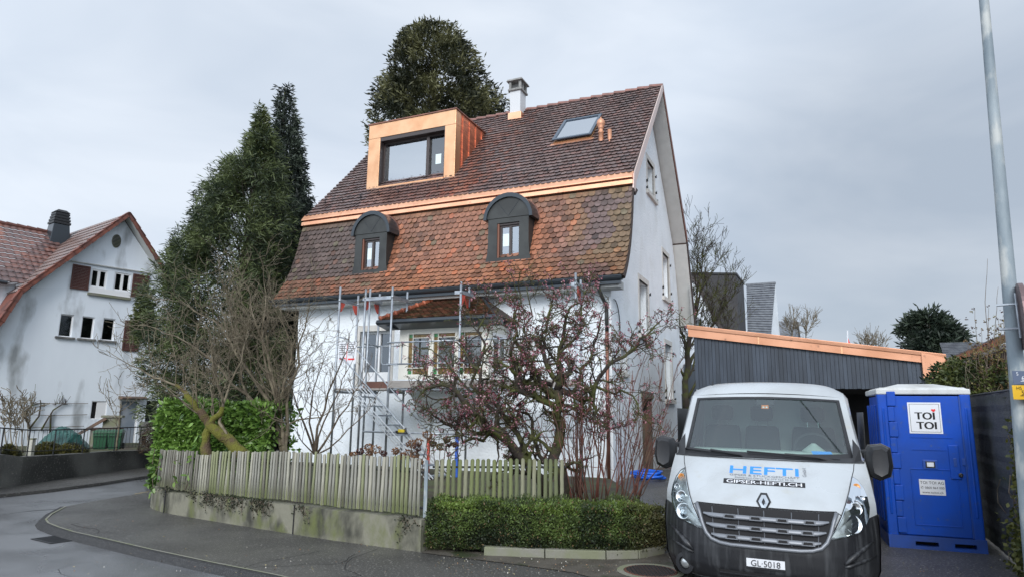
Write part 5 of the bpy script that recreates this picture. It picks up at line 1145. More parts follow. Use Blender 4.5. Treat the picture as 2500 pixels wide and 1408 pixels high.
m_ = MB(); m_.box(hx-.045, hx-.005, -.017, .0, hz-.02, hz+.09); m_.build('latch_recess', M['blue_d'], dr, bevel=.006)
m_ = MB(); m_.box(hx+.055, hx+.095, -.010, .02, hz-.0, hz+.09); m_.build('latch_recess', M['blue_d'], dr, bevel=.006)
m_ = MB(); m_.lathe([(.028, .02), (.026, -.02), (.012, -.024), (.001, -.02)], hx+.02, 0, 14, hz-.12, axis='y'); m_.v = [(a, b-.012, c) for a, b, c in m_.v]; m_.build('lock', M['blacksm'], dr)
ix, iz = tf(2271, 1133); m_ = MB(); m_.box(ix-.085, ix+.085, -.008, .01, iz-.06, iz+.06); m_.build('indicator_plate', M['blue_d'], dr, bevel=.006)
m_ = MB(); m_.box(ix-.055, ix+.055, -.014, -.006, iz-.042, iz+.042); m_.build('indicator', M['blacksm'], dr, bevel=.006); m_ = MB(); m_.box(ix-.04, ix+.04, -.019, -.012, iz-.028, iz+.028); m_.build('indicator_window', M['sticker'], dr, bevel=.006)
a, b = tf(2214, 981), tf(2303, 1058); sx0, sz1, sx1, sz0 = a[0], a[1], b[0], b[1]; sz0, sz1 = min(sz0, sz1), max(sz0, sz1); scx = (sx0+sx1)/2; sw_ = sx1-sx0
m_ = MB(); m_.box(sx0, sx1, -.002, .004, sz0, sz1); st_ = m_.build('logo_sticker', M['sticker'], dr)
m_ = MB(); framemb(m_, sx0+.02, sx1-.02, sz0+.02, sz1-.02, .004, lambda a, b, d: (a, d, b), -.0035, -.0015); m_.build('sticker_border', M['ink'], st_)
for q, (t_, zz, xo) in enumerate((("TOI", sz0+.185, -.002), ("TOI", sz0+.06, .01))):
    for dx in (0, .006, .011): text(t_, .135, M['ink'], 'logo_lettering', st_, (lambda x, y, dx=dx, zz=zz, xo=xo: (scx+xo+x+dx, -.0035, zz+y)), 1.05)
hxx, hzz = scx+.105, sz0+.305
m_ = MB(); hp = [(hxx+.026*(math.sin(t)**3), hzz+.024*(.81*math.cos(t)-.31*math.cos(2*t)-.12*math.cos(3*t))) for t in np.linspace(0, 2*math.pi, 22)[:-1]]; m_.prism([(p, -.005, q) for p, q in hp], (0, .002, 0)); m_.build('heart', M['red_ink'], st_)
a, b = tf(2243, 1168), tf(2310, 1209); sx0, sx1, sz0, sz1 = a[0], b[0], b[1], a[1]; scx = (sx0+sx1)/2
m_ = MB(); m_.box(sx0, sx1, -.002, .004, sz0, sz1); st_ = m_.build('contact_sticker', M['sticker'], dr); hh = sz1-sz0
for t_, fz, s_ in (("TOI TOI AG", .70, .052), ("✆ 0800 864 000", .40, .040), ("www.toitoi.ch", .10, .042)):
    text(t_, s_, M['ink'], 'contact_text', st_, (lambda x, y, fz=fz: (scx+x, -.0035, sz0+hh*fz+y)), 1.0)
m_ = MB(); e = .008
m_.hexa([(-e, -e, TZ-.01), (TW+e, -e, TZ-.01), (TW+e, TD+e, TZ-.01), (-e, TD+e, TZ-.01)], [(-e, -e, TZ+.065), (TW+e, -e, TZ+.065), (TW+e, TD+e, TZ+.065), (-e, TD+e, TZ+.065)]); ro_ = m_.build('roof', M['toiroof'], toi, bevel=.015)
m_ = MB(); m_.hexa([(.02, .02, TZ+.065), (TW-.02, .02, TZ+.065), (TW-.02, TD-.02, TZ+.065), (.02, TD-.02, TZ+.065)], [(.05, .05, TZ+.085), (TW-.05, .05, TZ+.085), (TW-.05, TD-.05, TZ+.085), (.05, TD-.05, TZ+.085)]); m_.build('roof_step', M['toiroof'], ro_, bevel=.01)
m_ = MB(); m_.hexa([(.10, .08, TZ+.085), (TW-.10, .08, TZ+.085), (TW-.10, TD-.08, TZ+.085), (.10, TD-.08, TZ+.085)], [(.33, .4, TZ+.145), (TW-.33, .4, TZ+.145), (TW-.33, TD-.4, TZ+.145), (.33, TD-.4, TZ+.145)]); m_.build('roof_dome', M['toiroof'], ro_, bevel=.02)
# ================================================================== POLE with sign and marker plates
pb = P(2495, 1050, 6.3); pt_ = P(2402, 0, 6.3); pb0 = pb+(pt_-pb)*((0-pb[2])/(pt_[2]-pb[2])); ptt = pb+(pt_-pb)*((8.5-pb[2])/(pt_[2]-pb[2]))
pole = thing('lamp_post', 'tall weathered galvanised lamp post at the right edge of the photo', 'lamp post', pb0)
m_ = MB(); rr_ = lambda z: .078-.0058*z; zz = np.linspace(0, 8.5, 14)
m_.tube([tuple(pb0+(ptt-pb0)*(z/8.5)) for z in zz], [max(rr_(z), .035) for z in zz], 20); m_.build('shaft', M['pole'], pole, world=True, smooth=True)
m_ = MB(); m_.tube([tuple(ptt), tuple(ptt+np.array([-.3, .2, .3])), tuple(ptt+np.array([-.9, .5, .38]))], .03, 8); m_.build('arm', M['pole'], pole, world=True); m_ = MB(); q = ptt+np.array([-1.2, .66, .36]); m_.box(q[0]-.35, q[0]+.3, q[1]-.12, q[1]+.12, q[2]-.06, q[2]+.06); m_.build('lamp_head', M['pole'], pole, world=True, bevel=.03)
sgp = P(2497, 772, 6.15); sg_ = thing('round_sign', 'round traffic sign seen edge-on, clamped to the lamp post', 'sign', sgp)
m_ = MB(); m_.lathe([(.29, -.012), (.30, -.012), (.30, .012), (.29, .012)], 0, 0, 36); ca, sa = math.cos(R(-32)), math.sin(R(-32))
def rsg(v): x, y, z = v; n_ = np.array([ca, sa, 0]); t_ = np.array([-sa, ca, 0]); return tuple(n_*z+t_*x*1.0+np.array([0, 0, 1.])*y)
m_.v = [rsg(v) for v in m_.v]; o_ = m_.build('sign_disc', mat('sign_back', (.20, .17, .17), .45, .4, c2=(.13, .09, .10), ns=5), sg_)
m_ = MB(); m_.lathe([(.302, -.02), (.312, -.02), (.312, .02), (.302, .02)], 0, 0, 36); m_.v = [rsg(v) for v in m_.v]; m_.build('sign_rim', mat('rim_metal', (.17, .12, .12), .4, .5), o_)
m_ = MB(); 
for dz in (-.11, .12): m_.tube([(-.03, 0, dz), (-.16, .10, dz)], .012, 6)
m_.tube([(-.045, 0, -.2), (-.045, 0, .22)], .01, 6); m_.build('bracket', M['galv'], sg_)
for (py0, py1, mm, lab, tx_) in ((904, 938, 'plate_bl', 'grey-blue hydrant marker plate above the yellow one on the lamp post', (("S", .0, .055), ("6", .13, -.0))), (939, 975, 'plate_ye', 'yellow marker plate below the blue one on the lamp post', (("HS", .0, .055), ("5", .14, -.0)))):
    a = P(2471, py0, 6.16); b = P(2473, py1, 6.16); pl_ = thing('marker_plate', lab, 'sign', a, 0, 'marker plates on the lamp post'); w_, h_ = .235, a[2]-b[2]-.004
    m_ = MB(); m_.box(0, w_, 0, .006, -h_, 0); m_.build('plate', M[mm], pl_, bevel=.002)
    ik = M['sticker'] if mm == 'plate_bl' else M['ink']
    text(tx_[0][0], .045, ik, 'lettering', pl_, lambda x, y: (.032+x, -.002, -.042+y), 1.0, align='LEFT'); text(tx_[1][0], .06, ik, 'number', pl_, lambda x, y: (.075+x, -.002, -.088+y), 1.0, align='LEFT')
    m_ = MB(); m_.box(.065, .2, -.003, -.001, -.097, -.092); m_.box(.115, .119, -.003, -.001, -.125, -.097); m_.build('mark_line', ik, pl_)
# ================================================================== RIGHT FENCE with mesh
fa_, fb_ = np.array([7.05, 10.5]), np.array([4.35, 4.95]); fd = unit(fa_-fb_); fn_ = np.array([-fd[1], fd[0]])
mf = thing('mesh_fence', 'tall fence with dark windbreak mesh along the right edge of the driveway', 'fence', (*((fa_+fb_)/2), 0))
nxx, nzz = 70, 26; vs = []
for j in range(nzz+1):
    for i in range(nxx+1):
        q = fb_+(fa_-fb_)*i/nxx; z = .03+1.97*j/nzz; w = .018*nz2(i*.35, j*.3, 1.)+.006*math.sin(j*2.4); p = q+fn_*w; vs.append((p[0], p[1], z+(.02*nz2(i*.3, 3) if j == nzz else 0)))
mkmesh('mesh_sheet', vs, [(j*(nxx+1)+i, j*(nxx+1)+i+1, (j+1)*(nxx+1)+i+1, (j+1)*(nxx+1)+i) for j in range(nzz) for i in range(nxx)], M['net'], mf, world=True)
for k in range(5):
    q = fb_+(fa_-fb_)*(k/4)-fn_*.05; m_ = MB(); m_.tube([(q[0], q[1], 0), (q[0], q[1], 2.03)], .025, 8); m_.build('post', M['iron'], mf, world=True)
m_ = MB(); m_.tube([(*(fb_), 2.005), (*(fa_), 2.005)], .012, 6); m_.build('top_rail', M['iron'], mf, world=True)
# creeper on the mesh
cr_ = thing('creeper', 'green and yellow climbing plant growing through the windbreak mesh', 'plant', (5.4, 7.2, 0)); rs = rng(31); C = []; 
for (cx_, cz_, r_, n_) in ((7.05, 1.55, .22, 160), (7.0, 1.25, .28, 260), (7.25, .95, .22, 160), (6.9, .65, .35, 320), (6.75, .3, .3, 260), (7.5, .35, .35, 200), (6.6, 1.0, .2, 120), (7.8, .2, .4, 160)):
    s_ = (cx_-4.95)/(10.5-4.95); q = fb_+(fa_-fb_)*s_
    for _ in range(n_): a = rs.normal(size=2)*r_*.6; C.append((q[0]+fd[0]*a[0]+fn_[0]*(.03+abs(rs.normal())*.05), q[1]+fd[1]*a[0]+fn_[1]*(.03+abs(rs.normal())*.05), max(cz_+a[1], .03)))
C = np.array(C); leaves('foliage', M['leaf'], cr_, C, rs.normal(size=C.shape)+np.array([-.6, -.4, -.3]), .055, .04, lerp([.06, .075, .02], [.20, .20, .05], rs.random(len(C))**1.5), rs, shape=6)
m_ = MB()
for k in range(9):
    s_ = .15+.06*k; q = fb_+(fa_-fb_)*s_+fn_*.02; pts = wig((q[0], q[1], .02), (q[0]+rs.normal()*.2, q[1]+rs.normal()*.1, rs.uniform(.9, 1.7)), 8, .1, rs); m_ = MB(); m_.tube(pts, .006, 4); m_.build('stem', M['bark'], cr_, world=True)
# ================================================================== NEIGHBOUR PLOT, left
NO = np.array([-14.979, 27., 0]); NA = R(54.0); nxv = np.array([math.cos(NA), math.sin(NA), 0]); nyv = np.array([-math.sin(NA), math.cos(NA), 0])
def nwp(px, py, y=0.): Q = hit(px, py, nyv, NO+nyv*y)-NO; return float(Q@nxv), float(Q[2])
nh = thing('neighbour_house', 'white plastered house with brown shutters and orange verge tiles, left edge', 'house', NO, NA)
nf = lambda a, b, d: (a, d, b)
gout = [(-9, 0), (2.2, 0), (2.2, 4.6), (.6, 6.85), (-1.28, 9.12), (-3.0, 7.15), (-4.42, 5.5), (-4.85, 4.45), (-5.3, 3.75), (-6.3, 2.9), (-9, 2.6)]
W3 = [(-3.05, -2.60, 4.23, 5.07), (-2.31, -1.87, 4.23, 5.07), (-1.57, -1.12, 4.23, 5.09)]
W2 = [(-2.21, -1.62, 6.22, 6.93), (-1.36, -.74, 6.22, 6.95)]
DR = (-.57, .13, .22, 1.97); W1 = (-1.62, -1.06, 1.22, 1.90); W0 = (.42, .9, 1.1, 1.95)
mb = wall_holes(gout, [rect(*w) for w in W3+W2+[DR, W1, W0]], nf, .18)
mb.quad((2.2, 0, 0), (2.2, 9, 0), (2.2, 9, 4.6), (2.2, 0, 4.6)); mb.build('wall', M['plaster_n'], nh)
MB().box(-3.3, 1.9, .25, 8, 0, 6.9).build('interior', M['dark'], nh)
for w in W3:
    mb = MB(); framemb(mb, *w, .04, nf, .05, .1); f_ = mb.build('window', M['white'], nh); mb = MB(); mb.quad((w[0]+.03, .085, w[2]+.03), (w[1]-.03, .085, w[2]+.03), (w[1]-.03, .085, w[3]-.03), (w[0]+.03, .085, w[3]-.03)); mb.build('pane', glass('old_pane', (.35, .38, .4), .16, .05), f_)
    mb = MB(); bar(mb, w[0]-.10, w[1]+.10, w[2]-.07, w[2]-.002, nf, -.09, .05); mb.build('sill', mat('grey_sill', (.22, .22, .21), .8, c2=(.1, .1, .1), ns=6), f_)
for w in W2:
    mb = MB(); framemb(mb, *w, .06, nf, .03, .09); xm = (w[0]+w[1])/2; bar(mb, xm-.045, xm+.045, w[2]+.06, w[3]-.06, nf, .03, .09); f_ = mb.build('window', M['white'], nh); mb = MB(); mb.quad((w[0]+.03, .07, w[2]+.03), (w[1]-.03, .07, w[2]+.03), (w[1]-.03, .07, w[3]-.03), (w[0]+.03, .07, w[3]-.03)); mb.build('pane', M['glass_dim'], f_)
mb = MB(); bar(mb, -2.24, -.70, 6.0, 6.215, nf, -.02, .03); mb.build('window_apron', M['white'], nh); mb = MB(); bar(mb, -2.26, -.68, 5.90, 5.995, nf, -.10, .03); mb.build('long_sill', M['concl'], nh)
for (a, b, c, d) in ((-2.88, -2.26, 6.05, 6.98), (-.68, -.04, 6.05, 7.0), (-.78, -.15, 3.88, 5.1)):
    mb = MB(); framemb(mb, a, b, c, d, .06, nf, -.05, -.015); s_ = mb.build('shutter', M['shut_br'], nh)
    mb = MB()
    for k in range(14): z = c+.07+(d-c-.13)*k/14; mb.quad((a+.06, -.045, z), (b-.06, -.045, z), (b-.06, -.02, z+(d-c-.14)/14), (a+.06, -.02, z+(d-c-.14)/14))
    mb.build('louvre', M['shut_br'], s_)
mb = MB(); vc = nwp(284, 589); pts = [(vc[0]+.17*math.cos(t), vc[1]+.27*math.sin(t)) for t in np.linspace(0, 2*math.pi, 21)[:-1]]; mb.prism([(a, -.03, b) for a, b in pts], (0, .029, 0)); v_ = mb.build('gable_vent', M['concl'], nh)
mb = MB()
for k in range(9):
    z = vc[1]-.22+k*.055; hw = .15*math.sqrt(max(0, 1-((z-vc[1])/.26)**2)); mb.box(vc[0]-hw, vc[0]+hw, -.045, -.031, z-.012, z+.012)
mb.build('vent_slat', M['iron'], v_)
mb = MB(); mb.tube([(-2.98, -.05, 7.07), (.0, -.05, 7.12)], .03, 6); mb.build('cornice', M['soffit'], nh)
a, b, c, d = DR; mb = MB(); framemb(mb, a, b, c, d, .05, nf, .03, .1); dd_ = mb.build('door', M['white'], nh); mb = MB(); mb.box(a+.05, b-.05, .07, .09, c+.05, d-.05); mb.build('door_leaf', mat('grey_glass_door', (.22, .26, .31), .25, c2=(.30, .33, .37), ns=1.5), dd_)
mb = MB(); mb.prism([(a-.12, .0, d+.03), (a-.12, -.35, d+.02), (a-.12, -.38, d+.06), (a-.12, -.2, d+.13), (a-.12, 0, d+.14)], (b-a+.26, 0, 0)); mb.build('door_canopy', M['rustp'], nh)
a, b, c, d = W1; mb = MB(); framemb(mb, a, b, c, d, .03, nf, .02, .08); bar(mb, a+.2, b-.03, c+.03, d-.03, nf, .03, .06); mb.build('window', M['white'], nh); mb = MB(); mb.quad((a, .1, c), (b, .1, c), (b, .1, d), (a, .1, d)); mb.build('dark_opening', M['dark'], nh)
# roofs of the neighbour: wavy interlocking tile grids
def pantile(name, O, ax, ay, n_, W_, L_, m, parent, world=True, e=.33, w=.21, amp=.022, step=.03, clip=None):
    """O: eave corner, ax along the eave, ay up the slope"""
    ax, ay, n_ = unit(np.array(ax, float)), unit(np.array(ay, float)), unit(np.array(n_, float)); rows = max(1, int(round(L_/e))); e = L_/rows; nx_ = int(W_/w)*5; V = []; Fc = []
    for r in range(rows):
        b = len(V)
        for (s, h) in ((0., step-.03), (0., step), (1.0, .0)):
            for i in range(nx_+1):
                x = W_*i/nx_; p = O+ax*x+ay*((r+s)*e)+n_*(h+amp*abs(math.sin(math.pi*x/w))**.8); V.append(tuple(p))
        for q in range(2):
            for i in range(nx_): Fc.append((b+q*(nx_+1)+i, b+q*(nx_+1)+i+1, b+(q+1)*(nx_+1)+i+1, b+(q+1)*(nx_+1)+i))
    if clip:
        keep = [f for f in Fc if clip(np.mean([V[i] for i in f], 0))]; Fc = keep
    return mkmesh(name, V, Fc, m, parent, world=world)
# main roof, left slope (local coordinates): rake profile
lp = [(-1.28, 9.30), (-3.05, 7.30), (-4.52, 5.66)]; lp2 = [(-4.52, 5.66), (-4.98, 4.52), (-5.45, 3.75), (-6.4, 2.95)]
def loc2w(p): return NO+nxv*p[0]+nyv*p[1]+np.array([0, 0, p[2]])
A_ = loc2w((-4.52, -.42, 5.66)); B_2 = loc2w((-1.28, -.42, 9.30)); sl_ = B_2-A_; Ls_ = np.linalg.norm(sl_)
pantile('left_slope', A_, nyv, sl_, np.cross(sl_, nyv)*1., 9, Ls_, M['tile_dark'], nh)
A2 = loc2w((2.4, -.42, 4.68)); sl2 = loc2w((-1.28, -.42, 9.30))-A2
mb = MB(); mb.quad((2.4, -.42, 4.68), (2.4, 8.6, 4.68), (-1.28, 8.6, 9.30), (-1.28, -.42, 9.30)); mb.build('right_slope', M['tile_dark'], nh, solid=.05)
mb = MB(); 
for i in range(len(lp2)-1): a, b = lp2[i], lp2[i+1]; mb.quad((a[0], -.42, a[1]), (a[0], 8.6, a[1]), (b[0], 8.6, b[1]), (b[0], -.42, b[1]))
mb.build('lower_slope', M['tile_org'], nh, solid=.05)
def verge(pts, name, r=.075, y=-.42, step=.34):
    mb = MB()
    for i in range(len(pts)-1):
        a, b = np.array(pts[i]), np.array(pts[i+1]); L_ = np.linalg.norm(b-a); n_ = max(1, int(L_/step))
        for k in range(n_):
            p = a+(b-a)*k/n_; q = a+(b-a)*(k+1.08)/n_; d = unit(q-p); up_ = np.array([-d[1], d[0]]); up_ = up_ if up_[1] > 0 else -up_
            def c(pt, h, yy): o_ = pt+up_*h; return (o_[0], yy, o_[1])
            mb.hexa([c(p, -.10, y-.05), c(q, -.08, y-.05), c(q, -.08, y-.01), c(p, -.10, y-.01)], [c(p, .07, y-.05), c(q, .04, y-.05), c(q, .04, y-.01), c(p, .07, y-.01)])
            mb.hexa([c(p, .02, y-.05), c(q, .0, y-.05), c(q, .0, y+.18), c(p, .02, y+.18)], [c(p, .09, y-.05), c(q, .06, y-.05), c(q, .06, y+.18), c(p, .09, y+.18)])
    return mb.build(name, M['tile_org'], nh)
verge(lp[::-1], 'verge_tiles'); verge(lp2[::-1], 'verge_tiles'); verge([(.7, 6.82), (-1.28, 9.30)], 'verge_tiles'); verge([(2.4, 4.68), (.7, 6.82)], 'verge_tiles')
mb = MB()
for pts in ([(-1.28, 9.18), (-3.05, 7.20), (-4.52, 5.56), (-4.98, 4.42), (-5.45, 3.68)], [(2.4, 4.55), (-1.28, 9.18)]):
    for i in range(len(pts)-1): (a, b), (c, d) = pts[i], pts[i+1]; mb.quad((a, -.42, b), (a, .0, b), (c, .0, d), (c, -.42, d))
mb.build('gable_soffit', M['soffit'], nh)
# side wing
e0, e1 = np.append(0, 0), 0
wy0, wy1 = .9, 4.2
rA, rB = nwp(-60, 535, wy1), nwp(215, 588, wy1); eA, eB = nwp(-60, 683, wy0), nwp(80, 700, wy0)
rz_ = (rA[1]+rB[1])/2; ez_ = (eA[1]+eB[1])/2
wOr = loc2w((-11.5, wy0-.35, ez_-.0)); wax = nxv; way = loc2w((-11.5, wy1, rz_))-wOr
pantile('wing_roof', wOr, wax, way, np.cross(wax, way), 11.5-2.2, np.linalg.norm(way), M['tile_pan'], nh, e=.36, w=.24, amp=.03, step=.045, clip=lambda p: (lambda l, y_, z_: z_ > 9.32-(( -1.28)-l)*(3.64/3.24)-.1)(float((p-NO)@nxv), 0, float(p[2])) or float((p-NO)@nxv) < -4.6)
mb = MB(); mb.quad((-11.5, wy0, 0), (-4.3, wy0, 0), (-4.3, wy0, ez_), (-11.5, wy0, ez_)); mb.build('wing_wall', M['plaster_n'], nh)
mb = MB(); mb.tube([(-11.5, wy0-.42, ez_-.03), (-4.7, wy0-.42, ez_-.03)], .07, 8); mb.build('wing_gutter', M['gutter'], nh)
mb = MB()
for k in range(28): mb.tube([(-11.5+k*.36, wy1, rz_+.04), (-11.5+k*.36+.38, wy1, rz_+.03)], [.11, .09], 8)
mb.build('wing_ridge', M['tile_org'], nh)
cx_, cz_ = nwp(141, 575, wy1-.3); mb = MB(); mb.hexa([(cx_-.42, wy1-.7, cz_-.8), (cx_+.42, wy1-.7, cz_-.8), (cx_+.42, wy1+.1, cz_-.8), (cx_-.42, wy1+.1, cz_-.8)], [(cx_-.30, wy1-.6, cz_+.45), (cx_+.30, wy1-.6, cz_+.45), (cx_+.30, wy1, cz_+.45), (cx_-.30, wy1, cz_+.45)]); ch_ = mb.build('chimney', M['gutter'], nh, bevel=.02)
mb = MB()
for k in range(4): z = cz_+.46+k*.13; r_ = .33-.02*k; mb.box(cx_-r_, cx_+r_, wy1-.3-r_, wy1-.3+r_, z, z+.09); mb.box(cx_-r_+.05, cx_+r_-.05, wy1-.25-r_, wy1-.35+r_, z+.09, z+.13)
mb.hexa([(cx_-.28, wy1-.58, cz_+.98), (cx_+.28, wy1-.58, cz_+.98), (cx_+.28, wy1-.02, cz_+.98), (cx_-.28, wy1-.02, cz_+.98)], [(cx_-.15, wy1-.45, cz_+1.10), (cx_+.15, wy1-.45, cz_+1.10), (cx_+.15, wy1-.15, cz_+1.10), (cx_-.15, wy1-.15, cz_+1.10)])
mb.build('chimney_cap', M['iron'], ch_)
# stains below the vent and the sills are soot marks with shapes of their own: thin streaky sheets are avoided, the plaster noise carries them
# wall, railing
nwl = thing('roadside_wall', 'low dark pebbled concrete wall with iron railing in front of the neighbour house', 'wall', (-10.7, 17, 0))
wt = [.70, .62, .56, .52, .46]; pp = None
base_pts = [onz(*q)[:2] for q in [(-700, 1330), (0, 1189), (47, 1184), (150, 1168), (262, 1151), (378, 1137), (400, 1134)]]
tops = [.70, .68, .60, .56, .53, .46, .45]; mb = MB()
for i in range(len(base_pts)-1):
    a, b = base_pts[i], base_pts[i+1]; n_ = np.array([-.25, .06])
    mb.hexa([(*a, -.1), (*b, -.1), (*(b+n_), -.1), (*(a+n_), -.1)], [(*a, tops[i]), (*b, tops[i+1]), (*(b+n_), tops[i+1]), (*(a+n_), tops[i])])
mb.build('wall_face', M['concd'], nwl, world=True)
rl = thing('iron_railing', 'thin dark iron railing standing on the neighbour roadside wall', 'railing', (-10.8, 17, .6)); rp_ = []
for (px_, py_) in ((-690, 1038), (-380, 1036), (-90, 1040), (0, 1044), (65, 1049), (130, 1048), (200, 1046.5), (280, 1043.5), (340, 1041), (395, 1039)):
    i = np.interp(px_, [-700, 0, 47, 150, 262, 378, 400], range(7)); b = base_pts[int(min(i, 5))]+(base_pts[min(int(i)+1, 6)]-base_pts[int(min(i, 5))])*(i-int(i)) if i < 6 else base_pts[6]
    b = b+np.array([-.12, .03]); r = ray(px_, py_); t = math.hypot(*b)/math.hypot(r[0], r[1]); z = 1.7+t*r[2]; zt = np.interp(i, range(7), tops); rp_.append((b, z, zt))
mb = MB(); mb.tube([(*b, z) for b, z, zt in rp_], .014, 6); mb.tube([(*b, zt+.10) for b, z, zt in rp_], .010, 5); mb.build('rail', M['iron'], rl, world=True)
for b, z, zt in rp_: m_ = MB(); m_.tube([(*b, zt-.05), (*b, z)], .016, 6); m_.build('post', M['iron'], rl, world=True)
for i in range(len(rp_)-1):
    (a, za, ta), (b, zb__, tb__) = rp_[i], rp_[i+1]; n_ = int(np.linalg.norm(b-a)/.13)
    for k in range(1, n_): t = k/n_; p = a+(b-a)*t; m_ = MB(); m_.tube([(*p, ta+(tb__-ta)*t+.10), (*p, za+(zb__-za)*t)], .006, 4); m_.build('baluster', M['iron'], rl, world=True)
# bins
def bin_(px0, px1, Y, label):
    a = P(px0, 1096, Y); b = P(px1, 1096, Y); w = b[0]-a[0]; t = thing('wheelie_bin', label, 'bin', (a[0], Y, a[2]), R(18), 'green bins by the neighbour house'); h = P(px0, 1050, Y)[2]-a[2]
    m_ = MB(); m_.hexa([(.04, .03, 0), (w-.04, .03, 0), (w-.04, w*.8, 0), (.04, w*.8, 0)], [(0, -.02, h-.06), (w, -.02, h-.06), (w, w, h-.06), (0, w, h-.06)]); m_.build('body', M['bin'], t, bevel=.02)
    m_ = MB(); m_.hexa([(-.02, -.05, h-.06), (w+.02, -.05, h-.06), (w+.02, w+.02, h-.06), (-.02, w+.02, h-.06)], [(.02, .0, h+.0), (w-.02, .0, h+.0), (w-.02, w, h+.03), (.02, w, h+.03)]); m_.build('lid', M['bin'], t, bevel=.015)
    m_ = MB(); m_.lathe([(.09, -.02), (.09, .02)], 0, 0, 14); m_.v = [(w-.0+.0+z, w*.8+x, .09+y) for x, y, z in m_.v]; m_.build('wheel', M['rubber'], t)
    m_ = MB(); m_.box(.02, w-.02, -.05, -.03, h-.16, h-.12); m_.build('grip', M['bin'], t)
bin_(222, 255, 20.2, 'left one of the two green wheelie bins'); bin_(258, 290, 20.2, 'right one of the two green wheelie bins, nearest the grey door')
# tarp heap
th_ = thing('tarp_heap', 'garden heap covered with a crumpled green tarpaulin behind the railing', 'tarp', P(150, 1098, 18.8)); vs = []; c0 = P(150, 1098, 18.8); n1_, n2_ = 30, 14
for j in range(n2_+1):
    for i in range(n1_):
        t = 2*math.pi*i/n1_; r = (1-j/n2_); rr = r*(1+.12*noise.noise(Vector((math.cos(t)*2, math.sin(t)*2, j*.4)))); z = .62*(1-r**2.2)*(1+.25*noise.noise(Vector((math.cos(t)*1.5*r, math.sin(t)*1.5*r, 7))))+.05*noise.noise(Vector((math.cos(t)*r*7, math.sin(t)*r*7, 3)))
        vs.append((c0[0]+rr*.68*math.cos(t)+.0, c0[1]+rr*.6*math.sin(t), c0[2]+z))
mkmesh('tarpaulin', vs, [(j*n1_+i, j*n1_+(i+1) % n1_, (j+1)*n1_+(i+1) % n1_, (j+1)*n1_+i) for j in range(n2_) for i in range(n1_)], M['tarp'], th_, world=True)
# utility pillar, steps, trough
a = P(62, 1112, 16.3); b = P(80, 1072, 16.3); t = thing('utility_pillar', 'narrow cream utility box behind the railing', 'utility box', (a[0], 16.3, a[2])); w = b[0]-a[0]; h = b[2]-a[2]
MB().box(0, w, 0, .12, 0, h).build('cabinet', mat('cream_box', (.5, .49, .42), .6), t, bevel=.01); MB().box(-.01, w+.01, -.015, .135, h, h+.03).build('cap', M['concl'], t, bevel=.006); MB().box(w*.1, w*.9, -.004, .0, h*.3, h*.92).build('door', mat('cream_box_door', (.45, .44, .38), .6), t)
a = P(215, 1092, 24.2); t = thing('outdoor_steps', 'stone block with slabs and a sloping plank handrail by the neighbour wall', 'steps', (a[0], 24.2, a[2]), R(20))
m_ = MB(); m_.box(0, .85, 0, .6, 0, .62); m_.build('block', M['concl'], t, bevel=.01); m_ = MB(); m_.box(-.08, .92, -.06, .66, .62, .69); m_.build('slab', M['rustp'], t, bevel=.01); m_ = MB(); m_.box(.35, .85, .05, .5, .69, 1.05); m_.box(.28, .95, .0, .55, 1.05, 1.13); m_.build('upper_block', M['concl'], t, bevel=.01)
m_ = MB(); m_.hexa([(-1.0, -.08, .05), (-.9, -.08, 0.02), (.5, -.08, 1.0), (.4, -.08, 1.06)], [(-1.0, .02, .05), (-.9, .02, .02), (.5, .02, 1.0), (.4, .02, 1.06)]); m_.build('plank_rail', M['rustp'], t)
a = P(335, 1075, 24.5); t = thing('stone_trough', 'grey stone trough on feet right of the neighbour door', 'trough', (a[0], 24.5, a[2])); m_ = MB(); m_.box(0, .55, 0, .4, .22, .68); m_.build('basin', M['concd'], t, bevel=.015)
for x in (.03, .42): MB().box(x, x+.1, .05, .35, -.1, .22).build('foot', M['concd'], t)
# climbing vines on wires
vn = thing('climbing_vine', 'bare espalier vine trained along wires on the white neighbour wall', 'plant', loc2w((-3.5, -.1, .3)), NA)
def vp(px_, py_, y=-.07): a, z = nwp(px_, py_, y); return loc2w((a, y, z))
m_ = MB()
for pts in (([(0, 985), (60, 982), (110, 984), (215, 984)]), ([(70, 1011), (120, 1013), (213, 1011)]), ([(80, 1042), (150, 1041), (205, 1039)])): m_.tube([vp(*q) for q in pts], .010, 4)
m_.build('wire', M['bark'], vn, world=True)
rs = rng(9)
for pts in ([(74, 1048), (62, 1015), (65, 1000), (80, 988), (100, 983), (118, 984)], [(122, 1060), (124, 1010), (130, 1000), (150, 987), (165, 985)], [(72, 1045), (95, 1015), (100, 985), (98, 975)], [(100, 1050), (120, 1015), (135, 1012)]):
    m_ = MB(); m_.tube([vp(*q) for q in pts], list(np.linspace(.035, .014, len(pts))), 6)
    m_.build('vine_stem', M['bark_dk'], vn, world=True, smooth=True)
for (x, y) in ((82, 985), (78, 986), (145, 985), (155, 984), (160, 984), (135, 988)):
    m_ = MB()
    for _ in range(7): q = vp(x, y); m_.tube([q, q+np.array([rs.normal()*.18, -.03, abs(rs.normal())*.28])], .006, 3)
    m_.build('twig', M['bark_dk'], vn, world=True)
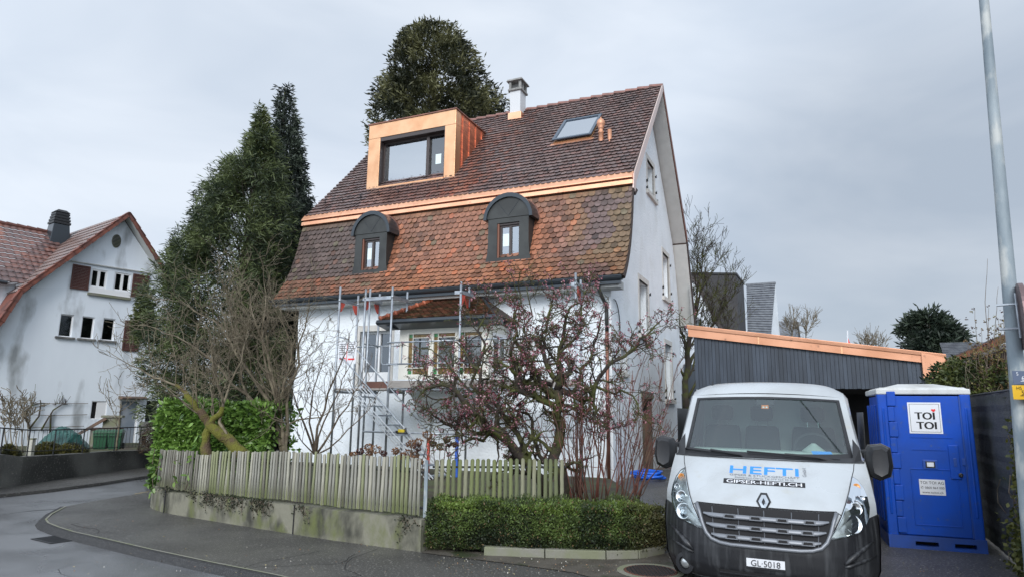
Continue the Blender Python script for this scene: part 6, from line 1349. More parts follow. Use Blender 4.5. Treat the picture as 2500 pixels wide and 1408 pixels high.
# ================================================================== BACKGROUND BUILDINGS, right
def quadpx(mb, pts): mb.add([tuple(P(x, y, Y)) for x, y, Y in pts], [tuple(range(len(pts)))])
bg1 = thing('dark_clad_house', 'far house with black clad upper box and white wall behind the bare tree', 'house', (P(1760, 800, 33)[0], 33, 0))
m_ = MB(); a = P(1712, 674, 32); b = P(1797, 671, 32); c = P(1825, 692, 33.5)
zt_ = b[2]; m_.hexa([(a[0]-.6, 32, 2), (b[0], 32, 2), (c[0]+.15, 34.5, 2), (a[0]-.6, 36, 2)], [(a[0]-.6, 32, zt_), (b[0], 32, zt_), (c[0]+.15, 34.5, zt_), (a[0]-.6, 36, zt_)]); m_.build('dark_box', M['blackclad'], bg1, world=True)
m_ = MB(); m_.hexa([(a[0]-.65, 31.95, zt_), (b[0]+.03, 31.95, zt_), (c[0]+.2, 34.5, zt_), (a[0]-.65, 36, zt_)], [(a[0]-.65, 31.95, zt_+.1), (b[0]+.03, 31.95, zt_+.1), (c[0]+.2, 34.5, zt_+.1), (a[0]-.65, 36, zt_+.1)]); m_.build('roof_edge', M['iron'], bg1, world=True)
m_ = MB(); q = [P(1680, 672, 31), P(1700, 690, 31), P(1775, 830, 31), P(1775, 960, 31), P(1640, 960, 31), P(1640, 672, 31)]; m_.prism([tuple(p) for p in q], (0, .8, 0)); m_.build('white_gable', M['plaster_n'], bg1, world=True)
m_ = MB(); q = [P(1678, 664, 30.9), P(1704, 686, 30.9), P(1782, 832, 30.9), P(1775, 836, 30.9), P(1698, 692, 30.9), P(1674, 672, 30.9)]; m_.prism([tuple(p) for p in q], (0, .9, 0)); m_.build('verge_board', M['frame_br'], bg1, world=True)
m_ = MB(); a1, b1 = P(1697, 780, 30.8), P(1714, 797, 30.8); m_.box(a1[0], b1[0], 30.8, 30.98, b1[2], a1[2]); m_.build('window', M['glass_dim'], bg1, world=True)
m_ = MB(); a1, b1 = P(1672, 888, 30.7), P(1700, 960, 30.7); m_.box(a1[0], b1[0], 30.7, 30.98, b1[2], a1[2]); m_.build('garden_shed_wall', M['clad'], bg1, world=True)
bg2 = thing('grey_roof_house', 'far house with steep light grey tiled roof and white gable edge', 'house', (P(1860, 800, 36)[0], 36, 0))
eL, eR, tL, tR = P(1825, 818, 35), P(1882, 822, 35), P(1822, 697, 37.5), P(1893, 692, 37.5)
ax = eR-eL; ay = tL-eL; nn = np.cross(ax, ay); nn = nn if nn[1] < 0 else -nn
L_ = np.linalg.norm(ay); rows = 22; V = []; Fc = []
for r in range(rows):
    n0 = len(V); s0_, s1_ = r/rows, (r+1)/rows; un = unit(nn)
    A0, B0 = eL+(tL-eL)*s0_, eR+(tR-eR)*s0_; A1, B1 = eL+(tL-eL)*s1_, eR+(tR-eR)*s1_
    V += [A0-un*.02, B0-un*.02, A0+un*.045, B0+un*.045, A1, B1]; Fc += [(n0, n0+1, n0+3, n0+2), (n0+2, n0+3, n0+5, n0+4)]
mkmesh('roof', V, Fc, M['slate'], bg2, world=True)
m_ = MB(); m_.prism([tuple(eR), tuple(tR), tuple(P(1905, 830, 37)), tuple(P(1884, 830, 35.2))], (.02, .3, 0)); m_.build('gable_wall', M['render'], bg2, world=True)
m_ = MB(); m_.box(eL[0], eR[0], 35.2, 42, 0, eL[2]); m_.build('wall', M['render'], bg2, world=True)
m_ = MB(); m_.tube([tuple(tL+[0, 0, .03]), tuple(tR+[0, 0, .03])], .08, 6); m_.build('ridge', M['slate'], bg2, world=True)
bg3 = thing('small_roof_house', 'small far tiled roof peeking over the carport beside the grey roof', 'house', (P(1925, 800, 42)[0], 42, 0))
m_ = MB(); q = [P(1904, 786, 43), P(1947, 785, 43), P(1953, 830, 41), P(1906, 830, 41)]; m_.prism([tuple(p) for p in q], (0, .2, .1)); m_.build('roof', M['slate'], bg3, world=True); m_ = MB(); q0, q1 = P(1906, 830, 41.2), P(1950, 830, 41.2); m_.box(q0[0], q1[0], 41.2, 45, 0, q0[2]); m_.build('wall', M['render'], bg3, world=True)
m_ = MB(); q0, q1 = P(1940, 786, 42.9), P(1947, 830, 41); m_.tube([tuple(P(1947, 786, 43)), tuple(P(1953, 830, 41))], .06, 5); m_.build('verge', M['iron'], bg3, world=True)
fp = thing('flagpole', 'thin far flagpole with a small red pennant above the carport roof', 'flagpole', P(2070, 860, 40)); m_ = MB(); m_.tube([tuple(P(2070, 900, 40)), tuple(P(2069, 806, 40))], .04, 6); m_.build('pole', M['sticker'], fp, world=True)
m_ = MB(); q = [P(2070, 822, 40), P(2076, 838, 40), P(2070, 838, 40)]; m_.prism([tuple(p) for p in q], (0, .03, 0)); m_.build('pennant', M['red_ink'], fp, world=True)
# shed with orange verge at the right
sh = thing('tiled_shed', 'low shed with grey tiled roof and mossy orange verge tiles right of the carport', 'shed', (P(2400, 880, 17)[0], 17, 0))
apx, lw = P(2462, 815, 15.5), P(2298, 886, 17.5)
m_ = MB(); dirs = lw-apx; n_ = 12
for k in range(n_):
    a = apx+dirs*k/n_; b = apx+dirs*(k+1.06)/n_; m_.hexa([tuple(a+[0, 0, -.16]), tuple(b+[0, 0, -.14]), tuple(b+[.1, .22, -.14]), tuple(a+[.1, .22, -.16])], [tuple(a+[0, 0, .0]), tuple(b+[0, 0, .035]), tuple(b+[.1, .22, .035]), tuple(a+[.1, .22, .0])])
m_.build('verge_tiles', mat('mossy_verge', (.30, .11, .06), .7, c2=(.14, .10, .05), ns=5, bump=.6, bs=25), sh, world=True)
back_ = np.array([1.0, 3.8, 0]); m_ = MB(); m_.add([tuple(apx+[.05, .2, 0]), tuple(lw+[.05, .2, 0]), tuple(lw+[2.4, 3.6, -.05]), tuple(apx+[2.4, 3.6, .0])], [(0, 1, 2, 3)]); m_.build('roof', M['slate'], sh, world=True, solid=.04)
m_ = MB(); m_.tube([tuple(apx+[.02, .12, -.25]), tuple(lw+[.02, .12, -.25])], .05, 5); m_.build('barge_board', M['plank'], sh, world=True)
m_ = MB(); q = [apx+[.1, .3, -.3], lw+[.1, .3, -.3], np.array([lw[0]+.1, lw[1]+.3, 0]), np.array([apx[0]+1.5, apx[1]+.3, 0]), np.array([apx[0]+1.5, apx[1]+.3, apx[2]-.9])]; m_.prism([tuple(p) for p in q], (.05, .15, 0)); m_.build('gable_boards', mat('brown_boards', (.11, .085, .075), .8, c2=(.07, .055, .05), ns=8, stretch=(1, 1, .15)), sh, world=True)
sh2 = thing('far_grey_roof', 'low far grey tiled roof between the pine and the shed', 'house', (P(2350, 860, 24)[0], 24, 0))
q = [P(2293, 836, 24), P(2400, 834, 24), P(2420, 900, 21), P(2312, 900, 21)]
V = []; Fc = []; rows = 14
for r in range(rows):
    A0, B0 = q[3]+(q[0]-q[3])*r/rows, q[2]+(q[1]-q[2])*r/rows; A1, B1 = q[3]+(q[0]-q[3])*(r+1)/rows, q[2]+(q[1]-q[2])*(r+1)/rows; n0 = len(V)
    V += [A0, B0, A0+[0, -.03, .05], B0+[0, -.03, .05], A1, B1]; Fc += [(n0, n0+1, n0+3, n0+2), (n0+2, n0+3, n0+5, n0+4)]
mkmesh('roof', V, Fc, M['slate'], sh2, world=True); m_ = MB(); m_.box(q[3][0], q[2][0]+2, 21.3, 27, 0, q[3][2]); m_.build('wall', M['plank'], sh2, world=True)
# ================================================================== SMALL GROUND THINGS
hs = thing('hose_coil', 'bright blue corrugated hose coiled on the driveway by the house corner', 'hose', (*onz(1582, 1182, .12)[:2], .12)); rs = rng(3); c = onz(1582, 1182, .10); pts = []
for k in range(110): t = k/110*2*math.pi*4.3; r = .27+.05*math.sin(k*.31)+.02*math.sin(k*1.1); pts.append((c[0]+1.15*r*math.cos(t), c[1]+1.5*r*math.sin(t), float(ramp(c[1]))+.04+.028*k/20+.012*math.sin(k*.7)))
m_ = MB(); m_.tube(pts, .026, 8); m_.build('hose', M['hose'], hs, world=True, smooth=True)
c = onz(1588, 1394, .01); mh = thing('manhole_cover', 'round rusty grid manhole cover set in a concrete ring by the van', 'manhole', (c[0], c[1], .012))
m_ = MB(); m_.lathe([(.36, 0), (.36, .006), (.29, .006), (.29, .0)], 0, 0, 32); m_.build('concrete_ring', M['concl'], mh)
m_ = MB(); m_.lathe([(.285, 0), (.285, .008), (.0, .008)], 0, 0, 32); mc_ = m_.build('cover', M['copper_dk'], mh); m_ = MB()
for k in range(-6, 7):
    x = k*.04; h = math.sqrt(max(.0, .26**2-x*x)); m_.box(x-.006, x+.006, -h, h, .0085, .013); m_.box(-h, h, x-.006, x+.006, .0086, .0126)
m_.build('grid', M['iron'], mc_)
c = onz(143, 1315, -.07); dg_ = thing('drain_grate', 'square iron street drain beside the curved kerb', 'drain', (c[0], c[1], -.066), R(-32)); m_ = MB(); framemb(m_, -.28, .28, -.22, .22, .03, lambda a, b, d: (a, b, d), 0, .006); m_.build('frame', M['iron'], dg_)
for k in range(9): m_ = MB(); m_.box(-.24+k*.055, -.215+k*.055, -.19, .19, .0, .005); m_.build('bar', M['iron'], dg_)
MB().box(-.25, .25, -.19, .19, -.003, -.001).build('pit', M['dark'], dg_)
rs = rng(12); C = []; 
for _ in range(420):
    px_, py_ = rs.uniform(150, 1600), rs.uniform(1255, 1400); g = onz(px_, py_, .004)
    C.append(g)
for _ in range(420): px_ = rs.uniform(1050, 1640); g = onz(px_, rs.uniform(1352, 1400), .012); C.append(g)
for _ in range(60): g = onz(rs.uniform(2200, 2480), rs.uniform(1350, 1400), .006); C.append(g)
C = np.array(C); A = rs.normal(size=C.shape)*[1, 1, .12]; szz = rs.uniform(.006, .022, len(C)); o = leaves('fallen_leaves', M['litter'], None, C, A, szz, szz*.7, np.array([[.35, .30, .16], [.30, .16, .08], [.45, .43, .38], [.12, .08, .05]])[rs.integers(0, 4, len(C))], rs); tag(o, None, None, None, 'stuff')
o['label'] = 'small fallen leaves and petals scattered over the wet pavement'; o['category'] = 'leaf litter'
# yellow line on the side street
a = [onz(*q, -.0)[:2] for q in [(330, 1196), (371, 1189), (371, 1191.5), (330, 1199)]]; sheet('road_line', a, -.0655, mat('yellow_marking', (.45, .32, .12), .7, c2=(.2, .17, .1), ns=20))
# ================================================================== VEGETATION
def crown(name, parent, sil, Y, n, k, Ll, Lw, cols, seed, droop=-.3, outw=1., mtl=None, flat=1., gap=.15, gs=.5, shell=.45, spread=.4, tiers=0, shape=4, up=0.):
    rs = rng(seed); py = np.array([s[0] for s in sil], float); xl = np.array([s[1] for s in sil], float); xr = np.array([s[2] for s in sil], float)
    yy = rs.uniform(py[0], py[-1], n*3); a = np.interp(yy, py, xl); b = np.interp(yy, py, xr); w = (b-a); keep = rs.random(len(yy)) < (w/w.max())**1.3
    yy, a, b = yy[keep][:n], a[keep][:n], b[keep][:n]; n = len(yy)
    C = np.empty((n, 3)); O = np.empty((n, 3)); ang = rs.uniform(0, 2*math.pi, n); rf = shell+(1-shell)*rs.random(n)**.6; ok = np.ones(n, bool); sh_ = np.empty(n)
    for i in range(n):
        c = P((a[i]+b[i])/2, yy[i], Y); e = P(b[i], yy[i], Y); r = (e[0]-c[0]); lump = 1+.16*noise.noise(Vector((math.cos(ang[i])*1.6, math.sin(ang[i])*1.6, c[2]*.8+seed)))*2
        if tiers: lump *= .72+.28*(1-((c[2]*tiers) % 1.))
        rr = r*rf[i]*lump; C[i] = (c[0]+rr*math.cos(ang[i]), c[1]+rr*math.sin(ang[i])*flat, c[2]); O[i] = (math.cos(ang[i]), math.sin(ang[i]), 0)
        g = noise.noise(Vector(tuple(C[i]*gs))+Vector((seed*3.1, 0, 0))); sh_[i] = noise.noise(Vector(tuple(C[i]*gs*1.7))+Vector((0, seed*1.7, 5)))
        if g < -gap-.0 and rf[i] > .5: ok[i] = False
    C, O, sh_ = C[ok], O[ok], sh_[ok]
    A = O*outw+rs.normal(size=O.shape)*.35+np.array([0, 0, droop]); Cc, Aa = sprays(C, A, k, spread, Ll*.35, rs); t = np.clip(.42+np.repeat(sh_, k)*1.7+rs.normal(size=len(Cc))*.18, 0, 1)
    return leaves(name, mtl or M['leaf'], parent, Cc, Aa, Ll*rs.uniform(.6, 1.3, len(Cc)), Lw, lerp(cols[0], cols[1], t), rs, shape=shape)
def trunk_limbs(parent, sil, Y, seed, r0, nl, base_py, m, lim=.8, upb=.2):
    rs = rng(seed); py = [s[0] for s in sil]; top = P((sil[0][1]+sil[0][2])/2, sil[0][0]+10, Y); base = P((sil[-1][1]+sil[-1][2])/2, base_py, Y); base[2] = max(base[2], .1) if base[2] > 3 else .1
    mb = MB(); n = 12; mb.tube([tuple(base+(top-base)*i/n) for i in range(n+1)], list(np.linspace(r0, .03, n+1)), 10); mb.build('trunk', m, parent, world=True, smooth=True)
    mb = MB()
    for _ in range(nl):
        y = rs.uniform(py[0]+20, py[-1]); a, b = np.interp(y, py, [s[1] for s in sil]), np.interp(y, py, [s[2] for s in sil]); c = P((a+b)/2, y, Y); r = (P(b, y, Y)-c)[0]*lim; t = (c[2]-base[2])/(top[2]-base[2]); c0 = base+(top-base)*max(t-.03, 0); ang = rs.uniform(0, 2*math.pi)
        e = c0+np.array([r*math.cos(ang), r*math.sin(ang), r*upb]); mb.tube(wig(c0, e, 6, .05, rs), list(np.linspace(.035, .008, 6)), 4)
    mb.build('branches', m, parent, world=True)
# tall rounded conifer behind the roof
silB = [(72, 1030, 1088), (82, 1005, 1115), (105, 985, 1143), (135, 968, 1168), (180, 943, 1195), (230, 925, 1215), (280, 915, 1216), (340, 908, 1208), (420, 895, 1210), (520, 890, 1210)]
t = thing('tall_conifer', 'tall rounded dark conifer rising behind the roof ridge', 'tree', P(1060, 1040, 33)*[1, 1, 0]); trunk_limbs(t, silB, 33, 1, .45, 60, 1010, M['bark_dk'])
crown('crown', t, silB, 33, 13000, 6, .30, .075, ([.020, .026, .012], [.145, .145, .062]), 11, droop=.25, shell=.40, gs=.65, gap=.20, spread=.5)
# spruce
silS = [(205, 690, 702), (240, 680, 714), (290, 672, 724), (350, 664, 736), (420, 645, 752), (480, 630, 764), (560, 610, 770), (650, 590, 765), (760, 580, 760), (900, 570, 760)]
t = thing('spruce', 'slender dark spruce with a pointed top behind the bushy cypress', 'tree', P(700, 1030, 24)*[1, 1, 0]); trunk_limbs(t, silS, 24, 2, .25, 90, 1000, M['bark_dk'], lim=.85, upb=-.15)
crown('crown', t, silS, 24, 9000, 6, .22, .055, ([.016, .024, .020], [.075, .098, .070]), 12, droop=-.25, shell=.25, tiers=1.6, gs=1.3, gap=.3, spread=.55)
# feathery cypress, several leaders
silC = [(268, 637, 645), (300, 626, 652), (340, 612, 672), (380, 584, 692), (430, 524, 705), (480, 490, 715), (540, 465, 718), (600, 430, 718), (650, 408, 716), (700, 395, 714), (760, 375, 708), (850, 375, 702), (960, 385, 696), (1060, 390, 696)]
t = thing('cypress', 'wide feathery green cypress between the two white houses', 'tree', P(560, 1040, 20.3)*[1, 1, 0]); trunk_limbs(t, silC, 20.3, 3, .22, 120, 1040, M['bark_dk'], lim=.9, upb=.5)
crown('crown', t, silC, 20.3, 17500, 6, .21, .029, ([.022, .038, .017], [.125, .160, .058]), 13, droop=-.15, shell=.22, gs=1.3, gap=.11, spread=.6)
for k, (xc, yt, w) in enumerate(((640, 268, 22), (614, 330, 18), (566, 388, 22), (522, 450, 20), (482, 520, 20), (425, 592, 18), (352, 705, 20))):
    crown('leader', t, [(yt-8, xc-4, xc+4), (yt+50, xc-w*.8, xc+w*.8), (yt+130, xc-w*1.3, xc+w*1.5)], 20.3+.3*(k % 3), 520, 6, .18, .038, ([.022, .038, .015], [.115, .14, .048]), 50+k, droop=.1, shell=.05, gs=2., gap=.4, spread=.6)
# pine far right
silP = [(765, 2245, 2290), (785, 2215, 2310), (805, 2205, 2325), (825, 2197, 2335), (845, 2195, 2340), (862, 2210, 2325)]
t = thing('pine', 'dark rounded pine tree on the horizon between carport and shed', 'tree', P(2265, 870, 45)*[1, 1, 0]); crown('crown', t, silP, 45, 1500, 6, .5, .12, ([.012, .022, .014], [.045, .065, .04]), 14, droop=.3, shell=.2, gs=.55, gap=.08, spread=.6)
m_ = MB(); m_.tube([tuple(P(2268, 960, 45)*[1, 1, 0]), tuple(P(2268, 790, 45))], [.3, .08], 8); m_.build('trunk', M['bark'], t, world=True)
# bare trees
def knob(W, rs, a):
    """bend a limb between its measured joints"""
    out = [W[0]]
    for i in range(1, len(W)):
        l = np.linalg.norm(W[i]-W[i-1]); m_ = (W[i]+W[i-1])/2+rs.normal(size=3)*l*a*2
        out += [m_, W[i]]
    return out
def bare(name, label, seed, starts, cfg, Y, m, parts=(), group=None, lvl=3, cat='tree'):
    base = P(*starts[0][0][0], Y); t = thing(name, label, cat, (base[0], base[1], base[2]), 0, group); T = Tree(seed)
    for pts, r0, r1, dY in starts:
        nn = len(pts); W = [P(x, y, Y+dY*i/(nn-1)) for i, (x, y) in enumerate(pts)]; r0 *= cfg.get('thick', .8); r1 *= cfg.get('thick', .8); W = knob(W, T.rs, cfg.get('knob', .02)); nn = len(W); pts = W; T.limb(W, r0, r1, 8)
        for i in range(1, nn):
            d = unit(W[i]-W[i-1]); kk_ = (cfg['per'] if (i % 2 or cfg['per'] == 1) else cfg['per']-1-(cfg['per'] > 2)) if i > 2*cfg.get('skip', 1) or nn < 4 else 0
            for _ in range(kk_):
                q = W[i-1]+(W[i]-W[i-1])*T.rs.random(); dd = unit(d*cfg.get('fwd', .6)+T.rs.normal(size=3)*cfg['spread']+np.array([0, 0, cfg.get('lift', .2)])); rr = (r0+(r1-r0)*i/nn)*.5
                T.grow(q, dd, cfg['len']*T.rs.uniform(.6, 1.25), max(rr, .006) if cfg.get('rk') is None else cfg['rk'], lvl, cfg)
        T.grow(W[-1], unit(W[-1]-W[-2]), cfg['len'], r1, lvl, cfg)
    T.build('branches', m, t)
    for mm, lim in parts:
        q = MB()
        for pts, r0, r1 in lim:
            W_ = knob([P(x, y, Yq) for x, y, Yq in pts], T.rs, .05); q.tube(W_, [a_*(1+T.rs.normal()*.09) for a_ in np.linspace(r0, r1, len(W_))], 10)
        q.build('mossy_trunk', mm, t, world=True, smooth=True)
    return t, T
cfgA = dict(wig=.22, up=.05, k=4, spread=.55, ratio=.62, per=2, len=1.1, rmin=.006, rr=.55)
bare('bare_tree', 'bare mossy tree behind the house corner left of the carport', 21, [([(1676, 1000), (1672, 930), (1678, 860), (1690, 800), (1700, 760)], .17, .07, 0), ([(1678, 900), (1705, 850), (1735, 800), (1760, 760)], .09, .04, 1), ([(1680, 970), (1710, 900), (1740, 870)], .07, .03, .5), ([(1690, 800), (1700, 740), (1705, 690), (1715, 640)], .06, .025, .5), ([(1676, 940), (1660, 900), (1650, 870)], .05, .03, 0.5)], dict(cfgA, len=1.35, rmin=.007, k=[4, 4, 4], per=3, up=.12, wig=.16, spread=.45, lift=.6), 25, M['bark_dk'])
for k, (xc, yb, yt) in enumerate(((1968, 800, 770), (1935, 800, 775), (2115, 850, 822), (2145, 855, 820))):
    bare('bare_tree', ['leafless treetop just right of the small far roof', 'leafless treetop above the small far roof', 'left one of two low leafless crowns above the carport roof', 'right one of two low leafless crowns above the carport roof'][k], 60+k, [([(xc, yb+70), (xc, yb+30), (xc, yb+10)], .06, .03, 0)], dict(cfgA, len=1.0, rmin=.009, k=[5, 6], per=4, wig=.10, spread=.5, up=.12, lift=.5), 40, M['bark_lt'], group='leafless treetops behind the carport', lvl=2)
# blossom tree
cfgB = dict(wig=.36, up=.05, k=[2, 3, 3], spread=.75, ratio=.62, per=3, len=.43, rmin=.0042, rr=.72, seg=5, lift=.35, fwd=.5, thick=1.08, knob=.07)
limbsB = [([(1372, 1232), (1370, 1150), (1364, 1080), (1358, 1010), (1362, 950)], .085, .06, .0), ([(1362, 965), (1330, 945), (1300, 938), (1268, 925), (1260, 895), (1248, 868)], .05, .025, -.3),
          ([(1360, 1005), (1320, 975), (1285, 960), (1262, 950), (1261, 915)], .045, .03, -.4), ([(1362, 950), (1395, 962), (1420, 975), (1448, 974), (1455, 935), (1490, 885), (1538, 856), (1562, 825), (1590, 806)], .045, .012, -.2),
          ([(1362, 950), (1372, 900), (1366, 850), (1378, 800), (1392, 750)], .045, .015, .3), ([(1364, 930), (1335, 890), (1325, 850), (1322, 815), (1335, 780), (1345, 745)], .04, .014, .2), ([(1345, 938), (1300, 890), (1270, 850), (1262, 810), (1255, 765), (1270, 715)], .035, .012, 0),
          ([(1395, 962), (1420, 915), (1440, 880), (1450, 840), (1465, 790)], .03, .012, .3), ([(1450, 940), (1500, 960), (1545, 965), (1560, 1005)], .02, .008, -.3), ([(1448, 974), (1455, 1000), (1448, 1030), (1470, 1040)], .028, .010, -.2),
          ([(1341, 1230), (1320, 1170), (1288, 1124), (1246, 1082), (1209, 1052), (1163, 1013), (1114, 954), (1080, 938), (1040, 948)], .085, .014, -.8), ([(1246, 1082), (1215, 1040), (1185, 985), (1170, 940), (1150, 890), (1130, 850)], .04, .012, -.2),
          ([(1209, 1052), (1160, 1058), (1110, 1040), (1070, 1020), (1050, 1005)], .035, .010, -.5), ([(1229, 1060), (1180, 1075), (1130, 1080), (1100, 1065)], .03, .010, -.5), ([(1300, 1140), (1265, 1060), (1222, 1000), (1190, 970), (1150, 955), (1100, 900), (1060, 860)], .04, .010, .3),
          ([(1340, 1140), (1300, 1060), (1290, 1010), (1240, 985)], .03, .012, .3), ([(1150, 955), (1110, 965), (1070, 975)], .025, .01, -.3), ([(1366, 860), (1410, 820), (1430, 790), (1420, 740), (1440, 700)], .022, .008, .2), ([(1190, 985), (1165, 900), (1185, 840), (1180, 780), (1200, 750)], .025, .01, .3), ([(1300, 890), (1290, 830), (1300, 770), (1285, 700)], .018, .006, .3), ([(1200, 1060), (1215, 1095), (1210, 1140)], .018, .008, -.3)]
bt, TB = bare('blossom_tree', 'gnarled mossy shrub tree with pink blossoms in front of the white house', 23, limbsB, cfgB, 9.9, M['bark_dk'], lvl=2)
rs = rng(41); nd = np.array(TB.nodes); tp = np.array([a for a, b in TB.tips]); sel = tp[rs.random(len(tp)) < .58]; sel2 = nd[rs.random(len(nd)) < .02]; S = np.concatenate([sel, sel2]); S = S[S[:, 2] > .95]
dens = np.array([noise.noise(Vector(tuple(p*1.3))) for p in S]); S = S[(dens > -.12) | (rs.random(len(S)) < .35)]
Cc = np.repeat(S, 9, 0)+rs.normal(size=(len(S)*9, 3))*.016; cc = rs.random(len(Cc)); cols_b = np.where((cc < .32)[:, None], np.array([.46, .19, .24]), np.where((cc < .46)[:, None], np.array([.66, .42, .46]), np.where((cc < .84)[:, None], np.array([.17, .04, .06]), np.array([.10, .075, .03]))))
leaves('blossoms', M['petal'], bt, Cc, rs.normal(size=Cc.shape), .026, .022, cols_b, rs)
nd2 = nd[rs.random(len(nd)) < .30]; Cc = np.repeat(nd2, 4, 0)+rs.normal(size=(len(nd2)*4, 3))*.012; leaves('spur_buds', M['petal'], bt, Cc, rs.normal(size=Cc.shape), .022, .010, lerp([.10, .07, .04], [.15, .15, .05], rs.random(len(Cc))), rs)
# secondary trunk shoots
# bare shrubs at the left
cfgL = dict(wig=.24, up=.08, k=[3, 4, 4], spread=.55, ratio=.60, per=2, len=.85, rmin=.0034, rr=.50, seg=5, lift=.5, fwd=.6)
mt_, TM = bare('mossy_tree', 'leaning tree with thick yellow moss on its trunk behind the fence', 31, [([(598, 1112), (560, 1078), (525, 1048), (505, 1025), (485, 1000), (458, 962), (430, 940), (395, 925), (360, 912)], .055, .014, .3), ([(505, 1122), (500, 1085), (508, 1045), (520, 1020), (545, 990), (535, 950), (525, 905)], .05, .016, .2), ([(560, 1078), (535, 1030), (545, 985), (560, 940), (590, 880), (600, 830)], .035, .012, .4)], dict(cfgL, skip=3, len=.80), 11.2, M['bark_lt'], parts=[(M['moss'], [([(600, 1116, 11.2), (575, 1094, 11.2), (545, 1066, 11.25), (524, 1047, 11.25), (506, 1026, 11.3), (490, 1004, 11.3), (474, 984, 11.3), (455, 958, 11.35), (430, 939, 11.35)], .115, .028), ([(507, 1122, 11.2), (503, 1100, 11.2), (503, 1075, 11.22), (508, 1046, 11.25), (520, 1021, 11.25), (543, 992, 11.28)], .10, .035), ([(560, 1078, 11.22), (545, 1052, 11.3), (536, 1030, 11.35)], .07, .04)])], lvl=2)
b2, T2 = bare('bare_shrub', 'tall multi-stemmed bare shrub with dense pale twigs left of the white house', 32, [([(655, 1115), (640, 1060), (655, 1010), (690, 960), (705, 900), (712, 840)], .055, .018, 0), ([(695, 1115), (690, 1040), (680, 980), (660, 900), (640, 830), (615, 760)], .06, .018, .3), ([(700, 1115), (702, 1050), (700, 980), (730, 890), (745, 800)], .05, .016, .1), ([(690, 1115), (672, 1000), (610, 910), (560, 830), (520, 780)], .05, .016, .3), ([(655, 1020), (600, 960), (540, 900), (480, 850), (430, 820)], .04, .014, -.2), ([(680, 1000), (650, 900), (640, 800), (650, 720)], .035, .012, .4), ([(660, 1060), (610, 1000), (590, 930), (585, 850), (560, 770)], .035, .012, .5)], dict(cfgL, len=.95, k=[3, 4, 5]), 12.2, M['bark_lt'], lvl=2, cat='shrub')
bare('bare_shrub', 'low fan-shaped bare shrub in front of the white wall left of the stair', 33, [([(768, 1108), (745, 1040), (725, 990), (712, 950)], .03, .010, 0), ([(770, 1108), (775, 1040), (800, 960), (835, 880), (850, 850)], .035, .009, .2), ([(772, 1108), (810, 1050), (850, 990), (885, 930)], .03, .009, 0), ([(770, 1108), (755, 1030), (765, 950), (790, 880)], .028, .009, .3), ([(775, 1108), (830, 1070), (870, 1030), (900, 1000)], .02, .007, .2), ([(768, 1108), (740, 1080), (722, 1050)], .018, .007, 0), ([(772, 1108), (790, 1030), (830, 950), (850, 900)], .025, .008, -.3)], dict(cfgL, len=.50, k=[2, 2, 3], per=2, spread=.35, up=.12), 13.0, M['bark'], lvl=2, cat='shrub')
m_ = None
# dogwood with red stems
dw_ = thing('dogwood_shrub', 'multi-stemmed shrub with thin red-brown stems beside the blossom tree', 'shrub', P(1460, 1228, 10.1)); rs = rng(44); T = Tree(45)
cfgD = dict(wig=.09, up=.05, k=[2, 2], spread=.28, ratio=.5, per=1, len=.5, rmin=.0032, rr=.6, seg=5)
for k in range(62):
    xb = rs.uniform(1390, 1560); u = (xb-1390)/170; xt = xb+rs.normal()*35+(u**1.5)*95*rs.uniform(.3, 1.3)-10; yt = rs.uniform(880, 1090)+(0 if u > .3 else 40); Yb = 10+rs.normal()*.2; a = P(xb, 1228, Yb); b = P(xt, yt, Yb+rs.normal()*.35); pts = wig(a, b, 7, .035, rs); T.limb(pts, rs.uniform(.006, .013), .004, 4)
    for _ in range(3): i = rs.integers(3, 7); T.grow(pts[i], unit(b-a+rs.normal(size=3)*.5), rs.uniform(.25, .6), .0045, 1, cfgD)
T.build('stems', M['redtwig'], dw_)
# rose-hip twigs and evergreen behind the toilet
eg = thing('evergreen_shrub', 'dense evergreen bush with some yellow leaves behind the portable toilet', 'shrub', (P(2370, 960, 11.5)[0], 11.5, 0))
silE = [(872, 2330, 2420), (890, 2300, 2450), (915, 2280, 2475), (950, 2275, 2490), (1010, 2280, 2500), (1100, 2285, 2500), (1190, 2295, 2495)]
crown('foliage', eg, silE, 11.5, 5200, 4, .075, .035, ([.020, .036, .012], [.11, .13, .035]), 71, droop=.1, shell=.3, gs=2, gap=.45, shape=6, flat=.7)
hp_ = thing('rosehip_shrub', 'tall thin bare stems dotted with dark rose hips above the shed', 'shrub', (P(2410, 960, 11.2)[0], 11.2, 0)); rs = rng(72); T = Tree(73); hips = []
for k, (xb, xt, yt, hh) in enumerate(((2410, 2411, 632, 0), (2415, 2437, 700, 0), (2385, 2380, 755, 1), (2400, 2395, 800, 1), (2455, 2450, 718, 1), (2440, 2437, 775, 1), (2420, 2414, 750, 1), (2425, 2433, 790, 1), (2370, 2362, 830, 1), (2460, 2462, 790, 1), (2405, 2384, 820, 1), (2445, 2425, 810, 1), (2430, 2445, 800, 1))):
    a, b = P(xb, 950, 11.1+.1*(k % 3)), P(xt, yt, 11.1+.1*(k % 3)); pts = wig(a, b, 10, .02, rs); T.limb(pts, .010 if yt < 710 else .007, .003, 4)
    if hh:
        for _ in range(11): i = rs.integers(3, 10); hips.append(pts[i]+rs.normal(size=3)*[.05, .03, .04])
T.build('stems', M['bark'], hp_)
for x in range(260): hips.append(P(rs.uniform(2375, 2490), rs.uniform(835, 960), 11.0+rs.random()*.3))
hips = np.array(hips); Cc = np.repeat(hips, 5, 0)+rs.normal(size=(len(hips)*5, 3))*.008; leaves('hips', M['leaf'], hp_, Cc, rs.normal(size=Cc.shape), .032, .028, np.repeat(np.array([[.16, .10, .04], [.07, .035, .03], [.20, .17, .06]])[rs.integers(0, 3, len(hips))], 5, 0), rs)
T = Tree(74)
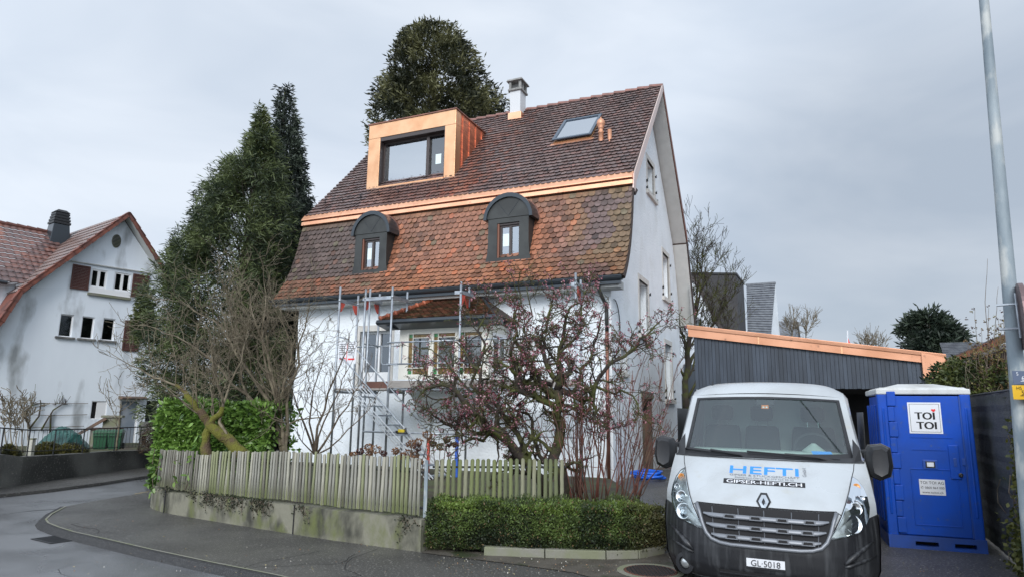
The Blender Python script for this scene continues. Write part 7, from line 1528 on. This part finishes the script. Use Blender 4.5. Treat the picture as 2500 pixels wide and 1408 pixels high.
for k in range(34): a = P(rs.uniform(2360, 2480), 975, 11+rs.random()*.2); b = P(rs.uniform(2350, 2490), rs.uniform(850, 940), 11+rs.random()*.2); T.limb(wig(a, b, 6, .08, rs), .006, .003, 3)
T.build('tangle', M['bark_lt'], hp_)
# hedges
def hedge_pts(rs, n, A, B, depth, h0, h1, z0, top=.45, lump=.06, ls=3.):
    """points over the front, top and ends of a clipped hedge whose front foot runs A->B"""
    A, B = np.array(A, float), np.array(B, float); d = B-A; nrm = unit(np.array([-d[1], d[0]])); s = rs.random(n); u = rs.random(n); f = rs.random(n)
    C = np.empty((n, 3)); N_ = np.empty((n, 3))
    for i in range(n):
        h = h0+(h1-h0)*s[i]; p = A+d*s[i]
        if f[i] < top: v = u[i]*depth; z = z0+h; nn = (0, 0, 1.)
        elif f[i] < .93: z = z0+h*u[i]; v = 0.; nn = (-nrm[0], -nrm[1], .15)
        else: e = 0 if rs.random() < .5 else 1; p = A+d*e; v = u[i]*depth; z = z0+h*rs.random(); nn = (d[0]*(2*e-1), d[1]*(2*e-1), .1)
        q = np.array([p[0]+nrm[0]*v, p[1]+nrm[1]*v, z]); ed = min(1, (z-z0)/h); rnd = .10*max(0, ed-.8)/.2 if f[i] >= top else 0
        q[:2] += nrm*rnd; q += np.array(nn)*(lump*noise.noise(Vector(tuple(q*ls)))+rs.normal()*.018); C[i] = q; N_[i] = unit(np.array(nn))
    return C, N_
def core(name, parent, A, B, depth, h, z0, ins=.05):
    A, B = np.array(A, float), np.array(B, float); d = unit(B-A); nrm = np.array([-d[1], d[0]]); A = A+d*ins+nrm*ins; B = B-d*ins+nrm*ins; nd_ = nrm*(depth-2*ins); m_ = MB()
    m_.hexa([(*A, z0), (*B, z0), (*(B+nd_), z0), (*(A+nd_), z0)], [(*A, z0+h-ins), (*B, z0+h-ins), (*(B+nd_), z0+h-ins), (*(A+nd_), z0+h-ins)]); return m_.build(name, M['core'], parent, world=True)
bh = thing('box_hedge', 'low clipped dense green hedge in front of the blossom tree', 'hedge', (*hk[2], 0)); rs = rng(51)
segs = [(hk[0]+[-.02, .05], hk[2]+[0, .06], .50, .50), (hk[2]+[0, .06], hk[4]+[0, .03], .50, .50), (hk[4]+[0, .03], hk[5]+[.06, .10], .50, .47)]
CC, NN = [], []
for (a, b, h0, h1), n_ in zip(segs, (17000, 15000, 5500)):
    c, n1__ = hedge_pts(rs, n_, a, b, .62, h0, h1, .05); CC.append(c); NN.append(n1__); core('inner_twigs', bh, a, b, .62, .46, .04)
C, Nn = np.concatenate(CC), np.concatenate(NN); C[:, 2] = np.maximum(C[:, 2], .03)
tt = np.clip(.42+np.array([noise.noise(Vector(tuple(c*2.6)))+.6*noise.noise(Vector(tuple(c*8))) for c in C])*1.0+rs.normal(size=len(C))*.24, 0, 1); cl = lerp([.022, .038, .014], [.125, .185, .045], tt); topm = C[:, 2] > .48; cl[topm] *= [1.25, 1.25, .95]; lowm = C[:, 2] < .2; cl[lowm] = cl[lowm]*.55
br_ = np.clip((C[:, 0]-1.35)/.4, 0, 1)[:, None]*.65; cl = cl*(1-br_)+np.array([.10, .085, .035])*br_
dead = rs.random(len(C)) < .05; cl[dead] = [.16, .11, .05]
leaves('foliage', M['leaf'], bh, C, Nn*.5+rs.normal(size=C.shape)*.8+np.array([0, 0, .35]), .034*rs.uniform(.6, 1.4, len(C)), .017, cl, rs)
lb = thing('ground_shrubs', 'low dark green shrubs and grass between box hedge and short fence', 'shrub', (.1, 9.15, .3)); C, Nn = hedge_pts(rs, 7000, (-.95, 9.0), (1.75, 8.95), .45, .16, .20, .33, top=.4, lump=.12, ls=4); Ct = np.clip(.5+rs.normal(size=len(C))*.3, 0, 1)
leaves('foliage', M['leaf'], lb, C, Nn*.4+rs.normal(size=C.shape)*.5+np.array([0, 0, .7]), .05, .010, lerp([.030, .045, .018], [.12, .17, .04], Ct), rs)
# laurel hedge
lh = thing('laurel_hedge', 'thick glossy bright green laurel hedge behind the left end of the fence', 'hedge', (-6, 13, .3)); rs = rng(52)
a, b = P(381, 1100, 12.6), P(650, 1100, 11.9); la, lb_ = np.array([a[0], 12.6]), np.array([b[0], 11.9]); zt1 = P(400, 975, 12.6)[2]; hL = zt1-.42
C, Nn = hedge_pts(rs, 9500, la, lb_, .6, hL, hL+.02, .3, top=.2, lump=.16, ls=1.8); core('inner_twigs', lh, la, lb_, .6, hL-.1, .3, ins=.14)
C2, N2 = hedge_pts(rs, 2600, (la[0]+.9, la[1]+2.2), la, 1.2, hL, hL, .3, top=.2, lump=.16, ls=1.8); C = np.concatenate([C, C2]); Nn = np.concatenate([Nn, N2])
tt = np.clip(.5+rs.normal(size=len(C))*.28+.5*np.array([noise.noise(Vector(tuple(c*1.5))) for c in C]), 0, 1)
leaves('foliage', M['leafg'], lh, C, Nn*.55+rs.normal(size=C.shape)*.55+np.array([0, 0, -.15]), .125*rs.uniform(.7, 1.2, len(C)), .055, lerp([.045, .10, .02], [.22, .37, .08], tt), rs, shape=6)
# shoots of laurel through the fence
sh_ = thing('laurel_shoots', 'long laurel shoots hanging through the left end of the picket fence', 'plant', (-5.7, 11.5, .4)); m_ = MB(); CL = []
for pts in ([(395, 1105), (385, 1140), (372, 1170), (375, 1200)], [(378, 1095), (372, 1130), (365, 1145)], [(470, 1105), (470, 1140), (462, 1165), (452, 1195)], [(480, 1110), (485, 1150), (505, 1160)], [(430, 1110), (425, 1150), (430, 1190)], [(460, 1160), (470, 1185), (480, 1200)]):
    Yq = 11.15 if pts[0][0] > 400 else 11.75; W = [P(x, y, Yq-(0 if pts[0][0] > 400 else 0)) for x, y in pts]; m_ = MB(); m_.tube(W, .006, 4); m_.build('stem', M['bark'], sh_, world=True)
    for i in range(len(W)-1):
        for _ in range(7 if pts[0][0] < 400 else 4): CL.append(W[i]+(W[i+1]-W[i])*rs.random()+rs.normal(size=3)*.03)
CL = np.array(CL); leaves('leaves', M['leafg'], sh_, CL, rs.normal(size=CL.shape)+np.array([0, -.5, -.4]), .11, .045, lerp([.07, .15, .03], [.20, .30, .08], rs.random(len(CL))), rs, shape=6)
# ivy on the wall top
iv = thing('ivy_trails', 'dark ivy trails hanging over the concrete wall under the fence', 'plant', (*wp[5], .38)); rs = rng(53); C = []; m_ = MB()
tot2 = [np.append(p, 0) for p in wp]; sg2 = [np.linalg.norm(tot2[i+1]-tot2[i]) for i in range(len(tot2)-1)]; cm2 = np.concatenate([[0], np.cumsum(sg2)])
for k in range(90):
    s = rs.uniform(1.55, 3.6) if k < 70 else rs.choice([.25, .9, 4.2, 6.0, 6.1])+rs.normal()*.05; q, d = along(tot2, cm2, min(s, cm2[-1]-.02)); n_ = np.array([d[1], -d[0], 0]); L_ = abs(rs.normal())*.11+.03; pts = wig(q+n_*.012+[0, 0, .39], q+n_*.015+d*rs.normal()*.12+[0, 0, .39-L_], 4, .12, rs); m_ = MB(); m_.tube(pts, .003, 3); m_.build('stem', M['bark'], iv, world=True)
    for p in pts: C += [p+rs.normal(size=3)*.015 for _ in range(3)]
C = np.array(C); leaves('leaves', M['leaf'], iv, C, rs.normal(size=C.shape), .03, .026, lerp([.015, .022, .012], [.05, .055, .03], rs.random(len(C))), rs)
# dried hydrangea heads
hy = thing('dried_hydrangea', 'hydrangea with brown dried flower heads above the picket fence', 'plant', P(990, 1150, 10.6)*[1, 1, 0]+[0, 0, .3]); rs = rng(54); 
for k, (x, y, r_) in enumerate(((879, 1101, .05), (862, 1108, .04), (900, 1090, .065), (918, 1096, .075), (901, 1106, .045), (937, 1106, .04), (966, 1100, .05), (997, 1105, .07), (1003, 1083, .07), (1022, 1078, .06), (1019, 1092, .06), (1044, 1060, .075), (1052, 1074, .055), (1075, 1090, .055), (1090, 1072, .05), (1096, 1083, .05), (1013, 1110, .06), (1111, 1084, .04), (985, 1112, .06), (1024, 1126, .05), (1058, 1082, .04))):
    Yh = 10.5+rs.normal()*.2; c = P(x, y, Yh); n_ = 110; dd = unit(rs.normal(size=(n_, 3))); C = c+dd*r_*rs.uniform(.6, 1.0, (n_, 1))*[1, 1, .75]; base_ = np.array([.15, .075, .035]) if (k % 5) else np.array([.075, .035, .03])
    leaves('flower_head', M['bloomdry'], hy, C, dd+rs.normal(size=dd.shape)*.6, .028, .026, base_*rs.uniform(.5, 1.9, (n_, 1)), rs); m_ = MB(); m_.tube(wig(P(x+rs.normal()*15, 1190, Yh), c, 5, .05, rs), .006, 4); m_.build('stem', M['bark'], hy, world=True)
# neighbour garden plants
for k, (x0, x1, y0, Yq, lab) in enumerate(((88, 150, 1080, 17.0, 'round yellow-green mound shrub in front of the tarp heap'), (138, 208, 1083, 17.3, 'mound shrub right of the other, nearer the bins'), (2, 42, 1086, 15.8, 'small mound shrub at the far left behind the railing'))):
    t = thing('mound_shrub', lab, 'shrub', P((x0+x1)/2, 1108, Yq), 0, 'mound shrubs on the neighbour wall'); crown('foliage', t, [(y0, (x0+x1)/2-8, (x0+x1)/2+8), (y0+8, x0+10, x1-10), (y0+18, x0, x1), (y0+28, x0-2, x1+2)], Yq, 1500, 4, .05, .02, ([.025, .03, .012], [.13, .12, .03]), 80+k, droop=.6, shell=.3, gs=3, gap=.6)
bare('sapling', 'slim pale-barked sapling in front of the grey neighbour door', 34, [([(284, 1102), (288, 1060), (291, 1025), (294, 1000), (293, 950)], .035, .008, 0), ([(291, 1025), (278, 1010), (270, 985), (264, 966)], .016, .006, 0), ([(294, 1003), (315, 990), (335, 972)], .014, .006, 0)], dict(cfgL, len=.45, k=[1, 2], per=1, spread=.4, rmin=.007), 18.9, M['bark_lt'], lvl=1)
bare('bare_shrub', 'bushy bare shrub at the far left edge behind the railing', 35, [([(20+12*k, 1105), (12+14*k, 1060), (5+17*k, 1020)], .02, .010, .2*(k % 3)) for k in range(5)], dict(cfgL, len=.5, k=[3, 4], per=3, rmin=.008, spread=.4), 16.5, M['bark_lt'], lvl=2, cat='shrub')
t = thing('leafless_bush', 'dark twiggy bush at the right end of the railing by the cypress', 'shrub', P(375, 1100, 20.5)); crown('foliage', t, [(1030, 365, 385), (1060, 350, 400), (1100, 345, 405)], 19.5, 900, 4, .08, .012, ([.04, .03, .025], [.12, .08, .05]), 88, droop=.3, shell=.1, gs=3, gap=.6)
